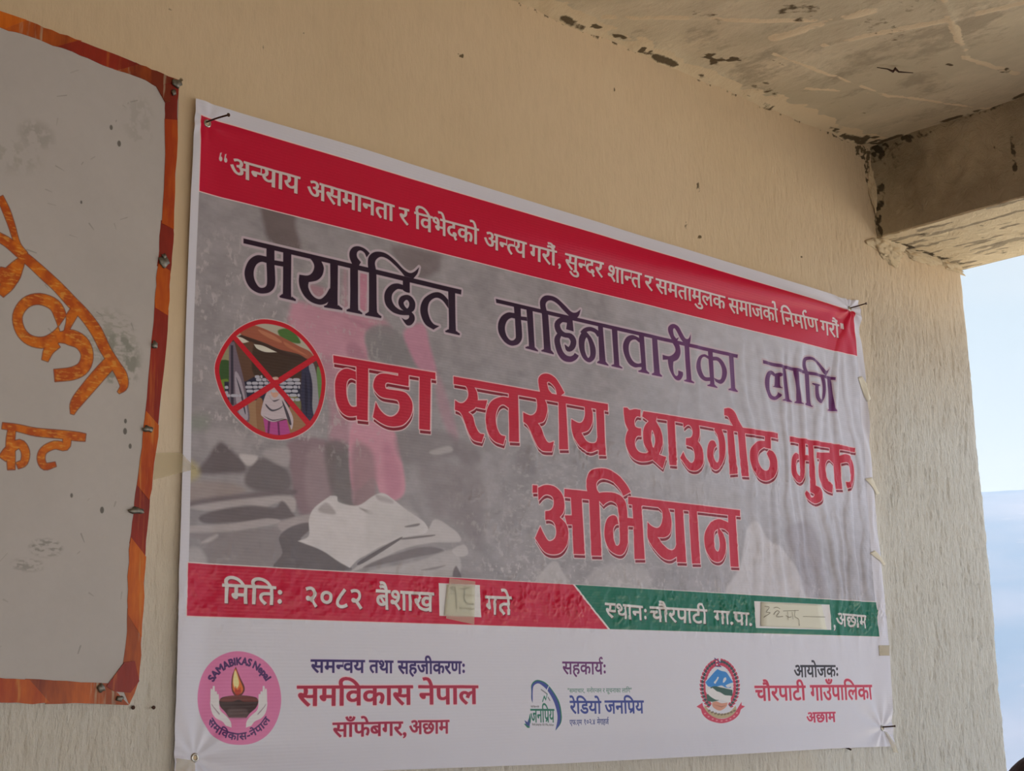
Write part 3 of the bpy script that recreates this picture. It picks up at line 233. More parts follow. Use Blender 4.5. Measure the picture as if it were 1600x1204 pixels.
  ['978.0,674.2! 988.5,675.3! 995.9,671.6 1011.3,675.2 1028.1,675.5! 1026.4,661.2! 1015.1,660.5 1008.5,651.7 1009.5,641.3 1016.9,638.0 1027.6,638.2! 1026.2,622.7! 1014.5,621.0 1008.0,611.9 1008.8,599.5 1019.0,590.1 1037.2,588.8 1046.6,592.9! 1033.8,610.5 1032.7,629.3 1038.7,644.7 1050.1,655.5! 1032.0,662.9! 1035.7,673.9! 1079.3,674.9! 1073.6,658.3! 1086.8,641.7 1091.2,620.9 1086.1,603.3 1077.5,590.8! 1099.3,587.7! 1088.4,563.4! 1073.2,570.4 1056.6,578.2! 1042.5,573.7 1018.0,571.3 997.1,577.5 984.4,592.8 980.1,608.9 984.5,623.9 989.3,630.7! 981.0,644.3 978.0,662.7!', '1060.0,638.6 1055.9,621.3 1058.2,606.8 1062.7,603.0 1068.0,614.1 1067.2,628.9'],
  ['1077.7,674.8! 1475.8,678.0! 1474.0,666.2! 1077.1,664.0!'],
  ['1107.5,671.9! 1129.9,672.4! 1130.2,573.7! 1107.9,572.6!'],
  ['1186.9,672.6! 1204.6,665.9 1206.6,646.4 1200.5,630.4! 1211.3,618.5 1215.1,601.4 1210.5,583.6 1194.8,570.2 1175.0,567.7 1159.2,574.3 1141.5,589.8! 1151.4,603.6! 1160.3,591.6 1174.4,583.3 1184.5,587.5 1188.6,600.9 1183.1,615.5 1162.1,619.4! 1163.6,633.0! 1179.6,636.9 1185.3,648.4 1181.0,658.8 1171.4,662.1 1157.9,654.0! 1157.1,666.9! 1175.2,669.0!'],
  ['1261.9,668.0! 1279.0,667.7! 1289.1,642.1 1286.7,610.8 1273.0,587.4 1255.2,575.8 1238.6,579.7 1228.2,598.4 1229.8,620.4 1239.2,634.6 1252.9,637.1 1260.7,628.0! 1251.7,620.5 1247.3,606.8 1253.1,594.2 1261.5,592.8 1267.4,604.4 1269.6,633.4 1265.8,650.7! 1254.7,661.6!'],
  ['1298.1,669.9! 1318.9,670.0! 1323.6,574.4! 1299.1,571.1!'],
  ['1332.9,669.3! 1359.4,670.0! 1363.8,572.5! 1339.0,570.9!'],
  ['1292.5,710.7! 1310.2,714.0 1327.1,707.1 1339.8,690.5 1359.4,670.0! 1324.2,670.6! 1311.4,684.9 1303.5,695.2 1291.5,696.5!'],
  ['1427.7,668.5! 1446.2,670.5! 1445.4,640.5! 1425.3,640.7!'],
  ['1430.3,656.1! 1400.9,651.8 1378.0,635.8 1371.9,614.8 1377.7,590.6 1397.6,572.2 1422.6,568.0 1449.0,577.9 1462.6,598.6 1462.1,621.5 1452.2,634.3 1439.6,637.6! 1431.5,628.8! 1440.3,612.5 1435.9,596.1 1424.5,590.0 1410.3,593.7 1399.1,610.7 1402.5,629.2 1417.9,640.0 1432.7,641.9!'],
  ['1518.1,675.6! 1767.8,675.6! 1766.7,665.8! 1517.7,663.8!'],
  ['1550.8,675.0! 1568.8,675.2! 1565.2,611.6 1561.5,587.9 1547.9,575.8 1531.7,576.9 1519.4,590.7 1518.1,610.5 1523.3,631.0 1535.1,640.5 1548.6,638.5! 1547.6,628.4! 1537.8,625.7 1532.7,615.2 1533.8,598.7 1542.6,591.2 1548.3,593.3 1550.2,627.0!'],
  ['1563.7,638.4! 1584.6,638.8! 1583.4,626.9! 1562.6,626.5!'],
  ['1585.4,674.5! 1603.5,673.9! 1602.8,571.4! 1580.5,571.1!'],
  ['1579.1,571.0! 1603.0,573.1! 1617.9,568.4 1625.3,558.1 1620.9,542.6 1604.5,533.7 1585.0,533.9 1566.3,539.9 1560.6,551.1 1565.4,558.2! 1575.8,552.3 1583.5,545.5 1594.7,547.2 1596.8,554.1 1584.7,557.3! 1579.1,557.6!'],
  ['1612.3,649.2! 1662.5,653.5! 1663.8,638.1! 1652.0,635.3 1643.7,624.2 1643.1,605.4 1649.9,589.0 1667.6,580.3! 1662.7,562.0! 1644.4,564.8 1628.4,573.5 1616.3,592.8 1615.9,616.4 1622.0,634.0 1610.9,636.3!'],
  ['1665.0,676.1! 1702.8,676.6! 1700.8,659.1! 1707.4,574.3! 1679.6,572.0! 1675.7,629.0! 1660.9,637.8!'],
  ['1699.9,650.3! 1724.0,656.2 1747.1,651.6 1758.5,633.5 1757.1,608.9 1745.5,585.3 1723.9,577.4! 1719.6,591.7! 1731.5,592.8 1738.9,605.5 1738.1,624.6 1727.8,637.5 1700.9,633.1!'],
  ['724.5,498.4! 736.4,498.6! 736.0,485.2! 724.1,484.2!'],
  ['737.7,494.5! 756.8,501.2 780.0,500.6 798.5,489.5 805.5,473.1 803.2,456.0 792.2,444.3! 808.3,432.8 813.6,416.3 809.4,395.9 794.7,380.0 773.6,374.7 750.7,379.2 728.1,401.8! 741.8,424.1! 749.4,412.2 760.5,399.6 769.7,399.4 779.2,405.8 782.4,417.6 777.8,432.4 766.3,437.4 754.8,436.6! 755.2,452.5! 769.3,456.0 777.0,465.8 775.8,479.2 763.2,484.0 751.5,481.4 738.6,471.2!'],
  ['805.3,448.6! 830.4,450.4! 829.7,433.4! 810.7,432.1!'],
  ['806.4,498.3! 875.9,499.3! 875.3,483.7! 805.8,483.3!'],
  ['823.4,488.1! 852.4,490.5! 855.3,379.1! 826.5,378.4!'],
  ['873.0,488.7! 866.9,505.5 868.4,524.6 880.1,539.6 902.7,546.1 927.8,546.7 955.3,537.7 977.6,522.0 989.9,507.9! 967.5,498.1! 959.1,509.8 941.8,522.4 924.4,527.0 906.8,526.3 895.2,518.3 894.7,506.1 900.6,498.8! 900.0,485.7! 900.8,379.0! 873.9,377.9!'],
  ['895.6,497.5! 913.1,500.7 940.9,502.1 963.5,496.0 974.4,482.8 977.0,458.3 976.7,426.7 974.3,403.8 960.7,385.7 942.9,383.8 923.2,392.2 912.9,410.6 912.6,431.2 919.6,449.0 933.8,457.8 946.3,456.1 950.7,442.4! 943.0,440.2 936.3,431.0 935.6,415.4 941.2,401.9 948.8,401.5 953.8,411.3 953.3,442.6 951.9,467.0 947.5,480.7 932.5,485.6 917.2,480.1 910.8,475.2! 900.0,483.9!'],
  ['975.7,456.4! 995.0,456.0! 996.8,441.2! 976.1,440.7!'],
  ['981.6,498.0! 1022.0,497.9! 1021.2,482.8! 980.9,483.3!'],
  ['985.0,497.8! 1327.7,497.3! 1326.7,484.6! 984.3,483.9!'],
  ['992.4,496.8! 1018.2,496.5! 1022.7,379.1! 993.7,377.6!'],
  ['1056.0,490.4! 1071.0,482.6 1079.5,475.8 1079.7,461.0 1073.4,447.2 1062.1,442.3 1046.9,445.4 1035.3,452.0! 1033.7,422.6 1044.8,407.2 1061.5,393.5 1080.7,382.8 1100.6,381.7 1121.3,390.1! 1125.8,390.4! 1127.5,418.0! 1120.6,415.3! 1113.1,403.8 1099.5,400.8 1082.1,407.9 1063.2,424.4! 1085.4,425.8 1101.6,435.7 1107.2,454.0 1105.9,468.8 1101.1,481.9! 1093.9,493.3!'],
  ['1118.9,496.4! 1143.9,496.0! 1146.6,378.8! 1119.4,378.2!'],
  ['1161.2,496.5! 1186.7,496.2! 1191.5,378.8! 1164.8,377.5!'],
  ['1286.9,496.1! 1312.7,495.8! 1314.4,378.0! 1287.5,377.4!'],
  ['1252.5,473.1 1228.0,463.7 1211.3,445.8 1207.0,427.3 1212.1,406.3 1227.3,388.9 1246.0,384.6 1263.2,390.8 1274.1,408.2 1275.7,428.3 1269.6,443.4 1257.2,454.9! 1272.8,454.4 1288.0,446.9! 1289.6,467.9! 1271.7,472.1', '1252.2,453.1! 1241.0,446.2 1237.3,429.1 1238.5,412.4 1247.6,406.0 1254.0,411.7 1256.3,427.2 1252.6,442.3'],
 ],
 'hq': [
  ['52.5,968.6 55.3,972.5 56.6,967.5 61.4,964.3 58.0,959.2 53.3,960.2! 61.4,964.3! 60.7,970.6 63.6,969.2 66.1,966.6 68.5,963.9 65.1,958.8 61.0,959.9'],
 ],
 'wb': [
  ['-307.4,812.3! -305.0,807.7! -302.5,803.1! -300.1,798.6! -297.8,794.0! -295.5,789.4! -293.2,784.7! -290.8,779.9! -288.4,774.6! -285.9,768.7! -283.3,762.2! -280.6,755.7! -277.9,750.0! -275.1,745.3! -272.4,741.5! -269.8,738.3! -267.3,735.0! -259.1,742.8! -262.2,745.7! -265.3,748.3! -268.1,751.1! -270.7,754.7! -273.1,759.9! -275.4,766.3! -277.6,773.1! -279.8,779.4! -281.9,784.9! -284.0,790.1! -286.0,795.2! -288.4,800.1! -291.0,804.9! -293.8,809.4! -296.6,813.8! -299.4,818.2!'],
  ['-305.8,751.4! -301.9,749.8! -298.1,748.3! -294.5,746.8! -291.0,745.0! -287.5,742.9! -283.7,740.5! -279.6,737.7! -275.1,734.7! -270.4,731.8! -265.5,728.8! -260.7,725.7! -255.9,722.6! -251.2,719.3! -246.4,715.7! -241.6,712.2! -236.7,708.6! -231.7,705.2! -226.9,702.1! -222.0,698.8! -217.0,695.1! -211.5,690.5! -205.6,685.3! -199.6,680.0! -193.9,675.1! -188.6,671.2! -183.9,668.0! -179.6,665.0! -175.3,661.4! -170.7,657.0! -166.1,652.1! -161.6,646.9! -157.3,641.5! -153.2,635.7! -149.1,629.2! -145.0,622.4! -140.6,616.0! -136.2,610.2! -131.7,605.0! -127.6,600.3! -124.0,595.9! -120.9,591.8! -118.3,588.2! -116.3,585.1! -114.6,582.2! -112.8,579.1! -111.0,575.9! -109.7,573.2! -108.9,571.4! -108.5,570.0! -109.2,567.8! -110.8,564.8! -112.4,561.6! -109.4,559.3! -106.4,561.1! -103.1,563.0! -99.5,566.0! -96.8,570.6! -96.0,575.9! -96.3,581.0! -97.5,585.9! -99.2,590.5! -101.7,594.7! -104.8,598.4! -108.0,601.8! -111.4,605.7! -115.1,610.2! -119.1,615.1! -123.1,620.1! -126.9,625.5! -130.6,631.5! -134.3,638.3! -138.4,645.5! -142.8,652.3! -147.8,658.3! -153.0,663.9! -158.2,669.0! -163.4,673.8! -168.3,678.0! -172.9,681.6! -177.5,685.0! -182.3,688.6! -188.0,693.1! -194.2,698.1! -200.6,703.1! -206.7,707.7! -212.2,711.6! -217.3,715.1! -222.1,718.4! -227.0,721.6! -232.0,724.9! -237.1,728.2! -242.3,731.4! -247.4,734.6! -252.6,737.7! -257.7,740.6! -262.6,743.5! -267.2,746.2! -271.3,749.0! -275.2,752.0! -279.2,754.9! -283.6,757.5! -288.0,759.5! -292.4,761.0! -296.4,762.1! -300.4,763.4!'],
  ['-303.7,696.5! -300.6,694.0! -296.9,690.8! -290.3,688.0! -279.3,689.9! -271.3,697.5! -267.9,704.9! -266.3,711.1! -265.2,715.9! -264.2,719.7! -263.4,723.4! -262.7,726.7! -262.0,730.2! -269.9,734.0! -272.6,731.5! -275.2,729.1! -277.8,726.7! -280.9,723.6! -284.7,719.3! -288.5,715.0! -291.1,712.8! -289.7,714.3! -285.8,714.9! -287.1,714.2! -291.5,714.2! -296.3,714.3!'],
  ['-290.3,672.5! -286.8,676.3! -283.1,680.1! -279.5,684.2! -276.2,688.9! -273.4,694.2! -271.1,699.8! -269.0,705.4! -266.9,711.0! -278.6,716.2! -282.1,711.3! -285.5,706.3! -288.8,701.5! -291.6,696.9! -294.0,692.5! -296.0,687.9! -298.0,683.2! -300.1,678.5!'],
  ['-198.9,637.6! -198.0,642.9! -196.9,648.4! -196.2,654.3! -196.7,660.2! -198.3,665.8! -200.9,671.4! -204.6,676.7! -209.9,681.3! -216.3,684.3! -223.4,686.1! -230.6,686.9! -237.7,686.7! -244.4,685.2! -251.0,682.8! -257.2,679.3! -262.6,674.8! -267.2,669.3! -270.9,663.0! -273.6,656.4! -275.2,649.5! -275.2,642.7! -273.9,636.1! -271.8,630.1! -269.1,624.8! -265.8,620.2! -261.6,616.2! -256.8,612.9! -251.4,610.5! -245.3,608.9! -238.7,608.3! -231.8,608.5! -224.8,609.9! -218.0,612.7! -211.6,616.4! -205.6,620.9! -200.2,626.3! -195.6,632.5! -192.0,639.2! -189.2,645.6! -186.5,651.2! -183.9,656.2! -181.4,661.1! -179.0,665.8! -176.5,670.6! -189.0,675.9! -191.7,671.2! -194.3,666.7! -197.0,662.0! -200.0,657.1! -203.3,651.5! -206.7,645.8! -209.9,640.8! -213.1,636.9! -216.7,633.3! -220.7,629.9! -224.7,627.1! -228.5,625.2! -232.6,624.0! -237.3,623.4! -241.9,623.4! -245.9,624.1! -249.3,625.3! -252.4,627.3! -255.2,629.8! -257.4,632.7! -259.4,636.5! -261.0,640.9! -261.8,645.4! -261.8,649.3! -260.7,653.2! -258.6,657.5! -255.8,661.6! -253.0,664.6! -249.9,666.9! -246.2,668.9! -242.1,670.3! -238.1,671.0! -233.6,670.9! -228.6,670.0! -224.0,668.5! -220.7,666.8! -218.5,664.6! -216.6,661.5! -214.7,657.6! -212.7,653.7! -210.8,650.0! -209.0,645.9! -207.1,641.2! -205.3,636.3!'],
  ['-220.7,590.7! -218.8,594.8! -217.0,598.8! -215.3,602.1! -213.8,604.4! -212.2,606.3! -209.9,608.6! -206.9,611.4! -203.8,614.4! -211.4,623.5! -214.7,621.1! -218.3,618.7! -222.3,615.5! -225.8,611.1! -228.0,606.0! -228.9,601.1! -229.3,596.6! -229.8,592.4!'],
  ['-206.4,620.8! -201.9,621.0! -197.7,621.0! -194.7,620.5! -192.7,619.7! -189.7,619.2! -185.6,618.7! -181.7,618.1! -179.0,617.2! -176.8,615.7! -174.4,613.4! -172.4,610.6! -171.3,607.9! -171.2,604.8! -171.8,601.1! -173.0,597.5! -174.4,595.0! -176.0,593.1! -178.4,591.3! -181.7,589.3! -185.8,587.3! -190.9,585.5! -197.2,583.9! -204.2,582.3! -211.2,580.6! -208.7,563.7! -201.8,565.2! -194.6,566.6! -187.2,568.3! -180.2,570.6! -174.0,573.5! -168.4,576.8! -163.2,581.0! -158.8,586.3! -155.6,592.6! -153.8,599.2! -152.9,605.8! -153.2,612.4! -154.6,618.7! -157.1,624.6! -160.6,630.1! -165.5,634.8! -171.5,638.3! -178.1,640.7! -184.7,641.9! -191.4,641.8! -197.9,639.6! -202.9,636.1! -206.2,632.6! -209.4,629.4!'],
  ['-132.4,609.9! -136.3,605.1! -140.2,600.4! -144.3,595.6! -148.5,590.2! -153.1,584.4! -157.8,578.1! -162.6,571.7! -167.0,565.3! -171.5,559.0! -176.0,552.5! -180.1,545.9! -183.1,539.5! -184.6,533.7! -184.5,528.7! -183.8,524.8! -183.2,520.8! -178.2,520.1! -175.9,523.8! -173.7,527.2! -171.5,530.2! -168.9,533.4! -165.4,537.8! -161.1,543.3! -156.2,549.3! -151.4,555.4! -146.7,561.4! -141.8,567.6! -137.0,573.8! -132.5,579.5! -128.4,584.7! -124.6,589.6! -120.8,594.3! -116.9,599.2!'],
  ['-281.7,488.0! -276.6,487.7! -271.6,487.5! -266.4,487.2! -260.8,486.8! -254.7,486.0! -248.0,485.0! -240.7,483.9! -232.8,483.3! -224.2,483.1! -215.1,483.3! -206.1,483.5! -198.1,483.7! -190.8,483.6! -184.1,483.4! -178.0,483.1! -172.6,483.1! -168.4,483.2! -165.3,483.4! -162.5,483.6! -159.5,483.8! -158.7,494.3! -161.6,494.6! -164.3,494.9! -167.5,495.2! -171.6,495.3! -176.9,495.4! -183.1,495.4! -190.0,495.4! -197.4,495.2! -205.8,494.9! -214.7,494.5! -223.7,494.2! -231.7,494.1! -239.0,494.4! -246.1,495.1! -252.9,495.8! -259.5,496.3! -265.5,496.5! -270.9,496.4! -276.0,496.3! -281.1,496.3!'],
  ['-273.1,489.3! -273.5,484.8! -274.1,480.3! -274.6,475.7! -274.7,470.9! -274.6,466.2! -274.2,461.7! -273.6,457.4! -273.1,452.9! -272.5,448.0! -271.8,442.9! -271.1,437.8! -270.4,432.6! -260.2,433.8! -260.4,439.1! -260.6,444.3! -260.8,449.5! -261.1,454.5! -261.5,459.2! -262.0,463.6! -262.4,467.7! -262.7,471.7! -262.7,475.8! -262.6,480.1! -262.4,484.6! -262.2,489.1!'],
  ['-273.6,443.8! -271.7,447.1! -269.9,450.3! -268.2,453.0! -266.1,455.4! -263.1,458.2! -259.6,461.2! -256.7,463.3! -255.9,463.7! -256.2,463.7! -255.0,462.6! -253.4,460.5! -252.3,458.3! -251.8,455.9! -251.6,452.6! -251.9,449.4! -252.3,447.4! -252.7,446.7! -254.0,445.9! -256.5,444.7! -259.1,443.2! -255.3,435.4! -252.8,436.4! -249.9,437.5! -246.4,439.5! -243.2,443.1! -241.5,447.6! -240.6,452.4! -240.4,457.4! -241.2,462.1! -243.0,466.4! -245.7,470.5! -249.7,474.0! -255.9,475.6! -261.9,473.7! -266.8,470.4! -271.1,466.7! -274.8,463.1! -277.8,459.6! -280.1,455.9! -282.0,452.6! -283.9,449.5!'],
  ['-192.1,486.3! -192.6,482.7! -193.0,479.3! -193.3,477.7! -192.3,478.7! -191.9,479.0! -195.1,479.2! -200.2,479.5! -205.9,478.8! -211.1,476.7! -215.9,474.1! -220.3,471.1! -224.1,467.5! -226.8,463.5! -228.4,459.3! -229.1,455.1! -229.0,451.2! -228.1,447.3! -226.3,443.4! -223.4,439.9! -218.7,437.5! -213.5,437.9! -208.9,439.8! -204.8,442.0! -200.9,443.8! -202.8,449.5! -207.2,448.4! -211.5,447.2! -214.8,446.6! -215.9,446.9! -216.0,447.3! -216.8,448.7! -217.5,450.9! -217.9,453.0! -218.0,455.0! -217.8,457.3! -217.2,459.5! -216.1,461.3! -213.9,463.2! -210.6,465.3! -206.9,467.1! -203.8,468.2! -201.1,468.3! -197.2,467.6! -192.2,467.0! -185.7,468.6! -181.5,474.1! -180.8,478.9! -180.8,482.7! -180.7,486.0!'],
 ],
 'circ': [
  ['53.8,615.4 61.2,648.0 85.5,683.7 117.1,705.9 147.6,714.8 187.8,711.7 222.3,693.8 248.1,666.2 260.7,632.7 254.9,588.9 235.8,553.8 204.4,532.1 169.1,522.6 129.9,528.6 97.5,547.2 71.6,573.5'],
 ],
 'disc': [
  ['38.5,125.3 43.7,154.6 59.1,176.3 82.0,189.4 107.9,193.6 136.9,187.8 161.6,173.7 178.0,151.3 184.8,121.7 179.2,93.4 163.7,71.6 139.8,59.4 111.4,56.9 83.3,62.1 62.2,75.3 45.5,98.0'],
 ],
 'box': [
  ['498.8,311.2! 592.4,311.6! 594.4,256.0! 499.7,256.3!'],
  ['1358.1,308.8! 1623.3,309.8! 1625.2,254.5! 1358.9,253.3!'],
 ],
}
WORDS = [
 ('अन्याय', 70.7, 969.9, 204.2, 968.2, 30.1, 'hd'),
 ('असमानता', 219.8, 967.9, 403.2, 963.7, 30.2, 'hd'),
 ('र', 415.5, 963.1, 436.2, 963.4, 29.3, 'hd'),
 ('विभेदको', 450.7, 962.3, 600.7, 962.5, 30.3, 'hd'),
 ('अन्त्य', 614.6, 961.8, 721.7, 960.9, 30.7, 'hd'),
 ('गरौं', 732.2, 959.6, 801.3, 960.3, 29.8, 'hd'),
 (',', 805.8, 958.6, 815.3, 957.9, 26.7, 'hd'),
 ('सुन्दर', 826.4, 960.9, 931.4, 961.7, 30.1, 'hd'),
 ('शान्त', 945.0, 960.4, 1044.0, 961.4, 31.8, 'hd'),
 ('र', 1055.7, 959.8, 1078.6, 960.4, 30.0, 'hd'),
 ('समतामुलक', 1089.4, 959.6, 1314.8, 961.0, 29.7, 'hd'),
 ('समाजको', 1327.2, 960.6, 1500.6, 965.8, 32.5, 'hd'),
 ('निर्माण', 1511.6, 963.4, 1652.3, 967.3, 31.9, 'hd'),
 ('गरौं', 1662.4, 965.9, 1737.1, 967.3, 32.5, 'hd'),
 ('"', 1743.6, 967.6, 1756.5, 967.4, 32.6, 'hd'),
 ('मितिः', 76.1, 292.6, 185.9, 292.3, 27.4, 'st'),
 ('२०८२', 223.0, 294.0, 340.9, 293.4, 29.9, 'st'),
 ('बैशाख', 365.3, 295.1, 487.6, 294.3, 30.9, 'st'),
 ('गते', 603.6, 293.0, 666.4, 293.7, 30.9, 'st'),
 ('स्थानः', 906.8, 290.8, 1026.2, 287.5, 26.3, 'st'),
 ('चौरपाटी', 1032.0, 287.7, 1204.7, 286.7, 27.6, 'st'),
 ('गा.पा.', 1228.4, 285.8, 1350.2, 283.8, 25.5, 'st'),
 (',', 1634.1, 289.6, 1644.9, 289.5, 29.8, 'st'),
 ('अछाम', 1647.4, 292.3, 1764.6, 289.2, 27.8, 'st'),
 ('समन्वय', 239.0, 181.7, 343.1, 181.3, 19.1, 'f1'),
 ('तथा', 352.8, 181.3, 401.1, 180.7, 19.0, 'f1'),
 ('सहजीकरणः', 411.4, 180.7, 558.1, 180.5, 20.0, 'f1'),
 ('समविकास', 214.5, 141.8, 440.7, 140.9, 29.9, 'f2'),
 ('नेपाल', 455.2, 140.9, 584.4, 140.1, 30.0, 'f2'),
 ('साँफेबगर,', 281.9, 84.8, 429.3, 83.6, 21.4, 'f3'),
 ('अछाम', 434.2, 84.9, 519.1, 83.9, 21.1, 'f3'),
 ('सहकार्यः', 791.0, 181.5, 906.7, 181.1, 21.8, 'f4'),
 ('"समाचार,', 802.1, 133.4, 847.7, 133.3, 6.9, 'f5'),
 ('मनोरन्जन', 852.7, 133.4, 891.7, 133.2, 7.1, 'f5'),
 ('र', 895.1, 133.2, 900.3, 133.3, 7.2, 'f5'),
 ('सूचनाका', 903.7, 133.3, 943.6, 133.1, 7.3, 'f5'),
 ('लागि"', 947.1, 133.1, 973.7, 133.1, 7.5, 'f5'),
 ('रेडियो', 807.2, 111.6, 889.3, 110.2, 21.6, 'f6'),
 ('जनप्रिय', 899.3, 111.0, 1004.7, 109.7, 22.7, 'f6'),
 ('एफ.एम', 805.5, 78.1, 837.2, 77.7, 8.1, 'f7'),
 ('१०२.४', 842.2, 78.6, 872.3, 78.1, 8.7, 'f7'),
 ('मेगाहर्ज', 877.4, 78.0, 908.1, 77.8, 9.2, 'f7'),
 ('जनप्रिय', 708.5, 99.3, 766.7, 98.1, 22.9, 'f8'),
 ('रेडियो', 709.5, 104.2, 729.9, 103.8, 2.3, 'f9'),
 ('Radio Janapriya 102.4 Mhz, Achham', 711.8, 74.7, 765.4, 72.4, 3.3, 'f9'),
 ('आयोजकः', 1482.5, 177.3, 1643.5, 177.8, 24.1, 'g1'),
 ('चौरपाटी', 1344.9, 135.0, 1518.2, 134.5, 29.2, 'g2'),
 ('गाउँपालिका', 1536.3, 135.2, 1768.2, 134.6, 30.8, 'g2'),
 ('अछाम', 1516.2, 78.7, 1620.2, 78.2, 20.3, 'g3'),
]
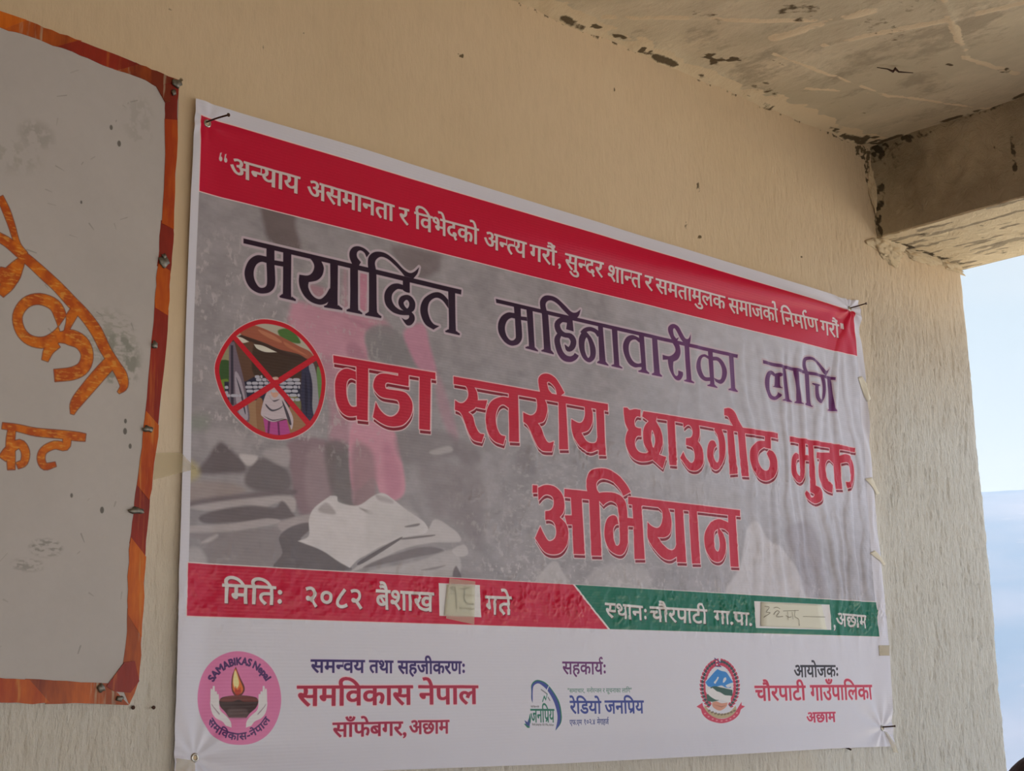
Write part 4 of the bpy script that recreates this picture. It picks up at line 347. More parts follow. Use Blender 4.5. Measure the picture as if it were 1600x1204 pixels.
ART = {
 'photo': [
  ('133.0,908.7 193.7,913.0 198.5,880.4 209.8,843.7 178.2,833.7 148.7,846.0 138.0,865.7', (112, 96, 100), 0.8, 7),
  ('400.0,889.1 501.1,896.3 510.2,883.2 504.5,864.3 480.5,848.0 456.8,842.1 424.7,852.0', (122, 106, 112), 0.65, 8),
  ('202.2,754.1 268.5,752.6 359.0,750.0 345.5,729.9 341.5,711.5 351.1,681.8 348.5,654.9 269.7,639.6 246.4,662.1 213.1,695.7 187.9,713.1 189.9,739.1', (214, 158, 184), 0.95, 7),
  ('298.0,827.7 308.5,755.9 338.5,755.4 379.3,753.9 400.0,730.4 355.5,730.3 299.0,707.5', (206, 152, 176), 0.8, 10),
  ('321.3,829.4 348.3,831.7 348.6,762.7 326.7,761.8', (214, 140, 172), 0.8, 5),
  ('228.6,787.7 264.9,783.2 244.8,766.0 227.4,775.2', (190, 140, 160), 0.8, 5),
  ('248.9,666.8 285.0,659.0 285.7,585.8 322.3,568.6 307.0,524.0 271.0,520.3 270.3,583.9', (196, 150, 172), 0.8, 8),
  ('303.0,696.7 321.5,703.9 348.4,677.0 327.0,665.1 305.8,679.5', (184, 134, 158), 0.7, 6),
  ('268.5,748.2 359.0,738.8 353.6,726.7 305.3,741.1', (178, 126, 150), 0.6, 5),
  ('342.8,725.0 369.9,742.8 403.1,741.5 442.5,713.5 450.9,682.8 359.2,674.1 345.6,698.7', (148, 144, 152), 0.9, 5),
  ('425.5,740.5 468.5,761.3 482.7,724.2 498.3,671.2 462.2,675.3 436.8,708.1', (210, 150, 180), 0.9, 6),
  ('496.9,671.0 511.4,659.2 545.8,571.7 528.0,565.2 499.4,621.0', (190, 150, 170), 0.7, 8),
  ('194.0,524.9 271.6,526.7 277.7,444.5 231.5,408.7 208.4,417.6 192.2,484.1', (152, 124, 138), 0.8, 6),
  ('229.9,513.6 263.8,510.6 272.5,441.9 236.5,415.5 223.1,457.1', (172, 152, 164), 0.8, 8),
  ('263.6,528.1 317.1,522.6 328.6,431.1 291.0,434.7 269.7,461.1', (128, 120, 126), 0.85, 7),
  ('308.7,568.5 327.7,568.4 332.1,517.5 320.4,434.8 314.6,500.2', (214, 176, 196), 0.8, 6),
  ('316.5,565.7 397.2,565.9 417.1,522.4 427.0,464.3 402.8,444.3 374.8,453.2 358.1,478.5 317.3,457.3', (222, 162, 188), 0.95, 4),
  ('316.8,527.9 357.9,520.9 363.7,447.9 322.9,427.1', (170, 140, 152), 0.85, 8),
  ('380.2,541.3 405.7,523.5 417.0,465.7 388.8,454.4', (204, 140, 168), 0.6, 8),
  ('27.6,456.3 45.1,482.3 65.3,508.0 84.4,498.6 108.7,480.3 111.5,466.0 80.7,461.1', (112, 102, 110), 0.9, 5),
  ('111.9,447.4 116.2,470.6 135.1,489.2 154.7,489.0 189.8,475.4 192.9,446.0 141.1,437.5', (122, 114, 122), 0.9, 5),
  ('101.2,492.0 132.6,492.1 123.2,477.5 111.2,478.5', (216, 210, 218), 0.9, 3),
  ('142.2,500.4 189.2,511.6 189.7,481.8 164.7,485.7', (186, 178, 188), 0.8, 4),
  ('43.8,525.2 105.1,527.9 101.0,500.3 67.6,509.3 47.0,496.8', (186, 180, 190), 0.7, 6),
  ('11.2,539.9 43.2,545.8 41.4,527.0 14.1,521.9', (150, 160, 152), 0.6, 10),
  ('8.9,472.7 24.9,468.1 30.0,452.4 9.9,442.6', (200, 186, 130), 0.7, 8),
  ('32.5,444.6 88.2,445.4 112.2,435.1 65.5,419.0 15.5,411.0 12.6,430.8', (172, 158, 160), 0.8, 6),
  ('15.4,413.0 93.3,429.4 195.4,446.2 198.1,435.8 112.6,420.7 15.7,403.1', (122, 110, 120), 0.8, 4),
  ('13.5,402.9 56.4,414.2 117.3,425.1 195.5,435.6 206.0,415.3 196.0,410.4 180.7,426.0 146.5,412.9 117.5,414.9 61.4,402.5', (196, 188, 196), 0.9, 3),
  ('34.2,392.4 77.5,406.7 131.9,414.9 166.1,414.4 180.7,426.0 198.5,410.5 196.2,399.9 94.5,386.6 41.3,381.9', (118, 108, 116), 0.9, 3),
  ('12.2,375.0 78.2,382.4 154.2,396.9 176.4,392.2 113.7,376.7 71.6,369.9 14.7,365.3', (194, 186, 194), 0.9, 2),
  ('14.8,364.3 71.6,369.9 132.8,378.9 176.5,386.0 191.3,391.1 176.8,369.3 177.6,328.0 50.2,315.8 37.7,352.8', (156, 148, 156), 0.85, 4),
  ('37.7,352.8 62.4,366.3 64.8,362.4 49.0,353.5', (206, 200, 208), 0.8, 3),
  ('176.4,392.2 231.5,408.7 234.2,396.2 198.9,385.4 181.6,378.0', (188, 178, 186), 0.9, 3),
  ('175.6,369.3 198.9,387.5 231.6,396.0 234.3,385.6 216.8,367.6 242.4,360.7 294.6,335.9 310.5,323.9 172.9,317.5 182.2,344.8', (116, 108, 116), 0.9, 2),
  ('15.5,341.6 35.7,342.7 47.7,323.6 18.5,320.1', (198, 192, 200), 0.8, 5),
  ('231.6,400.2 241.6,420.1 272.5,441.9! 285.7,441.9 291.1,432.5 328.6,430.6 359.9,449.0 380.7,455.1 403.2,445.7 431.6,430.0 469.1,412.3 474.8,394.6 425.8,384.7 375.3,366.2 348.0,351.6 329.1,342.0 313.2,328.3! 289.3,337.8 257.9,353.1 211.8,365.2! 231.9,374.9', (226, 221, 230), 1, 1.5),
  ('249.3,416.4 264.8,430.5 283.3,416.8 275.4,411.9', (176, 168, 176), 0.8, 3),
  ('331.3,426.9 358.6,422.3 353.1,417.5', (150, 142, 150), 0.8, 2),
  ('350.0,429.1 417.0,434.2 451.3,423.2 465.7,394.8 388.8,374.4 350.3,359.1', (214, 210, 218), 0.8, 8),
  ('366.5,451.4 397.2,446.1 400.0,439.6 372.0,441.9', (186, 178, 188), 0.8, 3),
  ('468.6,392.7 492.3,419.3 527.9,408.0 547.4,395.4 545.8,383.8 486.0,379.1 416.9,362.8 350.4,333.0 318.2,325.0 411.2,378.0', (210, 205, 213), 0.95, 2),
  ('334.1,340.9 411.2,381.3 414.1,378.2 339.6,336.8', (110, 102, 110), 0.9, 1),
  ('422.6,383.1 486.2,392.7 486.1,389.8 425.4,380.6', (130, 122, 130), 0.9, 1),
  ('428.3,403.6 457.1,410.0 454.2,405.3 431.1,401.6', (130, 122, 130), 0.9, 1.5),
  ('339.6,329.3 380.5,347.6 468.5,371.3 514.0,365.9 456.8,353.8 388.8,339.3', (136, 128, 136), 0.9, 2),
  ('350.5,324.4 456.7,347.1 533.5,369.3 539.0,326.2 388.9,324.0', (204, 199, 207), 0.8, 3),
  ('462.4,331.8 515.3,342.2 491.6,334.2', (140, 132, 140), 0.8, 2),
  ('530.5,369.1 557.9,379.9 566.8,364.3 545.4,358.5', (212, 207, 215), 0.8, 2),
  ('530.0,323.6 539.2,342.2 549.5,323.3', (120, 110, 120), 0.9, 2),
  ('417.2,563.6 535.9,572.1 535.4,531.9 469.4,516.1 417.1,515.6', (146, 138, 146), 0.7, 8),
  ('481.3,535.8 523.5,549.5 532.5,541.0 493.2,531.2', (196, 190, 198), 0.8, 3),
  ('457.6,514.9 535.3,517.8 597.2,514.2 602.0,434.1 594.8,377.4 534.1,419.9 492.3,426.2 463.2,474.2', (148, 138, 146), 0.55, 14),
  ('535.7,557.9 582.2,558.0 597.4,528.5 553.7,521.9', (140, 130, 138), 0.6, 8),
  ('691.9,567.1 725.3,565.7 730.8,521.7 687.7,529.9', (140, 134, 142), 0.6, 8),
  ('705.3,305.3 772.0,362.8 799.1,340.4 809.7,323.0 705.7,320.7', (210, 204, 212), 0.7, 3),
  ('849.5,326.6 909.1,361.6 1018.4,362.8 1028.6,321.4 878.2,323.8', (208, 203, 211), 0.5, 6),
  ('1279.0,313.3 1319.7,381.7 1347.3,455.6 1385.6,476.5 1419.8,441.8 1470.8,421.6 1520.1,372.7 1553.8,317.9', (224, 220, 232), 0.7, 5),
  ('1482.5,464.4 1563.1,488.8 1597.5,433.5 1610.2,324.5 1546.4,322.4 1507.3,400.2', (168, 162, 178), 0.6, 8),
  ('999.0,586.3 1106.0,553.2 1310.4,535.1 1337.2,509.8 1169.3,505.7 990.5,542.6', (190, 186, 196), 0.5, 12),
  ('960.3,430.5 1015.1,417.2 1019.1,375.4 970.5,389.5', (190, 184, 192), 0.6, 8),
 ],
 'pic': [
  ('53.8,615.4 61.2,648.0 85.5,683.7 117.1,705.9 147.6,714.8 187.8,711.7 222.3,693.8 248.1,666.2 260.7,632.7 254.9,588.9 235.8,553.8 204.4,532.1 169.1,522.6 129.9,528.6 97.5,547.2 71.6,573.5', (88, 66, 60), 1, 0),
  ('75.1,674.5 117.1,705.9 147.6,714.8 187.8,711.7 222.3,693.8 248.1,666.2 215.8,671.2 174.8,686.3 128.2,696.3 89.9,676.8', (196, 190, 178), 1, 0),
  ('56.7,658.5 81.6,669.9 82.7,626.9 59.7,627.4', (166, 160, 128), 1, 1),
  ('57.5,630.8 80.4,635.9 81.2,604.4 60.5,597.9', (62, 96, 52), 1, 1),
  ('60.4,601.6 77.0,607.5 76.3,592.6 65.0,587.4', (120, 150, 60), 1, 1),
  ('167.8,700.7 192.5,705.7 211.0,686.1 188.3,684.6 172.5,689.8', (86, 126, 66), 1, 1.5),
  ('88.0,669.0 126.7,669.3 127.8,618.2 108.7,608.1 97.7,621.6', (110, 78, 64), 1, 2),
  ('122.3,668.6 139.8,668.4 166.3,662.8 215.9,663.4 218.7,630.8 167.1,621.8 123.4,621.4', (74, 54, 46), 1, 2),
  ('98.1,688.5 117.2,700.2 139.1,699.0 174.7,690.2 208.8,679.9 229.5,674.3 237.7,663.7 225.1,660.9 206.7,666.9 170.7,669.3 148.4,674.5 122.1,679.0 100.4,682.3', (176, 100, 80), 1, 0.6),
  ('100.5,681.3 122.1,678.1 148.4,673.6 188.7,665.2 225.1,660.9 216.0,655.7 175.3,661.3 137.5,670.9 100.6,676.6', (70, 48, 44), 1, 0.8),
  ('130.4,695.6 156.9,691.2 174.9,682.5 166.0,681.1 139.3,688.4', (210, 140, 110), 0.8, 1),
  ('179.3,683.2 206.6,673.7 225.0,666.7 211.3,668.6 184.0,676.1', (206, 130, 100), 0.8, 1),
  ('122.3,670.5! 139.7,670.3 166.3,663.8! 144.3,660.9 128.9,663.9', (232, 228, 220), 1, 0.4),
  ('89.9,677.8! 100.6,677.6 114.0,673.0! 100.8,669.5', (232, 228, 220), 1, 0.4),
  ('70.8,603.0! 108.7,608.1! 123.5,617.7! 212.0,622.1! 212.5,591.3! 190.1,582.8! 141.6,582.4! 109.4,578.3! 73.7,573.8!', (44, 44, 72), 1, 1),
  ('213.8,649.5! 228.7,651.6! 238.3,625.7! 236.9,559.7! 217.5,561.3! 212.4,599.0!', (58, 56, 88), 1, 1),
  ('227.6,649.5 236.7,654.8 245.2,626.6 247.9,595.8 242.5,564.2 235.4,582.6 234.9,621.3', (166, 164, 178), 1, 1),
  ('243.7,649.9 254.2,643.5 258.2,604.9 249.0,596.0 245.3,618.8', (112, 150, 92), 1, 1),
  ('88.8,557.2 109.6,572.7 130.8,581.0 141.9,571.1 140.7,528.0 104.1,538.7', (176, 138, 108), 1, 1),
  ('188.1,573.0 203.6,578.7 226.7,554.7 204.4,532.1 188.8,531.4', (168, 128, 98), 1, 1),
  ('77.4,667.4! 86.9,668.8! 102.0,622.2 111.4,586.0 116.6,545.7 93.2,552.2 81.3,563.7 78.7,618.9', (126, 112, 132), 1, 0.8),
  ('89.3,620.4 100.1,610.7 109.4,578.3 114.4,549.1 101.6,551.3 92.5,576.2', (184, 174, 194), 1, 0.8),
  ('80.7,662.2! 85.0,662.9! 88.5,568.3! 83.3,567.6!', (60, 54, 76), 1, 0.6),
  ('128.7,580.7 139.4,584.0 142.2,558.0 151.5,529.2 134.1,531.0 129.3,554.6', (160, 116, 88), 1, 0.8),
  ('189.9,594.2 205.6,596.2 212.5,587.5 210.5,571.9 196.9,579.8', (130, 130, 90), 1, 1),
  ('143.7,586.4 150.0,598.6 160.8,605.7 174.1,603.6 180.0,589.1 190.3,575.2 198.4,559.0 195.3,541.6 186.1,557.6 159.8,549.8 141.1,556.0 137.7,563.1', (212, 198, 212), 1, 0.5),
  ('155.5,600.2 163.1,604.1 170.2,602.2 169.4,594.4 163.4,589.3 157.2,592.3', (226, 176, 160), 1, 0.5),
  ('141.8,554.2! 159.8,549.8 186.1,556.6! 194.4,532.0! 169.1,522.6! 148.3,525.1!', (196, 84, 164), 1, 0.5),
  ('151.0,550.6! 155.4,550.2! 153.7,525.7! 150.4,527.2!', (120, 40, 100), 1, 0.8),
  ('168.5,550.8! 171.8,551.2! 174.5,526.0! 171.2,524.8!', (120, 40, 100), 1, 0.8),
  ('146.1,577.3 159.4,569.5 176.9,577.3 180.0,587.2 176.9,575.4 159.4,566.7 148.4,571.9', (40, 36, 62), 0.9, 0.5),
  ('142.2,558.0 159.7,553.5 181.6,558.9 159.7,551.7', (40, 36, 62), 0.9, 0.5),
  ('176.7,586.8 188.1,569.2 195.1,551.0 190.7,550.5 181.4,572.2', (40, 36, 62), 0.9, 0.5),
  ('152.4,591.3 159.1,584.6 172.2,588.2 161.3,582.6', (40, 36, 62), 0.9, 0.5),
  ('91.6,613.2 102.8,588.6 109.9,559.8 107.8,559.5 99.6,588.2', (40, 36, 62), 0.9, 0.5),
  ('220.8,638.8 226.0,600.8 224.2,565.9 220.4,592.4', (40, 36, 62), 0.9, 0.5),
  ('230.0,640.1 235.0,609.7 233.2,574.7 230.5,601.4', (40, 36, 62), 0.9, 0.5),
  ('125.6,619.8 130.5,621.3 133.7,620.8 134.2,617.6 130.6,616.4 126.1,616.3', (196, 196, 216), 1, 0.4),
  ('135.5,621.2 138.1,622.3 139.0,621.5 139.5,618.4 138.2,617.4 136.0,617.7', (196, 196, 216), 1, 0.4),
  ('127.9,615.4 133.3,616.9 137.1,616.5 137.6,613.4 133.5,612.0 128.4,611.9', (196, 196, 216), 1, 0.4),
  ('138.9,616.9 143.5,618.3 146.5,617.8 147.0,614.6 143.6,613.4 139.4,613.4', (196, 196, 216), 1, 0.4),
  ('148.2,618.2 152.6,619.6 155.2,619.0 155.7,615.8 152.7,614.6 148.7,614.7', (196, 196, 216), 1, 0.4),
  ('157.0,619.4 162.6,620.9 166.4,620.5 166.9,617.3 162.7,616.0 157.5,615.9', (196, 196, 216), 1, 0.4),
  ('168.2,621.0 175.6,622.7 181.4,622.6 181.9,619.4 175.7,617.8 168.7,617.4', (196, 196, 216), 1, 0.4),
  ('183.1,623.0 190.2,624.7 195.6,624.5 196.1,621.3 190.3,619.8 183.6,619.4', (196, 196, 216), 1, 0.4),
  ('197.4,625.0 204.4,626.7 209.7,626.4 210.2,623.2 204.5,621.7 197.9,621.4', (196, 196, 216), 1, 0.4),
  ('110.9,607.5 115.7,608.9 118.8,608.4 119.3,605.2 115.8,604.0 111.4,604.0', (196, 196, 216), 1, 0.4),
  ('120.5,608.8 126.4,610.3 130.7,610.0 131.2,606.8 126.5,605.4 121.0,605.3', (196, 196, 216), 1, 0.4),
  ('132.4,610.4 137.4,611.8 140.8,611.3 141.3,608.2 137.6,606.9 132.9,606.9', (196, 196, 216), 1, 0.4),
  ('142.6,611.8 147.3,613.2 150.3,612.6 150.8,609.5 147.4,608.2 143.1,608.2', (196, 196, 216), 1, 0.4),
  ('152.0,613.0 156.6,614.4 159.4,613.8 159.9,610.7 156.7,609.5 152.6,609.5', (196, 196, 216), 1, 0.4),
  ('161.1,614.3 166.0,615.7 169.2,615.2 169.8,612.0 166.1,610.8 161.6,610.7', (196, 196, 216), 1, 0.4),
  ('171.0,615.6 178.5,617.4 184.3,617.2 184.8,614.0 178.6,612.4 171.5,612.1', (196, 196, 216), 1, 0.4),
  ('186.0,617.6 193.3,619.4 198.7,619.2 199.2,616.0 193.3,614.4 186.6,614.1', (196, 196, 216), 1, 0.4),
  ('200.5,619.6 206.8,621.2 211.3,620.9 211.8,617.7 206.9,616.2 201.0,616.0', (196, 196, 216), 1, 0.4),
  ('108.9,601.0 115.7,602.7 120.8,602.4 121.3,599.3 115.8,597.8 109.4,597.5', (196, 196, 216), 1, 0.4),
  ('122.5,602.8 127.2,604.2 130.3,603.7 130.8,600.6 127.3,599.3 123.0,599.3', (196, 196, 216), 1, 0.4),
  ('132.0,604.1 137.2,605.5 140.6,605.1 141.2,601.9 137.3,600.7 132.5,600.6', (196, 196, 216), 1, 0.4),
  ('142.4,605.5 148.7,607.1 153.3,606.8 153.8,603.6 148.8,602.2 142.9,602.0', (196, 196, 216), 1, 0.4),
  ('155.0,607.2 161.8,608.8 166.8,608.6 167.3,605.4 161.9,603.9 155.6,603.6', (196, 196, 216), 1, 0.4),
  ('168.5,609.0 175.8,610.7 181.3,610.5 181.8,607.3 175.9,605.8 169.1,605.4', (196, 196, 216), 1, 0.4),
  ('183.0,610.9 190.4,612.7 196.0,612.5 196.5,609.3 190.5,607.7 183.5,607.4', (196, 196, 216), 1, 0.4),
  ('197.8,612.9 202.4,614.3 205.2,613.7 205.7,610.5 202.5,609.3 198.3,609.3', (196, 196, 216), 1, 0.4),
  ('207.0,614.1 209.5,615.2 210.3,614.4 210.8,611.2 209.6,610.2 207.5,610.5', (196, 196, 216), 1, 0.4),
  ('111.2,595.0 117.5,596.5 122.2,596.2 122.7,593.1 117.6,591.7 111.7,591.5', (196, 196, 216), 1, 0.4),
  ('123.9,596.6 129.7,598.2 133.9,597.8 134.4,594.6 129.8,593.3 124.4,593.1', (196, 196, 216), 1, 0.4),
  ('135.6,598.2 140.3,599.5 143.3,599.0 143.8,595.9 140.4,594.7 136.1,594.7', (196, 196, 216), 1, 0.4),
  ('145.1,599.4 150.8,600.9 154.9,600.5 155.4,597.4 150.9,596.0 145.6,595.9', (196, 196, 216), 1, 0.4),
  ('156.7,600.9 161.1,602.3 163.9,601.7 164.4,598.5 161.2,597.4 157.2,597.4', (196, 196, 216), 1, 0.4),
  ('165.6,602.1 173.1,603.9 178.9,603.7 179.4,600.5 173.2,598.9 166.1,598.6', (196, 196, 216), 1, 0.4),
  ('180.6,604.1 188.0,605.8 193.5,605.6 194.0,602.4 188.0,600.9 181.2,600.5', (196, 196, 216), 1, 0.4),
  ('195.3,606.0 201.5,607.6 206.0,607.2 206.5,604.0 201.6,602.6 195.8,602.5', (196, 196, 216), 1, 0.4),
  ('73.4,583.0 78.4,584.4 81.7,583.9 82.2,580.8 78.5,579.6 74.0,579.5', (196, 196, 216), 1, 0.4),
  ('83.4,584.3 90.4,585.9 95.8,585.7 96.3,582.6 90.5,581.1 83.9,580.8', (196, 196, 216), 1, 0.4),
  ('97.5,586.1 100.1,587.2 101.2,586.4 101.7,583.3 100.3,582.3 98.0,582.6', (196, 196, 216), 1, 0.4),
  ('176.5,596.7 183.8,598.4 189.4,598.2 190.0,595.0 183.9,593.5 177.0,593.1', (196, 196, 216), 1, 0.4),
  ('191.2,598.6 198.5,600.3 204.1,600.1 204.6,596.9 198.6,595.3 191.7,595.0', (196, 196, 216), 1, 0.4),
  ('205.9,600.5 209.1,601.7 210.5,600.9 211.0,597.7 209.1,596.7 206.4,596.9', (196, 196, 216), 1, 0.4),
  ('190.0,591.4 195.7,592.9 199.6,592.4 200.2,589.2 195.8,587.9 190.5,587.8', (196, 196, 216), 1, 0.4),
  ('201.4,592.8 206.9,594.3 210.6,593.8 211.1,590.6 207.0,589.3 202.0,589.2', (196, 196, 216), 1, 0.4),
  ('72.0,595.7 75.7,597.0 77.7,596.3 78.2,593.2 75.8,592.2 72.6,592.3', (196, 196, 216), 1, 0.4),
  ('72.3,587.4 75.9,588.7 77.9,588.0 78.4,584.9 76.0,583.9 72.8,584.0', (196, 196, 216), 1, 0.4),
 ],
 'picx': [
  ('86.0,680.0! 92.5,676.9! 232.3,558.2! 224.4,551.5! 82.5,674.2!', (214, 26, 50), 1, 0),
  ('239.9,671.3! 245.8,663.9! 87.8,554.3! 81.3,561.8!', (214, 26, 50), 1, 0),
  ('158.3,621.5 167.1,623.7 169.4,620.2 161.7,618.2', (240, 200, 190), 0.8, 0.5),
 ],
 'lamp': [
  ('74.7,120.0! 81.5,126.4 109.6,128.9 138.3,125.8 144.5,119.1! 139.9,110.2 129.3,102.4 123.4,96.1! 93.9,96.7! 86.7,105.1 78.4,112.1', (62, 28, 28), 1, 0.4),
  ('76.5,121.0 86.1,126.4 109.6,128.5 135.9,125.4 143.3,119.7 119.3,119.4 109.7,122.6 98.0,119.7', (120, 52, 46), 1, 0.5),
  ('93.6,108.9 121.9,108.5 123.4,96.1 93.9,96.7', (120, 96, 98), 0.6, 3),
  ('102.6,170.9! 111.3,154.5 118.7,142.4 118.9,134.4 112.0,127.5 102.5,128.6 96.3,138.6 96.6,156.5', (110, 40, 36), 1, 0.3),
  ('102.4,167.5 109.4,153.5 116.4,140.4 115.4,133.5 109.5,130.5 102.8,132.6 98.4,139.6 98.3,154.5', (240, 120, 40), 1, 0.6),
  ('102.0,165.5 107.7,153.5 109.2,144.5 104.6,138.5 99.7,144.5 99.0,154.5', (252, 236, 170), 1, 1.2),
  ('103.3,142.5 107.0,136.5 111.6,140.5 113.0,132.5 107.2,128.9 102.4,132.6', (200, 50, 30), 0.9, 1),
  ('60.6,136.9 62.1,138.4 63.8,136.8 64.9,113.3 61.0,115.3', (240, 236, 244), 1, 0.3),
  ('64.1,140.8 65.7,142.3 67.4,140.8 68.6,113.2 64.6,115.2', (240, 236, 244), 1, 0.3),
  ('68.0,133.3 69.6,134.8 71.3,133.2 72.3,113.2 68.3,115.2', (240, 236, 244), 1, 0.3),
  ('71.4,129.3 73.0,130.9 74.6,129.3 75.6,113.1 71.6,115.1', (240, 236, 244), 1, 0.3),
  ('60.4,120.2 67.8,117.2 75.3,115.1! 78.5,107.2 89.2,99.1 96.4,91.1 98.1,82.2! 88.4,85.0! 82.4,91.4 70.7,96.6 63.1,105.5', (240, 236, 244), 1, 0.3),
  ('62.8,117.2 64.5,113.3 75.2,102.3 77.0,102.9 66.8,112.3', (150, 120, 150), 0.8, 0.4),
  ('158.7,136.1 156.9,137.7 155.3,136.1 155.3,111.9 159.4,113.9', (240, 236, 244), 1, 0.3),
  ('154.7,140.2 153.0,141.8 151.3,140.2 151.4,112.0 155.5,113.9', (240, 236, 244), 1, 0.3),
  ('151.0,132.5 149.2,134.2 147.6,132.6 147.5,112.1 151.6,114.0', (240, 236, 244), 1, 0.3),
  ('147.7,128.5 145.9,130.2 144.3,128.6 144.2,112.1 148.2,114.1', (240, 236, 244), 1, 0.3),
  ('159.8,118.9 152.1,116.0 144.4,114.1! 141.4,106.1 130.8,98.3 123.8,90.5 122.6,81.6! 132.3,84.0! 138.2,90.2 150.1,95.0 157.7,103.9', (240, 236, 244), 1, 0.3),
  ('157.4,115.9 155.8,111.9 145.1,101.1 143.2,101.7 153.4,111.0', (150, 120, 150), 0.8, 0.4),
 ],
 'crest': [
  ('1202.6,98.4! 1194.4,100.6 1187.8,96.5! 1196.0,94.3', (206, 44, 84), 1, 0.25),
  ('1202.6,98.4! 1206.4,104.2 1199.1,108.0! 1195.8,102.5', (206, 44, 84), 1, 0.25),
  ('1202.6,98.4! 1197.8,101.6 1191.0,100.2! 1195.8,96.7', (38, 66, 70), 1, 0.25),
  ('1196.6,102.7! 1188.9,105.7 1181.6,102.4! 1189.3,99.4', (206, 44, 84), 1, 0.25),
  ('1196.6,102.7! 1201.2,107.9 1195.2,112.5! 1190.7,107.3', (206, 44, 84), 1, 0.25),
  ('1196.6,102.7! 1192.7,106.5 1185.5,105.5! 1189.4,101.8', (38, 66, 70), 1, 0.25),
  ('1191.5,107.8! 1184.7,111.6 1176.6,109.0! 1183.0,105.3', (206, 44, 84), 1, 0.25),
  ('1191.5,107.8! 1197.3,112.8 1192.7,117.8! 1186.5,112.9', (206, 44, 84), 1, 0.25),
  ('1191.5,107.8! 1188.5,112.1 1181.4,111.6! 1184.4,107.6', (38, 66, 70), 1, 0.25),
  ('1187.4,113.7! 1181.8,118.2 1173.0,116.5! 1178.5,111.9', (206, 44, 84), 1, 0.25),
  ('1187.4,113.7! 1193.9,117.8 1190.5,123.4! 1183.6,119.2', (206, 44, 84), 1, 0.25),
  ('1187.4,113.7! 1185.2,118.2 1178.1,118.5! 1179.9,114.3', (38, 66, 70), 1, 0.25),
  ('1184.0,120.0! 1179.8,125.1 1171.0,124.1! 1175.3,119.3', (206, 44, 84), 1, 0.25),
  ('1184.0,120.0! 1191.8,123.7 1189.7,129.2! 1181.9,125.9', (206, 44, 84), 1, 0.25),
  ('1184.0,120.0! 1183.5,124.5 1176.5,125.6! 1177.0,121.2', (38, 66, 70), 1, 0.25),
  ('1182.0,126.9! 1179.1,132.2 1170.3,132.3! 1173.3,127.0', (206, 44, 84), 1, 0.25),
  ('1182.0,126.9! 1190.6,129.5 1189.7,135.3! 1181.6,132.7', (206, 44, 84), 1, 0.25),
  ('1182.0,126.9! 1182.8,131.4 1176.2,133.3! 1175.5,128.8', (38, 66, 70), 1, 0.25),
  ('1181.3,133.8! 1180.0,139.6 1170.9,140.5! 1172.6,134.9', (206, 44, 84), 1, 0.25),
  ('1181.3,133.8! 1190.2,135.6 1191.0,141.4! 1182.5,139.6', (206, 44, 84), 1, 0.25),
  ('1181.3,133.8! 1182.8,138.3 1177.2,141.0! 1175.6,136.5', (38, 66, 70), 1, 0.25),
  ('1181.7,140.9! 1181.7,146.8 1173.5,148.7! 1173.6,143.1', (206, 44, 84), 1, 0.25),
  ('1181.7,140.9! 1191.0,142.0 1193.5,147.5! 1184.2,146.8', (206, 44, 84), 1, 0.25),
  ('1181.7,140.9! 1184.6,145.4 1179.3,148.4! 1176.6,144.1', (38, 66, 70), 1, 0.25),
  ('1183.9,148.1! 1185.2,153.9 1177.4,156.6! 1175.8,150.8', (206, 44, 84), 1, 0.25),
  ('1183.9,148.1! 1192.7,148.1 1196.4,153.4! 1187.6,153.4', (206, 44, 84), 1, 0.25),
  ('1183.9,148.1! 1187.5,152.1 1183.2,155.8! 1179.2,151.6', (38, 66, 70), 1, 0.25),
  ('1186.5,154.7! 1189.8,160.6 1182.5,164.0! 1179.6,158.5', (206, 44, 84), 1, 0.25),
  ('1186.5,154.7! 1195.6,153.9 1200.6,158.7! 1191.9,159.8', (206, 44, 84), 1, 0.25),
  ('1186.5,154.7! 1191.3,158.4 1187.9,162.4! 1183.0,158.7', (38, 66, 70), 1, 0.25),
  ('1190.7,161.1! 1195.3,166.7 1188.9,171.0! 1184.7,165.6', (206, 44, 84), 1, 0.25),
  ('1190.7,161.1! 1199.4,159.2 1205.6,163.8! 1196.9,165.6', (206, 44, 84), 1, 0.25),
  ('1190.7,161.1! 1196.4,164.6 1193.8,168.8! 1188.5,165.6', (38, 66, 70), 1, 0.25),
  ('1195.7,167.0! 1201.6,172.1 1196.4,177.1! 1190.6,172.0', (206, 44, 84), 1, 0.25),
  ('1195.7,167.0! 1204.0,164.3 1211.0,168.1! 1203.2,170.7', (206, 44, 84), 1, 0.25),
  ('1195.7,167.0! 1202.2,169.6 1200.9,174.2! 1194.4,171.5', (38, 66, 70), 1, 0.25),
  ('1202.0,172.1! 1208.6,176.6 1204.8,182.0! 1198.1,177.4', (206, 44, 84), 1, 0.25),
  ('1202.0,172.1! 1208.9,168.6 1217.2,171.6! 1210.2,175.0', (206, 44, 84), 1, 0.25),
  ('1202.0,172.1! 1208.9,174.2 1208.4,178.8! 1201.9,176.9', (38, 66, 70), 1, 0.25),
  ('1208.6,176.4! 1216.5,180.1 1214.0,186.0! 1206.1,182.2', (206, 44, 84), 1, 0.25),
  ('1208.6,176.4! 1214.7,172.1 1223.8,174.3! 1217.7,178.5', (206, 44, 84), 1, 0.25),
  ('1208.6,176.4! 1215.9,177.7 1216.7,182.6! 1209.8,180.9', (38, 66, 70), 1, 0.25),
  ('1216.1,179.6! 1224.8,182.9 1223.5,188.8! 1215.2,185.8', (206, 44, 84), 1, 0.25),
  ('1216.1,179.6! 1221.2,174.8 1230.7,175.9! 1225.5,181.0', (206, 44, 84), 1, 0.25),
  ('1216.1,179.6! 1223.8,180.4 1225.8,185.0! 1218.1,184.2', (38, 66, 70), 1, 0.25),
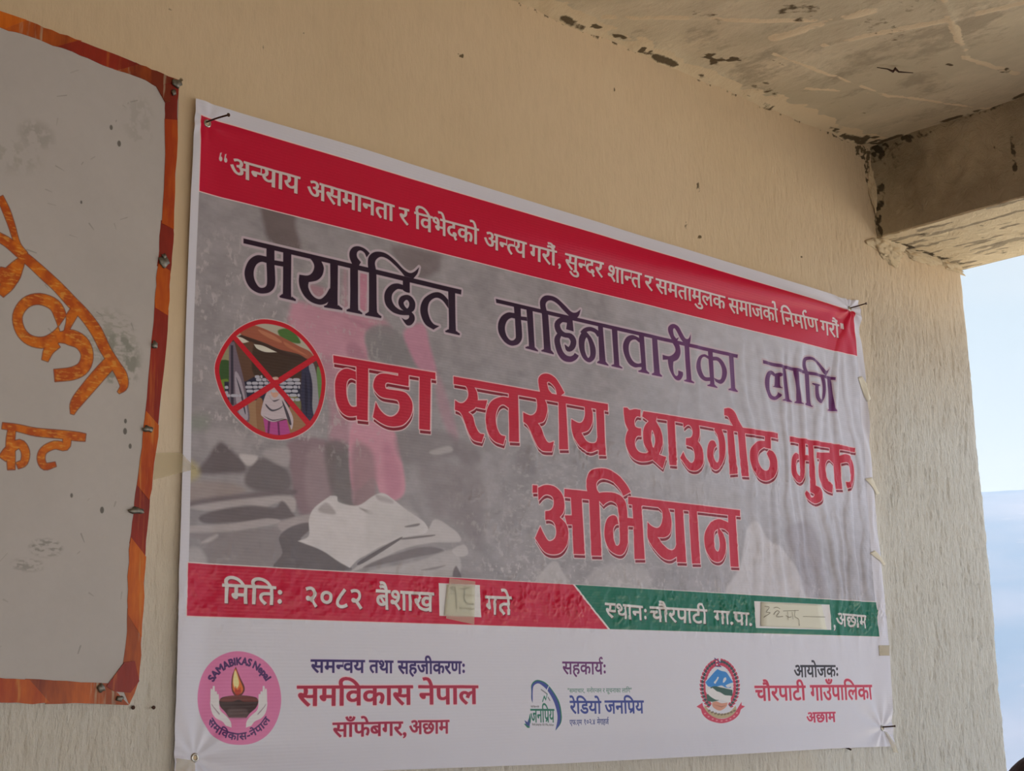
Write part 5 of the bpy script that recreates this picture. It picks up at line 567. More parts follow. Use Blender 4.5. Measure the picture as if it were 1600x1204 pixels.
  ('1224.3,181.8! 1233.5,184.3 1233.5,190.5! 1224.3,188.0', (206, 44, 84), 1, 0.25),
  ('1224.3,181.8! 1227.8,176.4 1237.2,176.7! 1233.8,182.4', (206, 44, 84), 1, 0.25),
  ('1224.3,181.8! 1231.6,181.8 1234.9,186.4! 1227.2,186.4', (38, 66, 70), 1, 0.25),
  ('1248.3,181.9! 1249.2,188.1 1240.4,190.5! 1239.5,184.3', (206, 44, 84), 1, 0.25),
  ('1248.3,181.9! 1238.9,182.4 1234.6,176.7! 1244.0,176.5', (206, 44, 84), 1, 0.25),
  ('1248.3,181.9! 1246.1,186.5 1238.3,186.4! 1241.0,181.9', (38, 66, 70), 1, 0.25),
  ('1256.4,179.8! 1258.1,186.0 1250.2,188.9! 1248.0,183.0', (206, 44, 84), 1, 0.25),
  ('1256.4,179.8! 1247.0,181.1 1241.0,175.9! 1250.4,174.9', (206, 44, 84), 1, 0.25),
  ('1256.4,179.8! 1255.0,184.4 1247.3,185.1! 1248.7,180.5', (38, 66, 70), 1, 0.25),
  ('1263.5,176.5! 1267.0,182.5 1259.5,186.3! 1256.0,180.3', (206, 44, 84), 1, 0.25),
  ('1263.5,176.5! 1254.6,178.7 1247.8,174.3! 1256.7,172.2', (206, 44, 84), 1, 0.25),
  ('1263.5,176.5! 1263.0,181.1 1256.2,182.7! 1256.2,177.9', (38, 66, 70), 1, 0.25),
  ('1269.7,172.2! 1274.5,177.7 1268.3,182.3! 1263.5,176.8', (206, 44, 84), 1, 0.25),
  ('1269.7,172.2! 1261.7,175.2 1254.0,171.6! 1262.0,168.7', (206, 44, 84), 1, 0.25),
  ('1269.7,172.2! 1270.5,177.1 1264.1,179.0! 1262.9,174.4', (38, 66, 70), 1, 0.25),
  ('1275.4,167.1! 1281.5,172.2 1276.2,177.4! 1270.1,172.2', (206, 44, 84), 1, 0.25),
  ('1275.4,167.1! 1268.3,170.9 1259.8,168.1! 1266.5,164.3', (206, 44, 84), 1, 0.25),
  ('1275.4,167.1! 1277.5,171.7 1271.2,174.4! 1269.1,169.8', (38, 66, 70), 1, 0.25),
  ('1279.7,161.1! 1286.6,165.7 1283.1,171.2! 1275.8,166.8', (206, 44, 84), 1, 0.25),
  ('1279.7,161.1! 1274.0,165.7 1264.7,163.8! 1270.4,159.2', (206, 44, 84), 1, 0.25),
  ('1279.7,161.1! 1282.7,165.7 1277.7,169.0! 1274.3,164.6', (38, 66, 70), 1, 0.25),
  ('1283.1,154.6! 1290.9,158.4 1288.7,164.1! 1280.5,160.5', (206, 44, 84), 1, 0.25),
  ('1283.1,154.6! 1278.3,159.7 1269.1,158.7! 1273.5,153.8', (206, 44, 84), 1, 0.25),
  ('1283.1,154.6! 1287.4,158.6 1282.9,162.5! 1278.6,158.4', (38, 66, 70), 1, 0.25),
  ('1284.8,147.8! 1293.8,150.5 1292.9,156.5! 1284.4,153.8', (206, 44, 84), 1, 0.25),
  ('1284.8,147.8! 1281.7,153.2 1272.6,153.2! 1275.6,147.8', (206, 44, 84), 1, 0.25),
  ('1284.8,147.8! 1290.3,151.3 1286.7,155.7! 1281.6,151.9', (38, 66, 70), 1, 0.25),
  ('1286.0,140.5! 1294.9,142.6 1295.8,148.3! 1286.9,146.4', (206, 44, 84), 1, 0.25),
  ('1286.0,140.5! 1284.2,146.4 1274.7,147.3! 1276.4,141.6', (206, 44, 84), 1, 0.25),
  ('1286.0,140.5! 1291.9,143.7 1289.6,148.0! 1283.7,145.1', (38, 66, 70), 1, 0.25),
  ('1285.4,133.1! 1294.7,134.2 1297.3,139.9! 1287.6,139.1', (206, 44, 84), 1, 0.25),
  ('1285.4,133.1! 1285.0,139.1 1276.4,141.0! 1276.4,135.1', (206, 44, 84), 1, 0.25),
  ('1285.4,133.1! 1291.7,135.8 1290.8,140.4! 1284.4,137.8', (38, 66, 70), 1, 0.25),
  ('1283.5,126.1! 1292.7,126.0 1296.6,131.4! 1287.4,131.5', (206, 44, 84), 1, 0.25),
  ('1283.5,126.1! 1284.9,132.1 1276.8,134.8! 1275.0,128.9', (206, 44, 84), 1, 0.25),
  ('1283.5,126.1! 1290.7,128.0 1290.6,132.6! 1283.4,130.7', (38, 66, 70), 1, 0.25),
  ('1280.3,119.1! 1289.4,118.2 1294.6,123.0! 1285.5,124.2', (206, 44, 84), 1, 0.25),
  ('1280.3,119.1! 1283.4,125.0 1275.9,128.6! 1272.8,123.0', (206, 44, 84), 1, 0.25),
  ('1280.3,119.1! 1287.8,120.1 1289.1,124.7! 1281.6,123.7', (38, 66, 70), 1, 0.25),
  ('1275.9,112.7! 1284.9,110.7 1291.4,115.2! 1282.4,117.2', (206, 44, 84), 1, 0.25),
  ('1275.9,112.7! 1280.7,118.3 1274.1,122.7! 1269.7,117.1', (206, 44, 84), 1, 0.25),
  ('1275.9,112.7! 1283.8,113.1 1286.3,117.4! 1278.9,117.2', (38, 66, 70), 1, 0.25),
  ('1270.7,106.8! 1279.2,104.0 1286.4,107.7! 1278.4,110.5', (206, 44, 84), 1, 0.25),
  ('1270.7,106.8! 1276.7,111.9 1271.0,117.1! 1265.5,112.0', (206, 44, 84), 1, 0.25),
  ('1270.7,106.8! 1278.0,106.5 1281.8,110.5! 1274.5,111.1', (38, 66, 70), 1, 0.25),
  ('1264.7,101.8! 1271.8,98.2 1280.2,101.1! 1273.1,104.6', (206, 44, 84), 1, 0.25),
  ('1264.7,101.8! 1271.5,106.3 1267.6,111.7! 1260.8,107.2', (206, 44, 84), 1, 0.25),
  ('1264.7,101.8! 1271.9,100.6 1276.6,104.3! 1269.3,105.5', (38, 66, 70), 1, 0.25),
  ('1257.9,97.6! 1264.0,93.2 1272.8,95.2! 1266.7,99.6', (206, 44, 84), 1, 0.25),
  ('1257.9,97.6! 1265.5,101.5 1262.9,107.2! 1254.9,103.5', (206, 44, 84), 1, 0.25),
  ('1257.9,97.6! 1264.6,95.6 1270.1,99.0! 1263.3,100.7', (38, 66, 70), 1, 0.25),
  ('1189.0,125.3! 1188.3,145.2! 1228.1,169.7! 1255.5,162.4 1275.7,142.9! 1274.2,124.6! 1252.7,97.9 1210.2,98.6', (232, 228, 238), 1, 0.4),
  ('1188.2,143.3! 1203.6,153.1 1219.2,163.8 1228.9,169.2! 1240.7,165.7 1255.5,163.0 1265.6,153.8 1275.7,142.9! 1262.4,139.5 1268.4,132.7 1251.1,132.8 1238.5,136.9 1217.0,134.1 1198.1,135.3', (42, 140, 226), 1, 0.3),
  ('1215.5,143.2 1223.2,149.0 1227.8,153.9 1231.1,152.2 1222.8,143.2 1219.6,140.5', (226, 232, 245), 1, 0.4),
  ('1246.0,150.3 1252.6,153.0 1254.5,149.0 1247.6,143.1 1243.3,143.1', (226, 232, 245), 1, 0.4),
  ('1251.4,136.9 1269.0,141.3 1272.1,136.7 1259.7,132.8', (226, 232, 245), 1, 0.4),
  ('1202.2,133.1! 1217.1,135.7 1238.2,132.9 1272.3,127.8! 1271.4,116.0! 1249.9,117.3 1233.2,123.6 1216.5,127.2', (38, 88, 78), 1, 0.4),
  ('1190.7,119.4! 1201.3,121.2 1209.2,114.0 1227.9,108.4 1208.6,105.2! 1191.9,106.7!', (48, 96, 82), 1, 0.4),
  ('1194.7,128.4! 1210.5,132.6! 1237.2,119.5 1266.2,116.6! 1265.2,102.6! 1236.4,108.3 1217.3,109.6 1197.0,119.4', (240, 237, 243), 1, 0.3),
  ('1207.2,103.9! 1220.0,105.9 1235.9,102.2 1255.3,103.3! 1250.4,95.3 1232.7,88.1 1218.9,89.9 1207.9,96.5', (222, 156, 134), 1, 0.4),
  ('1210.3,99.9! 1235.3,93.9! 1251.9,98.5! 1235.5,96.1!', (160, 100, 84), 0.7, 0.3),
  ('1185.1,98.9 1198.9,88.2 1230.1,81.8 1260.3,85.0 1279.5,97.0! 1281.3,86.8 1264.0,75.8 1229.4,72.3 1196.1,78.2 1183.5,88.4', (196, 176, 140), 1, 0.4),
  ('1192.7,88.8 1199.5,90.3 1201.0,87.6 1194.2,86.2', (110, 84, 66), 0.8, 0.4),
  ('1202.1,85.7 1209.0,87.2 1210.4,84.5 1203.6,83.1', (110, 84, 66), 0.8, 0.4),
  ('1211.6,83.2 1218.5,84.6 1220.0,82.0 1213.1,80.5', (110, 84, 66), 0.8, 0.4),
  ('1221.2,81.4 1228.1,82.9 1229.6,80.2 1222.7,78.8', (110, 84, 66), 0.8, 0.4),
  ('1230.9,80.7 1237.8,82.2 1239.3,79.5 1232.4,78.0', (110, 84, 66), 0.8, 0.4),
  ('1240.7,81.1 1247.7,82.6 1249.2,79.9 1242.2,78.4', (110, 84, 66), 0.8, 0.4),
  ('1250.7,82.5 1257.7,84.0 1259.2,81.3 1252.2,79.8', (110, 84, 66), 0.8, 0.4),
  ('1260.8,84.7 1267.8,86.2 1269.3,83.5 1262.3,82.0', (110, 84, 66), 0.8, 0.4),
  ('1270.9,87.5 1278.0,89.0 1279.5,86.3 1272.4,84.8', (110, 84, 66), 0.8, 0.4),
  ('1159.2,96.7! 1177.1,103.8! 1179.9,96.4 1194.4,83.0 1212.7,74.7 1233.6,71.6 1255.2,73.9 1273.9,81.5 1288.9,94.7 1298.8,104.0! 1298.3,97.3! 1309.1,95.0! 1295.4,89.2! 1288.0,78.6 1267.7,68.3 1233.0,63.2 1197.6,69.2 1177.5,80.6 1172.1,91.8!', (216, 52, 92), 1, 0.3),
  ('1181.5,83.7 1186.5,84.2 1186.8,82.1 1181.8,81.6', (240, 150, 170), 0.9, 0.3),
  ('1191.5,77.5 1196.5,77.9 1196.8,75.8 1191.7,75.4', (240, 150, 170), 0.9, 0.3),
  ('1203.7,72.8 1208.8,73.2 1209.0,71.1 1204.0,70.7', (240, 150, 170), 0.9, 0.3),
  ('1216.1,69.9 1221.2,70.3 1221.5,68.2 1216.4,67.8', (240, 150, 170), 0.9, 0.3),
  ('1230.8,68.5 1236.0,68.9 1236.3,66.8 1231.1,66.4', (240, 150, 170), 0.9, 0.3),
  ('1245.9,69.5 1251.0,70.0 1251.3,67.8 1246.1,67.4', (240, 150, 170), 0.9, 0.3),
  ('1258.9,72.2 1264.1,72.6 1264.4,70.5 1259.2,70.1', (240, 150, 170), 0.9, 0.3),
  ('1270.9,76.8 1276.2,77.2 1276.4,75.1 1271.2,74.6', (240, 150, 170), 0.9, 0.3),
  ('1280.1,83.0 1285.4,83.5 1285.6,81.3 1280.4,80.9', (240, 150, 170), 0.9, 0.3),
  ('1221.2,192.0! 1241.9,181.9! 1231.1,180.7! 1242.1,173.2! 1222.5,174.2!', (40, 50, 130), 1, 0.2),
  ('1222.7,189.3! 1237.6,182.4! 1227.3,181.5! 1237.9,174.6! 1224.3,175.6!', (214, 30, 66), 1, 0.2),
  ('1225.9,185.6 1229.3,185.6 1229.1,183.4 1225.7,183.4', (245, 240, 245), 1, 0.3),
  ('1226.3,179.6 1230.1,179.7 1229.9,177.0 1226.1,176.9', (245, 240, 245), 1, 0.3),
 ],
 'radio': [
  ('711.4,129.5 711.7,140.4 719.3,147.6 730.8,149.3 748.7,143.8 766.4,129.1 780.2,110.6 785.3,90.5 783.4,74.1 769.9,60.8! 777.8,79.7 777.0,94.3 769.8,112.6 756.0,129.2 740.8,140.2 728.1,143.9 717.8,140.0 714.4,129.5 713.9,109.7! 711.0,116.9', (0, 116, 96), 1, 0.3),
  ('711.9,129.5 713.2,139.4 720.5,145.7 730.8,147.2 748.6,141.6 765.1,127.3 777.8,108.8 782.3,88.7 780.2,72.3 768.9,60.8! 774.7,79.7 773.6,94.3 765.9,112.7 752.2,130.1 738.3,139.8 728.1,143.5 717.8,139.4 714.9,129.5 713.9,109.7! 711.5,116.9', (54, 70, 168), 1, 0.3),
  ('751.0,134.7! 758.6,143.8! 759.6,143.4! 754.1,135.6! 748.6,124.7! 747.1,124.7!', (232, 236, 242), 1, 0.2),
  ('735.5,133.9! 750.7,125.9! 749.6,124.1! 734.9,132.1!', (60, 60, 84), 0.8, 0.4),
  ('753.1,120.1! 758.6,113.1! 756.5,112.4! 751.5,118.6!', (60, 60, 84), 0.8, 0.4),
  ('737.4,111.2! 742.4,122.0! 743.9,122.0! 746.8,116.5! 750.2,125.6! 751.7,125.2! 746.7,112.9! 742.8,118.4! 739.4,110.8!', (0, 116, 96), 1, 0.2),
  ('692.0,74.3! 699.5,73.3 706.9,67.8! 700.6,67.4', (0, 116, 96), 1, 0.2),
  ('693.4,80.5! 702.1,75.9 706.9,69.5! 698.2,72.4', (44, 70, 150), 1, 0.2),
  ('704.8,84.4! 706.4,77.6 706.2,71.3! 700.8,75.9', (44, 70, 150), 1, 0.2),
  ('706.8,91.9! 709.1,82.9 707.8,74.0! 704.7,81.2', (0, 116, 96), 1, 0.2),
 ],
}
# ------------------------------------------------------------------ flat print of the banner (drawn here, millimetres on the sheet)
PXMM = 1.75                        # texels per millimetre
PW_MM, PH_MM = 1860.0, 1064.0      # printed area covered, origin bottom left of the sheet
TW, TH = int(PW_MM * PXMM), int(PH_MM * PXMM)

def srgb(c):
    c = np.array(c, dtype=np.float32) / 255.0
    return np.where(c <= 0.04045, c / 12.92, ((c + 0.055) / 1.055) ** 2.4).astype(np.float32)

def parse_ring(s, n=5):
    P, K = [], []
    for t in s.split():
        K.append(t.endswith('!'))
        x, y = t.rstrip('!').split(',')
        P.append((float(x), float(y)))
    P = np.array(P)
    if all(K):
        return P
    out = []
    m = len(P)
    for i in range(m):
        p1, p2 = P[i], P[(i + 1) % m]
        if K[i] and K[(i + 1) % m]:
            out.append(p1)
            continue
        p0 = 2 * p1 - p2 if K[i] else P[i - 1]
        p3 = 2 * p2 - p1 if K[(i + 1) % m] else P[(i + 2) % m]
        for k in range(n):
            t = k / n
            out.append(.5 * (2 * p1 + (p2 - p0) * t + (2 * p0 - 5 * p1 + 4 * p2 - p3) * t * t
                             + (3 * p1 - p0 - 3 * p2 + p3) * t ** 3))
    return np.array(out)

class Canvas:
    def __init__(self, wmm, hmm, ppm, col):
        self.s = ppm
        self.w, self.h = int(wmm * ppm), int(hmm * ppm)
        self.a = np.empty((self.h, self.w, 3), np.float32)
        self.a[:] = srgb(col)

    def mask(self, rings, grow=0.0, soft=0.0, ky=1.0):
        """rings in mm (even-odd); grow in mm, ky > 1 grows less vertically. row 0 is the bottom"""
        pad = grow + soft + 2.0 / self.s
        al = np.concatenate(rings)
        x0 = max(0, int((al[:, 0].min() - pad) * self.s)); x1 = min(self.w, int((al[:, 0].max() + pad) * self.s) + 2)
        y0 = max(0, int((al[:, 1].min() - pad) * self.s)); y1 = min(self.h, int((al[:, 1].max() + pad) * self.s) + 2)
        if x1 <= x0 or y1 <= y0:
            return None
        st = 1
        if (x1 - x0) * (y1 - y0) > 250000 and soft > 4:
            st = 4
        X = ((np.arange(x0, x1, st) + .5) / self.s).astype(np.float32)[None, :]
        Y = (((np.arange(y0, y1, st) + .5) / self.s) * ky).astype(np.float32)[:, None]
        d2 = np.full((Y.shape[0], X.shape[1]), 1e9, np.float32)
        ins = np.zeros(d2.shape, bool)
        for r in rings:
            r = r.copy(); r[:, 1] *= ky
            q = np.roll(r, -1, 0)
            for (ax, ay), (bx, by) in zip(r, q):
                dx, dy = bx - ax, by - ay
                L = dx * dx + dy * dy
                if L < 1e-9:
                    continue
                t = np.clip(((X - ax) * dx + (Y - ay) * dy) / L, 0, 1)
                ex = X - (ax + t * dx); ey = Y - (ay + t * dy)
                np.minimum(d2, ex * ex + ey * ey, out=d2)
                if dy != 0:
                    c = (ay > Y[:, 0]) != (by > Y[:, 0])
                    if c.any():
                        xi = ax + (Y[c, 0] - ay) / dy * dx
                        ins[c] ^= X < xi[:, None]
        sd = np.where(ins, -np.sqrt(d2), np.sqrt(d2)) - grow
        if soft > 0:
            m = np.clip(.5 - sd / (2 * soft), 0, 1); m = m * m * (3 - 2 * m)
        else:
            m = np.clip(.5 - sd * self.s, 0, 1)
        if st > 1:
            m = np.repeat(np.repeat(m, st, 0), st, 1)[:y1 - y0, :x1 - x0]
        return x0, y0, m

    def put(self, msk, col, alpha=1.0):
        if msk is None:
            return
        x0, y0, m = msk
        h, w = m.shape
        v = self.a[y0:y0 + h, x0:x0 + w]
        c = srgb(col) if not callable(col) else col(x0, y0, w, h)
        m = (m * alpha)[..., None]
        v += (c - v) * m

    def fill(self, rings, col, alpha=1.0, **k):
        self.put(self.mask(rings, **k), col, alpha)

def ell(cx, cy, rx, ry, n=48, rot=0.0):
    t = np.linspace(0, 2 * np.pi, n, endpoint=False)
    x, y = rx * np.cos(t), ry * np.sin(t)
    c, s = math.cos(rot), math.sin(rot)
    return np.stack([cx + x * c - y * s, cy + x * s + y * c], 1)

def clip_x(r, xc):
    out = []
    for i in range(len(r)):
        a, b = r[i - 1], r[i]
        ia, ib = a[0] <= xc, b[0] <= xc
        if ia != ib:
            t = (xc - a[0]) / (b[0] - a[0])
            out.append((xc, a[1] + (b[1] - a[1]) * t))
        if ib:
            out.append(tuple(b))
    return np.array(out) if len(out) > 2 else None

GL = {}
for _k, _v in GLYPHS.items():
    _p = _v.split('|')
    GL[_k] = (float(_p[0]), [np.array([list(map(float, q.split(','))) for q in r.split()]) for r in _p[1:] if r])

def stroke_ring(pts, w):
    P = np.array(pts, float)
    d = np.gradient(P, axis=0); d /= np.linalg.norm(d, axis=1)[:, None]
    n = np.stack([-d[:, 1], d[:, 0]], 1) * w / 2
    return np.vstack([P + n, (P - n)[::-1]])

def layout(text):
    """glyph outlines in reading order with the conjuncts of the script; -> list of ring groups, width"""
    V, RA, I = '\u094d', '\u0930', '\u093f'
    i, toks = 0, []
    while i < len(text):
        reph = False
        if text[i] == RA and i + 1 < len(text) and text[i + 1] == V:
            reph = True; i += 2
        cl = []
        while i + 2 < len(text) + 1 and i + 1 < len(text) and text[i + 1] == V:
            if i + 2 < len(text) and text[i + 2] == RA:
                cl.append((text[i], 'r')); i += 3
                break
            cl.append((text[i], 'h')); i += 2
        else:
            cl.append((text[i], '')); i += 1
        if i < len(text) and text[i] == I:
            cl.insert(0, (I, '')); i += 1
        if reph:
            while i < len(text) and text[i] in '\u093e\u0940\u094b\u094c':
                cl.append((text[i], '')); i += 1
            cl.append((None, 'R'))
        toks += cl
    x, groups = 0.0, []
    for ch, f in toks:
        if f == 'R':
            t = np.linspace(0, 1, 9)
            pts = [(x - 130, 600), (x - 205, 690), (x - 215, 770), (x - 160, 850), (x - 80, 865), (x - 20, 800)]
            groups.append([stroke_ring(pts, 66)])
            continue
        if ch == ' ':
            x += 230
            continue
        adv, rings = GL[ch]
        if f == 'h':
            cut = adv - 178 if ch not in '\u0915\u092b' else adv - 120
            rr = [clip_x(r, cut) for r in rings]
            groups.append([r + [x, 0] for r in rr if r is not None])
            x += cut + 8
        else:
            groups.append([r + [x, 0] for r in rings])
            if f == 'r':
                groups.append([np.array([(x + adv - 150, 250), (x + adv - 400, 70), (x + adv - 360, 15), (x + adv - 150, 150)])])
            x += adv
    return groups, x

def word(cv, text, u1, v1, u2, v2, h, col, gx=0.0, ky=1.0, halo=None, hy=1.0, shadow=None):
    groups, w = layout(text)
    sx, sy = (u2 - u1) / w, h / 622.0
    out = []
    for g in groups:
        out.append([np.stack([u1 + r[:, 0] * sx, v1 + (v2 - v1) * r[:, 0] / w + (r[:, 1] - 622) * sy], 1) for r in g])
    if shadow:
        for g in out:
            cv.fill([r + [shadow[0], shadow[1]] for r in g], shadow[2], .8, grow=gx, soft=.5)
    if halo:
        for g in out:
            cv.fill(g, halo[0], 1, grow=gx + halo[1])
    for g in out:
        cv.fill(g, col, 1, grow=gx, ky=ky)

def arc_text(cv, text, cx, cy, r, a0, a1, size, col, gx=0.0, inward=False):
    """letters along a circle from angle a0 to a1 (degrees)"""
    groups, w = layout(text)
    for g in groups:
        out = []
        for q in g:
            f = q[:, 0] / w
            ang = np.radians(a0 + (a1 - a0) * f)
            y = (q[:, 1]) / 700.0 * size
            rr = (r - y) if inward else (r + y)
            out.append(np.stack([cx + rr * np.cos(ang) * 1.07, cy + rr * np.sin(ang)], 1))
        cv.fill(out, col, 1, grow=gx)

def fbm(h, w, cell, seed, octv=4, ax=1.0):
    rs = np.random.RandomState(seed)
    out = np.zeros((h, w), np.float32); amp = 1.0; tot = 0
    for o in range(octv):
        cy, cx = max(1.5, cell), max(1.5, cell * ax)
        gh, gw = int(h / cy) + 3, int(w / cx) + 3
        g = rs.rand(gh, gw).astype(np.float32)
        yy = np.arange(h) / cy; xx = np.arange(w) / cx
        y0 = yy.astype(int); x0 = xx.astype(int)
        fy = (yy - y0); fx = (xx - x0)
        fy = (fy * fy * (3 - 2 * fy))[:, None].astype(np.float32); fx = (fx * fx * (3 - 2 * fx))[None, :].astype(np.float32)
        a = g[y0][:, x0]; b = g[y0][:, x0 + 1]; c = g[y0 + 1][:, x0]; d = g[y0 + 1][:, x0 + 1]
        out += amp * ((a * (1 - fx) + b * fx) * (1 - fy) + (c * (1 - fx) + d * fx) * fy)
        tot += amp; amp *= .55; cell /= 2.1
    return out / tot

def paint_art(cv, name):
    for ring, col, al, soft in ART[name]:
        cv.fill([parse_ring(ring)], col, al, soft=soft)

def paint_picture(cv):
    o = parse_ring(TRACE['circ'][0][0])
    c = o.mean(0)
    cv.fill([o], (244, 220, 224), grow=1.2)
    keep = cv.a.copy()
    paint_art(cv, 'pic'); paint_art(cv, 'picx')
    x0, y0, m = cv.mask([o])
    h, w = m.shape
    pic = cv.a[y0:y0 + h, x0:x0 + w].copy()
    cv.a[:] = keep
    cv.put((x0, y0, m), lambda a, b, c, d: pic)
    cv.fill([o, c + (o - c) * .925], (214, 26, 50))
    cv.fill([c + (o - c) * 1.0, c + (o - c) * .995], (214, 26, 50))

def paint_lamp_logo(cv):
    o = parse_ring(TRACE['disc'][0][0])
    c = o.mean(0)
    cv.fill([o], (236, 132, 190))
    paint_art(cv, 'lamp')
    arc_text(cv, 'SAMABIKAS Nepal', c[0], c[1], 49.5, 151, 30, 10.5, (74, 24, 104), gx=.75)
    arc_text(cv, '\u0938\u092e\u0935\u093f\u0915\u093e\u0938-\u0928\u0947\u092a\u093e\u0932', c[0], c[1], 60.5, 212, 328, 10.5, (74, 24, 104), gx=.45, inward=True)

def paint_radio_logo(cv):
    paint_art(cv, 'radio')

def paint_crest(cv):
    paint_art(cv, 'crest')

def paint_banner():
    cv = Canvas(PW_MM, PH_MM, PXMM, (229, 228, 245))
    X0, X1 = 15.0, 1804.0
    def rect(x0, y0, x1, y1):
        return np.array([(x0, y0), (x1, y0), (x1, y1), (x0, y1)], float)
    # ---- the faded photograph behind the titles
    ph = Canvas(PW_MM, PH_MM, PXMM, (168, 163, 173))
    H, W_ = ph.h, ph.w
    n1 = fbm(H, W_, 90, 3, 5); n2 = fbm(H, W_, 22, 5, 4, 1.8)
    xx = (np.arange(W_) / PXMM)[None, :]; yy = (np.arange(H) / PXMM)[:, None]
    ph.a *= (1 + .30 * (n1 - .5) + .22 * (n2 - .5))[..., None]
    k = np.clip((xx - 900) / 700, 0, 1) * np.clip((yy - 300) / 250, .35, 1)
    ph.a += (srgb((216, 216, 234)) - ph.a) * (k * .9)[..., None]  # print fades paler rightward, with cool sky sheen painted in
    for ring, col, al, soft in ART['photo']:
        ph.fill([parse_ring(ring)], col, al, soft=soft)
    ph.a *= (1 + .16 * (n2 - .5))[..., None]
    # undergrowth speckle on the left and among the stones
    sp = fbm(H, W_, 17, 11, 4, .6); sp2 = fbm(H, W_, 30, 12, 3)
    zone = np.clip((330 - np.abs(xx - 120)) / 260, 0, 1) * np.clip((yy - 480) / 60, 0, 1) * np.clip((860 - yy) / 60, 0, 1)
    lace = np.clip((sp - .56) * 9, 0, 1) * np.clip((sp2 - .42) * 5, 0, 1)
    ph.a += (srgb((205, 198, 206)) - ph.a) * (zone * lace * .8)[..., None]
    z2 = np.clip((yy - 330) / 20, 0, 1) * np.clip((520 - yy) / 160, 0, 1) * np.clip((xx - 480) / 100, 0, 1) * np.clip((1000 - xx) / 200, 0, 1)
    ph.a += (srgb((208, 203, 210)) - ph.a) * (z2 * lace * .5)[..., None]
    z3 = np.clip((380 - yy) / 40, 0, 1) * np.clip((xx - 590) / 40, 0, 1)
    ph.a += (srgb((212, 206, 214)) - ph.a) * (z3 * lace * .6)[..., None]
    z4 = np.clip((yy - 280) / 30, 0, 1) * np.clip((600 - yy) / 100, 0, 1) * np.clip((xx - 600) / 80, 0, 1) * np.clip((1200 - xx) / 200, 0, 1)
    lace2 = np.clip((fbm(H, W_, 9, 21, 3, 2.2) - .6) * 8, 0, 1)
    ph.a += (srgb((214, 209, 216)) - ph.a) * (z4 * lace2 * .35)[..., None]
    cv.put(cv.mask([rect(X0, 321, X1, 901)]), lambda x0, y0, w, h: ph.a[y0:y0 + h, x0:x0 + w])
    # ---- red heading band
    band = [np.array([(14.1, 1024.5), (800, 1019), (1799, 1009), (1800, 900.5), (900, 898), (15.5, 899.5)])]
    cv.fill(band, (255, 228, 232), grow=1.6)
    cv.fill(band, (210, 4, 60))
    # ---- bottom strip, red then green
    red = [np.array([(14, 243.8), (912, 242.4), (822, 321.6), (14, 320.8)])]
    grn = [np.array([(918, 242.4), (1809, 243.4), (1808, 320.6), (828, 321.6)])]
    cv.fill([np.array([(12, 242), (1810, 242), (1810, 322.5), (12, 322.5)])], (240, 225, 230))
    cv.fill(red, (212, 16, 66)); cv.fill(grn, (0, 116, 92))
    for g in TRACE['box']:
        cv.fill([parse_ring(g[0])], (236, 233, 238))
    # ---- words
    st = {
        'hd': dict(col=(226, 214, 218), gx=1.25, ky=2.6, shadow=(.9, -.9, (150, 0, 30))),
        'st': dict(col=(232, 228, 232), gx=.85, ky=1.0, shadow=(1.1, -1.4, (90, 20, 40))),
        'f1': dict(col=(52, 24, 110), gx=.75, ky=1.0, halo=((226, 214, 240), 1.2)),
        'f2': dict(col=(186, 12, 66), gx=1.5, ky=2.2, halo=((246, 216, 228), .9)),
        'f3': dict(col=(176, 12, 70), gx=1.0, ky=1.9, halo=((246, 216, 228), .8)),
        'f4': dict(col=(104, 20, 112), gx=.55, ky=1.0),
        'f5': dict(col=(70, 130, 118), gx=.1, ky=1.0),
        'f6': dict(col=(44, 62, 160), gx=.75, ky=1.0),
        'f7': dict(col=(50, 66, 150), gx=.25, ky=1.0),
        'f8': dict(col=(0, 116, 96), gx=.45, ky=1.3),
        'f9': dict(col=(40, 40, 60), gx=.05, ky=1.0),
        'g1': dict(col=(34, 24, 44), gx=.9, ky=1.0),
        'g2': dict(col=(206, 30, 78), gx=1.3, ky=1.6, halo=((246, 216, 228), .7)),
        'g3': dict(col=(206, 20, 82), gx=1.2, ky=1.9, halo=((246, 216, 228), .7)),
    }
    for t, u1, v1, u2, v2, h, s in WORDS:
        o = dict(st[s]); c = o.pop('col')
        word(cv, t, u1, v1, u2, v2, h, c, **o)
    for qx in (53.5, 62.5):
        cv.fill([ell(qx, 962.5, 3.0, 4.2)], (226, 214, 218))
        cv.fill([np.array([(qx - 3.0, 962), (qx - 1.5, 972), (qx + 1.6, 973.5), (qx - .2, 966)])], (226, 214, 218))
    # ---- title, first line
    T1 = [[parse_ring(r) for r in rr] for rr in TRACE['t1']]
    for g in T1:
        cv.fill(g, (206, 190, 206), 1, grow=4.2)
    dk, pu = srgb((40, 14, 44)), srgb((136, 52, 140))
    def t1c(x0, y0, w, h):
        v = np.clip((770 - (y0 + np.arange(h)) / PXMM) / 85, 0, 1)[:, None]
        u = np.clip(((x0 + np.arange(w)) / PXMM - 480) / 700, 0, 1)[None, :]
        k = np.clip(u ** 2 * .5 + v * np.clip(.08 + 1.6 * u, 0, 1), 0, 1)[..., None]  # purple foot is print; mauve growing rightward is sheen painted into the letters
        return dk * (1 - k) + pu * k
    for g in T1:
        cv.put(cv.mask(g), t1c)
    # ---- title, second and third line: pale rim, dark drop, pale rim, red face
    T2 = [[parse_ring(r) for r in rr] for rr in TRACE['t2']]
    for g in T2:
        cv.fill([r + [1.5, -6.8] for r in g], (240, 214, 222), .85, grow=1.9)
    for g in T2:
        cv.fill(g, (240, 214, 222), .9, grow=1.9)
    for g in T2:
        cv.fill([r + [1.5, -6.8] for r in g], (142, 16, 44))
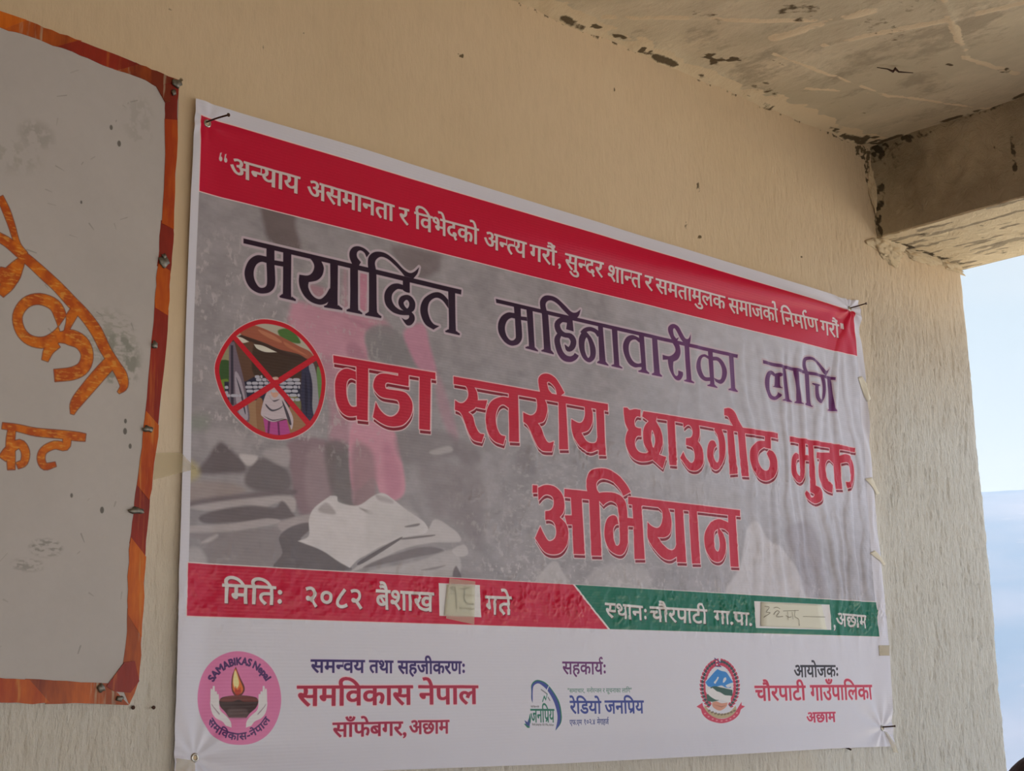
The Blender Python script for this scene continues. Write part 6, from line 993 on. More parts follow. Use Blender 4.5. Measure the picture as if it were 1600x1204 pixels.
    for g in T2:
        cv.fill(g, (244, 200, 210), 1, grow=1.9)
    for g in T2:
        cv.fill(g, (206, 28, 62))
    paint_picture(cv); paint_lamp_logo(cv); paint_radio_logo(cv); paint_crest(cv)
    return cv
# ------------------------------------------------------------------ helpers
from mathutils import noise as mnoise
def P(u, v, y=0.0):
    return (u / 1000.0 + OX, y, v / 1000.0 + OZ)

def tag(o, label, cat, group=None):
    o['label'] = label
    o['category'] = cat
    if group:
        o['group'] = group
    return o

def link(name, me, mat=None, parent=None, kind=None):
    o = bpy.data.objects.new(name, me)
    COL.objects.link(o)
    if mat is not None:
        me.materials.append(mat)
    if parent is not None:
        o.parent = parent
        o.matrix_parent_inverse = Matrix.Translation(parent.location).inverted()
    if kind:
        o['kind'] = kind
    return o

def empty(name, loc, label, cat, group=None):
    o = bpy.data.objects.new(name, None)
    o.empty_display_size = 0.05
    o.location = loc
    COL.objects.link(o)
    return tag(o, label, cat, group)

def grid_mesh(name, PT, smooth=True, uv=None, attr=None):
    """PT: array (rows, cols, 3)"""
    h, w = PT.shape[:2]
    me = bpy.data.meshes.new(name)
    idx = np.arange(h * w).reshape(h, w)
    f = np.stack([idx[:-1, :-1], idx[:-1, 1:], idx[1:, 1:], idx[1:, :-1]], -1).reshape(-1, 4)
    me.vertices.add(h * w)
    me.vertices.foreach_set('co', PT.reshape(-1).astype(np.float32))
    me.loops.add(f.size)
    me.loops.foreach_set('vertex_index', f.reshape(-1).astype(np.int32))
    me.polygons.add(len(f))
    me.polygons.foreach_set('loop_start', np.arange(0, f.size, 4, dtype=np.int32))
    me.polygons.foreach_set('loop_total', np.full(len(f), 4, np.int32))
    me.update(calc_edges=True)
    if smooth:
        me.polygons.foreach_set('use_smooth', np.ones(len(f), bool))
    if uv is not None:
        l = me.uv_layers.new(name='UVMap')
        l.data.foreach_set('uv', uv.reshape(-1, 2)[f.reshape(-1)].astype(np.float32).reshape(-1))
    if attr:
        for k, a in attr.items():
            at = me.attributes.new(k, 'FLOAT', 'POINT')
            at.data.foreach_set('value', a.reshape(-1).astype(np.float32))
    me.validate()
    return me

def mesh_py(name, verts, faces, smooth=False):
    me = bpy.data.meshes.new(name)
    me.from_pydata([tuple(v) for v in verts], [], faces)
    me.update()
    if smooth:
        for p in me.polygons:
            p.use_smooth = True
    return me

def bm_mesh(name, bm, smooth=False):
    bmesh.ops.recalc_face_normals(bm, faces=bm.faces)
    me = bpy.data.meshes.new(name)
    bm.to_mesh(me)
    bm.free()
    if smooth:
        for p in me.polygons:
            p.use_smooth = True
    return me

def box_mesh(name, x0, y0, z0, x1, y1, z1, bevel=0.0):
    bm = bmesh.new()
    vs = [bm.verts.new((x, y, z)) for x in (x0, x1) for y in (y0, y1) for z in (z0, z1)]
    for f in ((0, 1, 3, 2), (4, 6, 7, 5), (0, 4, 5, 1), (2, 3, 7, 6), (0, 2, 6, 4), (1, 5, 7, 3)):
        bm.faces.new([vs[i] for i in f])
    if bevel:
        bmesh.ops.bevel(bm, geom=list(bm.edges), offset=bevel, segments=2, affect='EDGES')
    return bm_mesh(name, bm)

def plate(name, pts, y0, thick, jitter=0.0):
    """flat outline (u, v) in mm lying on the wall side, back at y0, thick towards the room"""
    n = len(pts)
    vs = [P(u, v, y0) for u, v in pts] + [P(u, v, y0 - thick) for u, v in pts]
    fs = [list(range(n)), list(range(2 * n - 1, n - 1, -1))]
    for i in range(n):
        j = (i + 1) % n
        fs.append([i, i + n, j + n, j])
    bm = bmesh.new()
    bv = [bm.verts.new(v) for v in vs]
    for f in fs:
        try:
            bm.faces.new([bv[i] for i in f])
        except ValueError:
            pass
    bmesh.ops.triangulate(bm, faces=[f for f in bm.faces if len(f.verts) > 4])
    return bm_mesh(name, bm)

def strip_plate(name, pts, y0, thick):
    """like plate, for a ribbon outline: first half one edge, second half the other edge backwards"""
    n = len(pts) // 2
    A, B = pts[:n], pts[n:][::-1]
    vs = [P(u, v, y0) for u, v in A] + [P(u, v, y0) for u, v in B] + [P(u, v, y0 - thick) for u, v in A] + [P(u, v, y0 - thick) for u, v in B]
    fs = []
    for i in range(n - 1):
        fs += [(i, i + 1, n + i + 1, n + i), (2 * n + i, 3 * n + i, 3 * n + i + 1, 2 * n + i + 1),
               (i, 2 * n + i, 2 * n + i + 1, i + 1), (n + i, n + i + 1, 3 * n + i + 1, 3 * n + i)]
    fs += [(0, n, 3 * n, 2 * n), (n - 1, 3 * n - 1, 4 * n - 1, 2 * n - 1)]
    bm = bmesh.new()
    bv = [bm.verts.new(v) for v in vs]
    for f in fs:
        bm.faces.new([bv[i] for i in f])
    return bm_mesh(name, bm)

def tube(name, pts, rad, seg=8, cap=True):
    """round bar through points, radius per point"""
    pts = [Vector(p) for p in pts]
    rad = rad if isinstance(rad, (list, tuple)) else [rad] * len(pts)
    vs, fs = [], []
    up = Vector((0, 0, 1))
    for i, p in enumerate(pts):
        d = (pts[min(i + 1, len(pts) - 1)] - pts[max(i - 1, 0)]).normalized()
        a = d.cross(up)
        if a.length < 1e-3:
            a = d.cross(Vector((1, 0, 0)))
        a.normalize()
        b = d.cross(a)
        for k in range(seg):
            t = 2 * math.pi * k / seg
            vs.append(p + (a * math.cos(t) + b * math.sin(t)) * rad[i])
    for i in range(len(pts) - 1):
        for k in range(seg):
            k2 = (k + 1) % seg
            fs.append((i * seg + k, i * seg + k2, (i + 1) * seg + k2, (i + 1) * seg + k))
    if cap:
        fs.append(tuple(range(seg)))
        fs.append(tuple(reversed(range((len(pts) - 1) * seg, len(pts) * seg))))
    me = mesh_py(name, vs, fs)
    bm = bmesh.new(); bm.from_mesh(me); bmesh.ops.recalc_face_normals(bm, faces=bm.faces); bm.to_mesh(me); bm.free()
    for p in me.polygons:
        p.use_smooth = len(p.vertices) == 4
    return me

class Mat:
    def __init__(self, name, color=(.5, .5, .5), rough=.8, spec=.3, metal=0.0):
        self.m = bpy.data.materials.new(name)
        self.m.use_nodes = True
        self.t = self.m.node_tree
        self.n, self.l = self.t.nodes, self.t.links
        self.b = self.n['Principled BSDF']
        self.b.inputs['Base Color'].default_value = (*srgb(color), 1)
        self.b.inputs['Roughness'].default_value = rough
        self.b.inputs['Specular IOR Level'].default_value = spec
        self.b.inputs['Metallic'].default_value = metal
        self.tc = self.n.new('ShaderNodeTexCoord')
    def noise(self, scale, detail=4, vec=(1, 1, 1), rough=.55, coord='Object', dist=0.0):
        mp = self.n.new('ShaderNodeMapping'); mp.inputs['Scale'].default_value = vec
        self.l.new(self.tc.outputs[coord], mp.inputs[0])
        t = self.n.new('ShaderNodeTexNoise')
        t.inputs['Scale'].default_value = scale; t.inputs['Detail'].default_value = detail
        t.inputs['Roughness'].default_value = rough; t.inputs['Distortion'].default_value = dist
        self.l.new(mp.outputs[0], t.inputs['Vector'])
        return t.outputs['Fac']
    def ramp(self, fac, stops):
        r = self.n.new('ShaderNodeValToRGB')
        el = r.color_ramp.elements
        while len(el) < len(stops):
            el.new(.5)
        for q, (p, c) in zip(el, stops):
            q.position = p
            q.color = (c, c, c, 1) if isinstance(c, (int, float)) else (*srgb(c), 1)
        self.l.new(fac, r.inputs[0])
        return r.outputs[0]
    def mix(self, fac, a, b, mode='MIX'):
        x = self.n.new('ShaderNodeMix'); x.data_type = 'RGBA'; x.blend_type = mode
        for s, v in (('Factor', fac), ('A', a), ('B', b)):
            if hasattr(v, 'is_linked') or hasattr(v, 'links'):
                self.l.new(v, x.inputs[s])
            elif s == 'Factor':
                x.inputs[s].default_value = v
            else:
                x.inputs[s].default_value = (*srgb(v), 1)
        return x.outputs['Result']
    def crisp(self, name, scale=55, vec=(1, 1, 1), lo=.74, hi=.98, amp=.9):
        """mottled, sharp-edged patches where the painted-in weight is high"""
        mm = self.n.new('ShaderNodeMath'); mm.operation = 'MULTIPLY_ADD'
        self.l.new(self.noise(scale, 6, vec, .7), mm.inputs[0]); mm.inputs[1].default_value = amp
        self.l.new(self.attr(name), mm.inputs[2])
        return self.ramp(mm.outputs[0], [(lo, 0.0), (hi, 1.0)])
    def attr(self, name):
        a = self.n.new('ShaderNodeAttribute'); a.attribute_name = name
        return a.outputs['Fac']
    def color(self, s):
        self.l.new(s, self.b.inputs['Base Color'])
    def bump(self, h, strength=.3, dist=.002):
        b = self.n.new('ShaderNodeBump')
        b.inputs['Strength'].default_value = strength; b.inputs['Distance'].default_value = dist
        self.l.new(h, b.inputs['Height'])
        if self.b.inputs['Normal'].is_linked:
            self.l.new(self.b.inputs['Normal'].links[0].from_socket, b.inputs['Normal'])
        self.l.new(b.outputs[0], self.b.inputs['Normal'])
        return self

def image_from(name, cv):
    im = bpy.data.images.new(name, cv.w, cv.h, alpha=False)
    a = np.clip(cv.a, 0, 1)
    a = np.where(a <= .0031308, a * 12.92, 1.055 * np.power(a, 1 / 2.4) - .055)
    buf = np.ones((cv.h, cv.w, 4), np.float32)
    buf[..., :3] = a
    im.pixels.foreach_set(buf.reshape(-1))
    im.update()
    im.pack()
    return im

# ------------------------------------------------------------------ materials
m_wall = Mat('cream_plaster', (222, 198, 168), .92, .12)
c = m_wall.mix(m_wall.ramp(m_wall.noise(1.7, 5), [(.3, 0.0), (.7, 1.0)]), (228, 205, 175), (218, 195, 163))
# whiter, greyer plaster low down and towards the corner column, some daylight painted in
c = m_wall.mix(m_wall.attr('grey'), c, (236, 234, 230))
c = m_wall.mix(m_wall.ramp(m_wall.noise(60, 3, (1, 1, .35)), [(.45, 0.0), (.75, .12)]), c, (186, 164, 136))
c = m_wall.mix(m_wall.crisp('stain', 70), c, (112, 96, 74))
m_wall.color(c)
hgt = m_wall.mix(m_wall.attr('rough'), (128, 128, 128), m_wall.ramp(m_wall.noise(90, 5, (1.6, 1, .45), .65), [(0.0, 0.0), (1.0, 1.0)]))
m_wall.bump(hgt, 1.0, .011)
m_wall.bump(m_wall.noise(140, 4, (1, 1, .8)), .22, .0012)
m_ceil = Mat('stained_concrete', (200, 182, 150), .92, .12)
c = m_ceil.mix(m_ceil.ramp(m_ceil.noise(3.2, 6, (1, .45, 1), .62), [(.40, 0.0), (.60, 1.0)]), (224, 208, 180), (196, 182, 156))
c = m_ceil.mix(m_ceil.ramp(m_ceil.noise(9, 6, (1, .5, 1), .7), [(.54, 0.0), (.64, .6)]), c, (152, 138, 118))
c = m_ceil.mix(m_ceil.crisp('wash', 30), c, (224, 204, 172))
c = m_ceil.mix(m_ceil.crisp('stain', 60), c, (104, 90, 70))
m_ceil.color(c)
m_ceil.bump(m_ceil.noise(40, 6, (1, .5, 1), .7), .6, .006)
m_beam = Mat('raw_cement_beam', (150, 136, 112), .93, .1)
c = m_beam.mix(m_beam.ramp(m_beam.noise(5, 6, (1, 1, 1), .65), [(.35, 0.0), (.68, 1.0)]), (182, 168, 144), (144, 130, 110))
c = m_beam.mix(m_beam.crisp('light', 26, (1.6, .35, 1.6)), c, (224, 206, 174))
c = m_beam.mix(m_beam.crisp('stain', 45), c, (88, 78, 64))
m_beam.color(c)
m_beam.bump(m_beam.noise(26, 6, (1, 1, 1), .72, dist=1.2), .9, .010)
m_mortar = Mat('fresh_mortar', (224, 204, 172), .95, .1)
m_mortar.bump(m_mortar.noise(60, 6, rough=.7), .9, .008)
m_floor = Mat('cement_floor', (150, 140, 125), .85, .2)
m_floor.color(m_floor.mix(m_floor.ramp(m_floor.noise(2, 5), [(.3, 0.0), (.7, 1.0)]), (188, 184, 176), (170, 166, 158)))
m_nail = Mat('rusty_iron', (44, 32, 28), .55, .5, .6)
m_nail.color(m_nail.mix(m_nail.noise(300, 3), (30, 24, 24), (88, 52, 34)))
m_eye = Mat('nickel_eyelet', (196, 194, 190), .28, .5, 1.0)
m_tapep = Mat('masking_tape', (240, 234, 220), .6, .3)
m_tapep.bump(m_tapep.noise(260, 3, (1, 1, .3)), .4, .0006)
m_taped = Mat('aged_clear_tape', (216, 202, 164), .35, .5)
m_taped.b.inputs['Alpha'].default_value = .38
m_strip_tape = Mat('translucent_paper_tape', (226, 224, 206), .5, .35)
m_strip_tape.b.inputs['Alpha'].default_value = .42
m_strip_tape.bump(m_strip_tape.noise(220, 3, (.3, 1, 1)), .4, .0006)
m_paper = Mat('ruled_paper', (232, 230, 218), .8, .2)
m_pencil = Mat('pencil_graphite', (52, 46, 44), .6, .3)
m_pencil2 = Mat('faint_pencil', (140, 132, 118), .6, .3)

# ------------------------------------------------------------------ structure
def lines_fine(lo, a, b, hi, step, coarse):
    s = list(np.arange(lo, a, coarse)) + list(np.arange(a, b, step)) + list(np.arange(b, hi, coarse)) + [hi]
    return np.array(sorted(set(s)), float)

def blobs(U, V, lst):
    o = np.zeros(U.shape, np.float32)
    for (cu, cv_, ru, rv, s) in lst:
        d = ((U - cu) / ru) ** 2 + ((V - cv_) / rv) ** 2
        o = np.maximum(o, s * np.clip(1.3 - d, 0, 1))
    return o

def samp(F, U, V, u0, v0, px):
    iu = np.clip(((U - u0) / px).astype(int), 0, F.shape[1] - 1)
    iv = np.clip(((V - v0) / px).astype(int), 0, F.shape[0] - 1)
    return F[iv, iu]

CEIL_V, BEAM_U, END_U, BEAM_V = 1461.0, 1930.0, 2344.0, 1221.0
# --- back wall
us = lines_fine(-4100, -420, END_U, END_U, 4.0, 400)
vs_ = lines_fine(-1388, -110, 1470, 1620, 4.0, 300)
U, V = np.meshgrid(us, vs_)
n_st = samp(fbm(1700, 3000, 44, 31, 4, .22), U, V, -450, -150, 1.0)
n_gr = samp(fbm(1700, 3000, 9, 32, 3, .7), U, V, -450, -150, 1.0)
n_lg = samp(fbm(1700, 3000, 260, 33, 3), U, V, -450, -150, 1.0)
n_md = samp(fbm(1700, 3000, 30, 34, 4, .5), U, V, -450, -150, 1.0)
fine = ((U > -440) & (V > -130) & (V < 1600)).astype(np.float32)
rough_w = np.clip((U - 1780) / 120, 0, 1) * np.clip((1240 - V) / 260, 0.15, 1)
rough_w = np.maximum(rough_w, np.clip((640 - V) / 500, 0, 1) * .7)
rough_w = np.maximum(rough_w, .07 + .42 * np.clip((U - 700) / 1100, 0, 1) ** 1.5)
crack = np.clip((n_st - .60) * 7, 0, 1)
ridge = np.abs(n_st - .5) * 2
relief = rough_w * (-2.2 * crack + 2.4 * (1 - ridge) ** 3 + 1.6 * (n_gr - .5) + 3.4 * (n_md - .5)) + 6 * (n_lg - .5)
relief *= fine
edge = np.clip((U - (END_U - 40)) / 40, 0, 1)
Y = -relief / 1000.0 + .012 * edge ** 2
wob = 10 * (samp(fbm(1700, 60, 120, 35, 4), U * 0 + 10, V, 0, -150, 1.0) - .5) + 5 * (samp(fbm(1700, 60, 18, 36, 3), U * 0 + 10, V, 0, -150, 1.0) - .5)
lean = np.clip((1224 - V) / 1300, 0, 1) * 14
UU = U + (U > END_U - 400) * (wob + lean) * np.clip((U - END_U + 400) / 400, 0, 1)
SP = [(1244, 1195, 9, 22, .5), (1200, 1101, 5, 16, .9), (1241, 1084, 10, 9, .7), (1612, 1109, 5, 5, .9), (1951, 823, 5, 5, .9),
      (564, 1296, 6, 5, .9), (572, 1297, 3, 6, .9), (210, 1229, 6, 3, .8), (132, 1178, 4, 10, .4), (456, 1160, 2, 8, .6), (828, 1022, 3, 12, .5),
      (1150, 1091, 3, 5, .4), (-42, 1190, 3, 3, .9), (-18, 1075, 4, 8, .8), (2167, 1119, 4, 4, .4), (2126, 819, 5, 8, .4), (1987, 947, 4, 5, .5),
      (1795, 1452, 60, 6, .6), (1896, 1440, 46, 24, .9), (1912, 1390, 16, 40, .9), (1934, 1300, 9, 60, .8), (1936, 1245, 8, 30, .9),
      (2045, 578, 3, 26, .4), (2105, 394, 3, 40, .5), (630, 1162, 4, 4, .4), (989, 1349, 4, 10, .5), (-72, 294, 5, 5, .6), (-90, 520, 4, 16, .3),
      (2050, 1215, 60, 7, .5), (2200, 1219, 90, 8, .7), (2300, 1212, 50, 12, .6)]
n_sp = samp(fbm(1700, 3000, 7, 37, 3), U, V, -450, -150, 1.0)
stain = np.clip(blobs(U, V, SP) * np.clip(.2 + 2.6 * (n_sp - .36), 0, 1.4), 0, 1)
seam = np.clip(1 - np.abs(V - (CEIL_V - 8 + 10 * (n_lg - .5))) / 12, 0, 1) * (U < BEAM_U) * np.clip((n_md - .50) * 5, 0, 1)
stain = np.maximum(stain, .8 * seam)
stain = np.maximum(stain, .22 * rough_w * crack * np.clip((n_sp - .5) * 4, 0, 1)) * fine
grey = np.clip((U - 1500) / 500, 0, 1) * np.clip((1180 - V) / 450, 0, 1) + np.clip((700 - V) / 600, 0, 1) * .8
grey = np.clip(grey, 0, 1)
PT = np.stack([UU / 1000 + OX, Y, V / 1000 + OZ], -1)
wall = link('wall_back', grid_mesh('wall_back', PT, attr={'stain': stain, 'grey': grey, 'rough': np.clip(rough_w, 0, 1)}), m_wall.m, kind='structure')
# the thickness behind the plaster face
link('wall_core', box_mesh('wall_core', -3.0, .03, 0.0, END_U / 1000 + OX - .006, .25, 3.0), m_wall.m, wall)
# --- wall end (reveal) facing the view
# --- ceiling slab underside
cx = lines_fine(-4100, 600, 2100, END_U + 40, 6.0, 300)
cy = lines_fine(-3400, -800, 10, 60, 6.0, 300)
U, W = np.meshgrid(cx, cy)
a1 = samp(fbm(1000, 1700, 60, 41, 5, 1.3), U, W, 500, -900, 1.0)
a2 = samp(fbm(1000, 1700, 12, 42, 3), U, W, 500, -900, 1.0)
a3 = samp(fbm(1000, 1700, 200, 43, 3), U, W, 500, -900, 1.0)
fn = ((U > 560) & (W > -860)).astype(np.float32)
rel = 5 * (a1 - .5) + 1.6 * (a2 - .5) + 10 * (a3 - .5)
def ridgeline(U, W, p, q, wd):
    px, py = p; qx, qy = q
    L2 = (qx - px) ** 2 + (qy - py) ** 2
    t = np.clip(((U - px) * (qx - px) + (W - py) * (qy - py)) / L2, 0, 1)
    d = np.hypot(U - px - t * (qx - px), W - py - t * (qy - py)) + 8 * (a2 - .5)
    return np.clip(1 - d / wd, 0, 1)
RL = [((1352, -277), (1500, -660), 11, 4), ((1362, -553), (1640, -440), 9, 3), ((1640, -440), (1800, -470), 8, 3), ((1240, -230), (1290, -430), 16, 3),
      ((1300, -180), (1700, -210), 5, 1.5), ((1500, -120), (1930, -330), 5, 1.5), ((900, -60), (1240, -330), 9, 2)]
for p, q, wd, am in RL:
    rel += am * ridgeline(U, W, p, q, wd)
fil = np.clip(1 + W / 60.0, 0, 1) ** 2 * 14 * np.clip(a1 + .2, 0, 1) * np.clip((BEAM_U - U) / 60, 0, 1)
zc = CEIL_V - (rel + fil) * fn
CS = [(915, -26, 16, 10, 1), (985, -22, 26, 9, .8), (1075, -14, 26, 10, 1), (1228, -79, 42, 34, .75), (1260, -100, 22, 20, .8), (1503, 6, 20, 12, .9), (1525, -8, 14, 9, .8),
      (1440, -60, 60, 34, .4), (1800, -16, 90, 14, .7), (1890, -30, 50, 30, .9), (1700, -120, 70, 6, .3), (1640, -400, 14, 9, .9), (1765, -461, 22, 14, .8), (1180, -330, 70, 50, .45),
      (1400, -400, 120, 60, .35), (1330, -520, 100, 60, .3), (1060, -190, 60, 40, .35), (1320, -160, 90, 5, .4)]
st = blobs(U, W, CS) * np.clip(.2 + 3 * (a2 - .38), 0, 1.3)
bl_ = np.clip(1 - np.abs(U - BEAM_U + 8 + 10 * (a1 - .5)) / 14, 0, 1) * np.clip((a1 - .36) * 5, 0, 1) * (W > -520)
wl_ = np.clip(1 - np.abs(W + 14) / 16, 0, 1) * np.clip((a1 - .53) * 6, 0, 1)
st = np.clip(np.maximum(np.maximum(st, bl_), wl_ * .9), 0, 1) * fn
wash = np.clip(1 + (W + 34 + 110 * (a1 - .5) + 60 * (a3 - .5)) / 14.0, 0, 1)
for p, q, wd, am_ in RL:
    wash = np.maximum(wash, .85 * np.clip(ridgeline(U, W, p, q, wd * 1.25) * 2.2, 0, 1) * np.clip((a1 - .28) * 5, 0, 1))
wash = wash * fn
PT = np.stack([U / 1000 + OX, W / 1000, zc / 1000 + OZ], -1)[:, ::-1]
ceiling = link('ceiling', grid_mesh('ceiling', PT, attr={'stain': st[:, ::-1], 'wash': wash[:, ::-1]}), m_ceil.m, kind='structure')
link('ceiling_slab', box_mesh('ceiling_slab', -3.0, -3.5, CEIL_V / 1000 + OZ + .02, END_U / 1000 + OX + .03, .3, 3.0), m_ceil.m, ceiling)
# --- edge beam over the open side: inner face, underside, outer face as one swept skin
prof = [(BEAM_U, CEIL_V + 10)] + [(BEAM_U, v) for v in np.arange(CEIL_V, BEAM_V + 4, -6)] + [(u, BEAM_V) for u in np.arange(BEAM_U, END_U + 8, 6)] + [(END_U + 8, v) for v in np.arange(BEAM_V + 6, CEIL_V + 60, 30)]
prof = np.array(prof)
ys = np.concatenate([np.arange(-3400, -760, 200), np.arange(-760, 31, 6)])
A_, B_ = np.meshgrid(np.arange(len(prof)), ys)
UU = prof[A_, 0]; VV = prof[A_, 1]
arc = np.concatenate([[0], np.cumsum(np.hypot(*np.diff(prof, axis=0).T))])[A_]
b1 = samp(fbm(900, 1000, 50, 51, 5, .8), arc, B_, 0, -800, 1.0)
b2 = samp(fbm(900, 1000, 11, 52, 3), arc, B_, 0, -800, 1.0)
fn = (B_ > -770).astype(np.float32)
r = (7 * (b1 - .5) + 2 * (b2 - .5)) * fn
inner = (A_ < np.argmax(prof[:, 1] <= BEAM_V + 4))
corner_i = int(np.argmin(np.abs(prof[:, 0] - BEAM_U) + np.abs(prof[:, 1] - BEAM_V)))
under = (A_ >= corner_i) & (UU <= END_U)
sag = 10 * np.clip((-B_) / 500.0, 0, 1) * 0
UU = UU - r * inner + (A_ > corner_i) * 0
VV = VV - r * under - 5 * np.clip(1 - np.abs(A_ - corner_i) / 3.0, 0, 1) * 0
b3 = samp(fbm(1300, 1000, 18, 53, 4, 7.0).T, B_, arc, -800, 0, 1.0)
b3 = samp(np.ascontiguousarray(fbm(1000, 900, 110, 54, 5, .17)), arc, B_, 0, -800, 1.0)
light = np.clip(under * np.clip((b3 - .33) * 7, 0, 1), 0, 1)
ARC0 = CEIL_V - BEAM_V
stn = blobs(arc, B_, [(30, -25, 26, 40, .9), (20, -120, 14, 70, .7), (14, -300, 10, 90, .5), (130, -20, 60, 16, .7), (200, -12, 60, 10, 1), (130, -60, 14, 10, .8),
                      (110, -330, 10, 8, .8), (150, -380, 60, 9, .7), (60, -60, 50, 40, .35), (ARC0 + 120, -12, 60, 14, .9), (ARC0 + 230, -10, 70, 16, .8), (ARC0 + 340, -14, 60, 22, .7), (ARC0 + 200, -160, 30, 60, .3)])
stn = stn * np.clip(.2 + 3 * (b2 - .38), 0, 1.3)
stn = np.maximum(stn, under * np.clip((b1 - .60) * 5, 0, 1) * .45) * fn
PT = np.stack([UU / 1000 + OX, B_ / 1000, VV / 1000 + OZ], -1)[:, ::-1]
beam = link('beam', grid_mesh('beam', PT, attr={'stain': stn[:, ::-1], 'light': light[:, ::-1]}), m_beam.m, kind='structure')
# lumps of mortar squeezed where the beam bears on the wall
def lump(name, u, v, y, ru, rv, ry, seed, parent, mat):
    bm = bmesh.new()
    bmesh.ops.create_icosphere(bm, subdivisions=5, radius=1)
    rs = np.random.RandomState(seed)
    k = rs.randn(7, 3) * 2.2; ph = rs.rand(7) * 6
    for w in bm.verts:
        p = np.array(w.co)
        d = 1 + .16 * sum(math.sin(float(k[i] @ p) + ph[i]) for i in range(7)) / 1.6 + .34 * mnoise.fractal(Vector(p) * 2.3 + Vector((seed, 0, 0)), .7, 2.1, 5)
        w.co = Vector((u / 1000 + OX + p[0] * d * ru / 1000, y + p[1] * d * ry / 1000, v / 1000 + OZ + p[2] * d * rv / 1000))
    me = bm_mesh(name, bm, True)
    return link(name, me, mat, parent)
lump('mortar_patch', 1934, 1352, -.004, 18, 40, 8, 3, wall, m_mortar.m)
lump('mortar_patch', 1985, 1204, .004, 70, 34, 17, 5, wall, m_mortar.m)
lump('mortar_patch', 2120, 1214, .004, 110, 20, 14, 6, wall, m_mortar.m)
lump('mortar_patch', 2270, 1214, .002, 60, 16, 12, 8, wall, m_mortar.m)

# --- floor, far side wall and the ground outside
link('floor', box_mesh('floor', -3.0, -3.5, -.15, END_U / 1000 + OX + .05, .25, 0.0), m_floor.m, kind='structure')
link('wall_left', box_mesh('wall_left', -3.2, -3.5, 0.0, -3.0, .25, 3.0), m_wall.m, kind='structure')
link('wall_front_unseen', box_mesh('wall_front_unseen', -3.2, -3.5, 0.0, -1.2, -3.3, 3.0), m_wall.m, kind='structure')  # unseen wall, its length set for the light reaching the back wall

link('added_shade_lintel', box_mesh('added_shade_lintel', -1.2, -3.5, 1.75, END_U / 1000 + OX, -3.3, 2.9), m_beam.m, kind='structure')  # unseen lintel added to keep skylight off the upper back wall

# ------------------------------------------------------------------ whiteboard on the left
def bpts(s):
    return [tuple(map(float, t.split(','))) for t in s.split()]
outer_top = [(-1290, 1108), (-313, 1092.5), (-271.5, 1088.4), (-198, 1084.3), (-110.6, 1077.9), (-55.5, 1071.5), (-29.2, 1069.9)]
outer_right = [(-29.2, 1069.9), (-29.7, 1030.8), (-28.3, 960.5), (-30.3, 890.4), (-29.8, 822.3), (-32.9, 755.8), (-35.1, 665.6), (-40.8, 582.9), (-45, 501.9), (-53.3, 419.2), (-57.5, 367.6), (-58.7, 290.4), (-59.5, 213.8), (-61.6, 150.5), (-75, 118.2)]
outer_bot = [(-75, 118.2), (-256.9, 122.4), (-1330, 150)]
inner_top = [(-1290, 1080), (-311.8, 1065.6), (-280, 1066.5), (-220.6, 1063.7), (-145, 1055.9), (-95, 1054.8), (-67.4, 1046.8)]
inner_right = [(-53.1, 1029.6), (-50.5, 990), (-49.7, 938), (-48.6, 869), (-52.8, 807.3), (-54.4, 778.6), (-57.7, 694.7), (-60.4, 628.5), (-65.5, 543.8), (-70.8, 484.8), (-78.5, 404.9), (-83.2, 365.9), (-85, 308.4), (-83.1, 213.4), (-85.7, 175.9)]
inner_bot = [(-109.2, 146.3), (-258.8, 155), (-1330, 184)]
BX0, BY0, BW, BH = -760.0, 90.0, 740.0, 1030.0
bc = Canvas(BW, BH, 1.7, (196, 190, 190))
hh, ww = bc.h, bc.w
bn = fbm(hh, ww, 150, 61, 4); bn2 = fbm(hh, ww, 18, 62, 3); bn3 = fbm(hh, ww, 5, 63, 3, 2.5)
bc.a *= (1 + .10 * (bn - .5) + .04 * (bn2 - .5))[..., None]
def bo(pts):
    return np.array([(x - BX0, y - BY0) for x, y in pts], float)
def bsoft(cx, cy, rx, ry, col, al, soft, nz=None):
    mk = bc.mask([ell(cx - BX0, cy - BY0, rx, ry)], soft=soft)
    if mk is None: return
    x0, y0, m = mk
    if nz is not None:
        m = m * np.clip((nz[y0:y0 + m.shape[0], x0:x0 + m.shape[1]] - .42) * 5, 0, 1)
    bc.put((x0, y0, m), col, al)
bsoft(-112, 610, 34, 42, (132, 134, 124), .75, 10, bn2)      # grey smear
bsoft(-128, 640, 40, 40, (150, 150, 140), .5, 14, bn3)
bsoft(-300, 880, 50, 22, (160, 156, 150), .5, 16, bn2)
bsoft(-255, 920, 26, 20, (150, 146, 142), .5, 10, bn2)
bsoft(-95, 985, 24, 40, (164, 160, 156), .4, 12, bn2)
bsoft(-210, 330, 24, 12, (120, 116, 110), .6, 4, bn3)
bsoft(-235, 305, 24, 8, (120, 116, 110), .5, 4, bn3)
rs = np.random.RandomState(5)
for k in range(60):
    cx_, cy_ = rs.uniform(-420, -90), rs.uniform(170, 1040)
    L, an = rs.uniform(2, 16), rs.uniform(0, 3.14)
    bc.fill([bo([(cx_, cy_), (cx_ + L * math.cos(an), cy_ + L * math.sin(an)), (cx_ + L * math.cos(an) + .8, cy_ + L * math.sin(an) + 1)])], (120, 116, 112), rs.uniform(.15, .6), grow=rs.uniform(.2, .9))
for (cx_, cy_, r_) in [(-182, 835, 1.6), (-126, 940, 3), (-140, 962, 2.5), (-98, 505, 3), (-89, 484, 2.4), (-98, 520, 2.2), (-129, 388, 3), (-176, 405, 2)]:
    bc.fill([ell(cx_ - BX0, cy_ - BY0, r_, r_ * 1.6)], (62, 58, 52), .8, soft=.6)
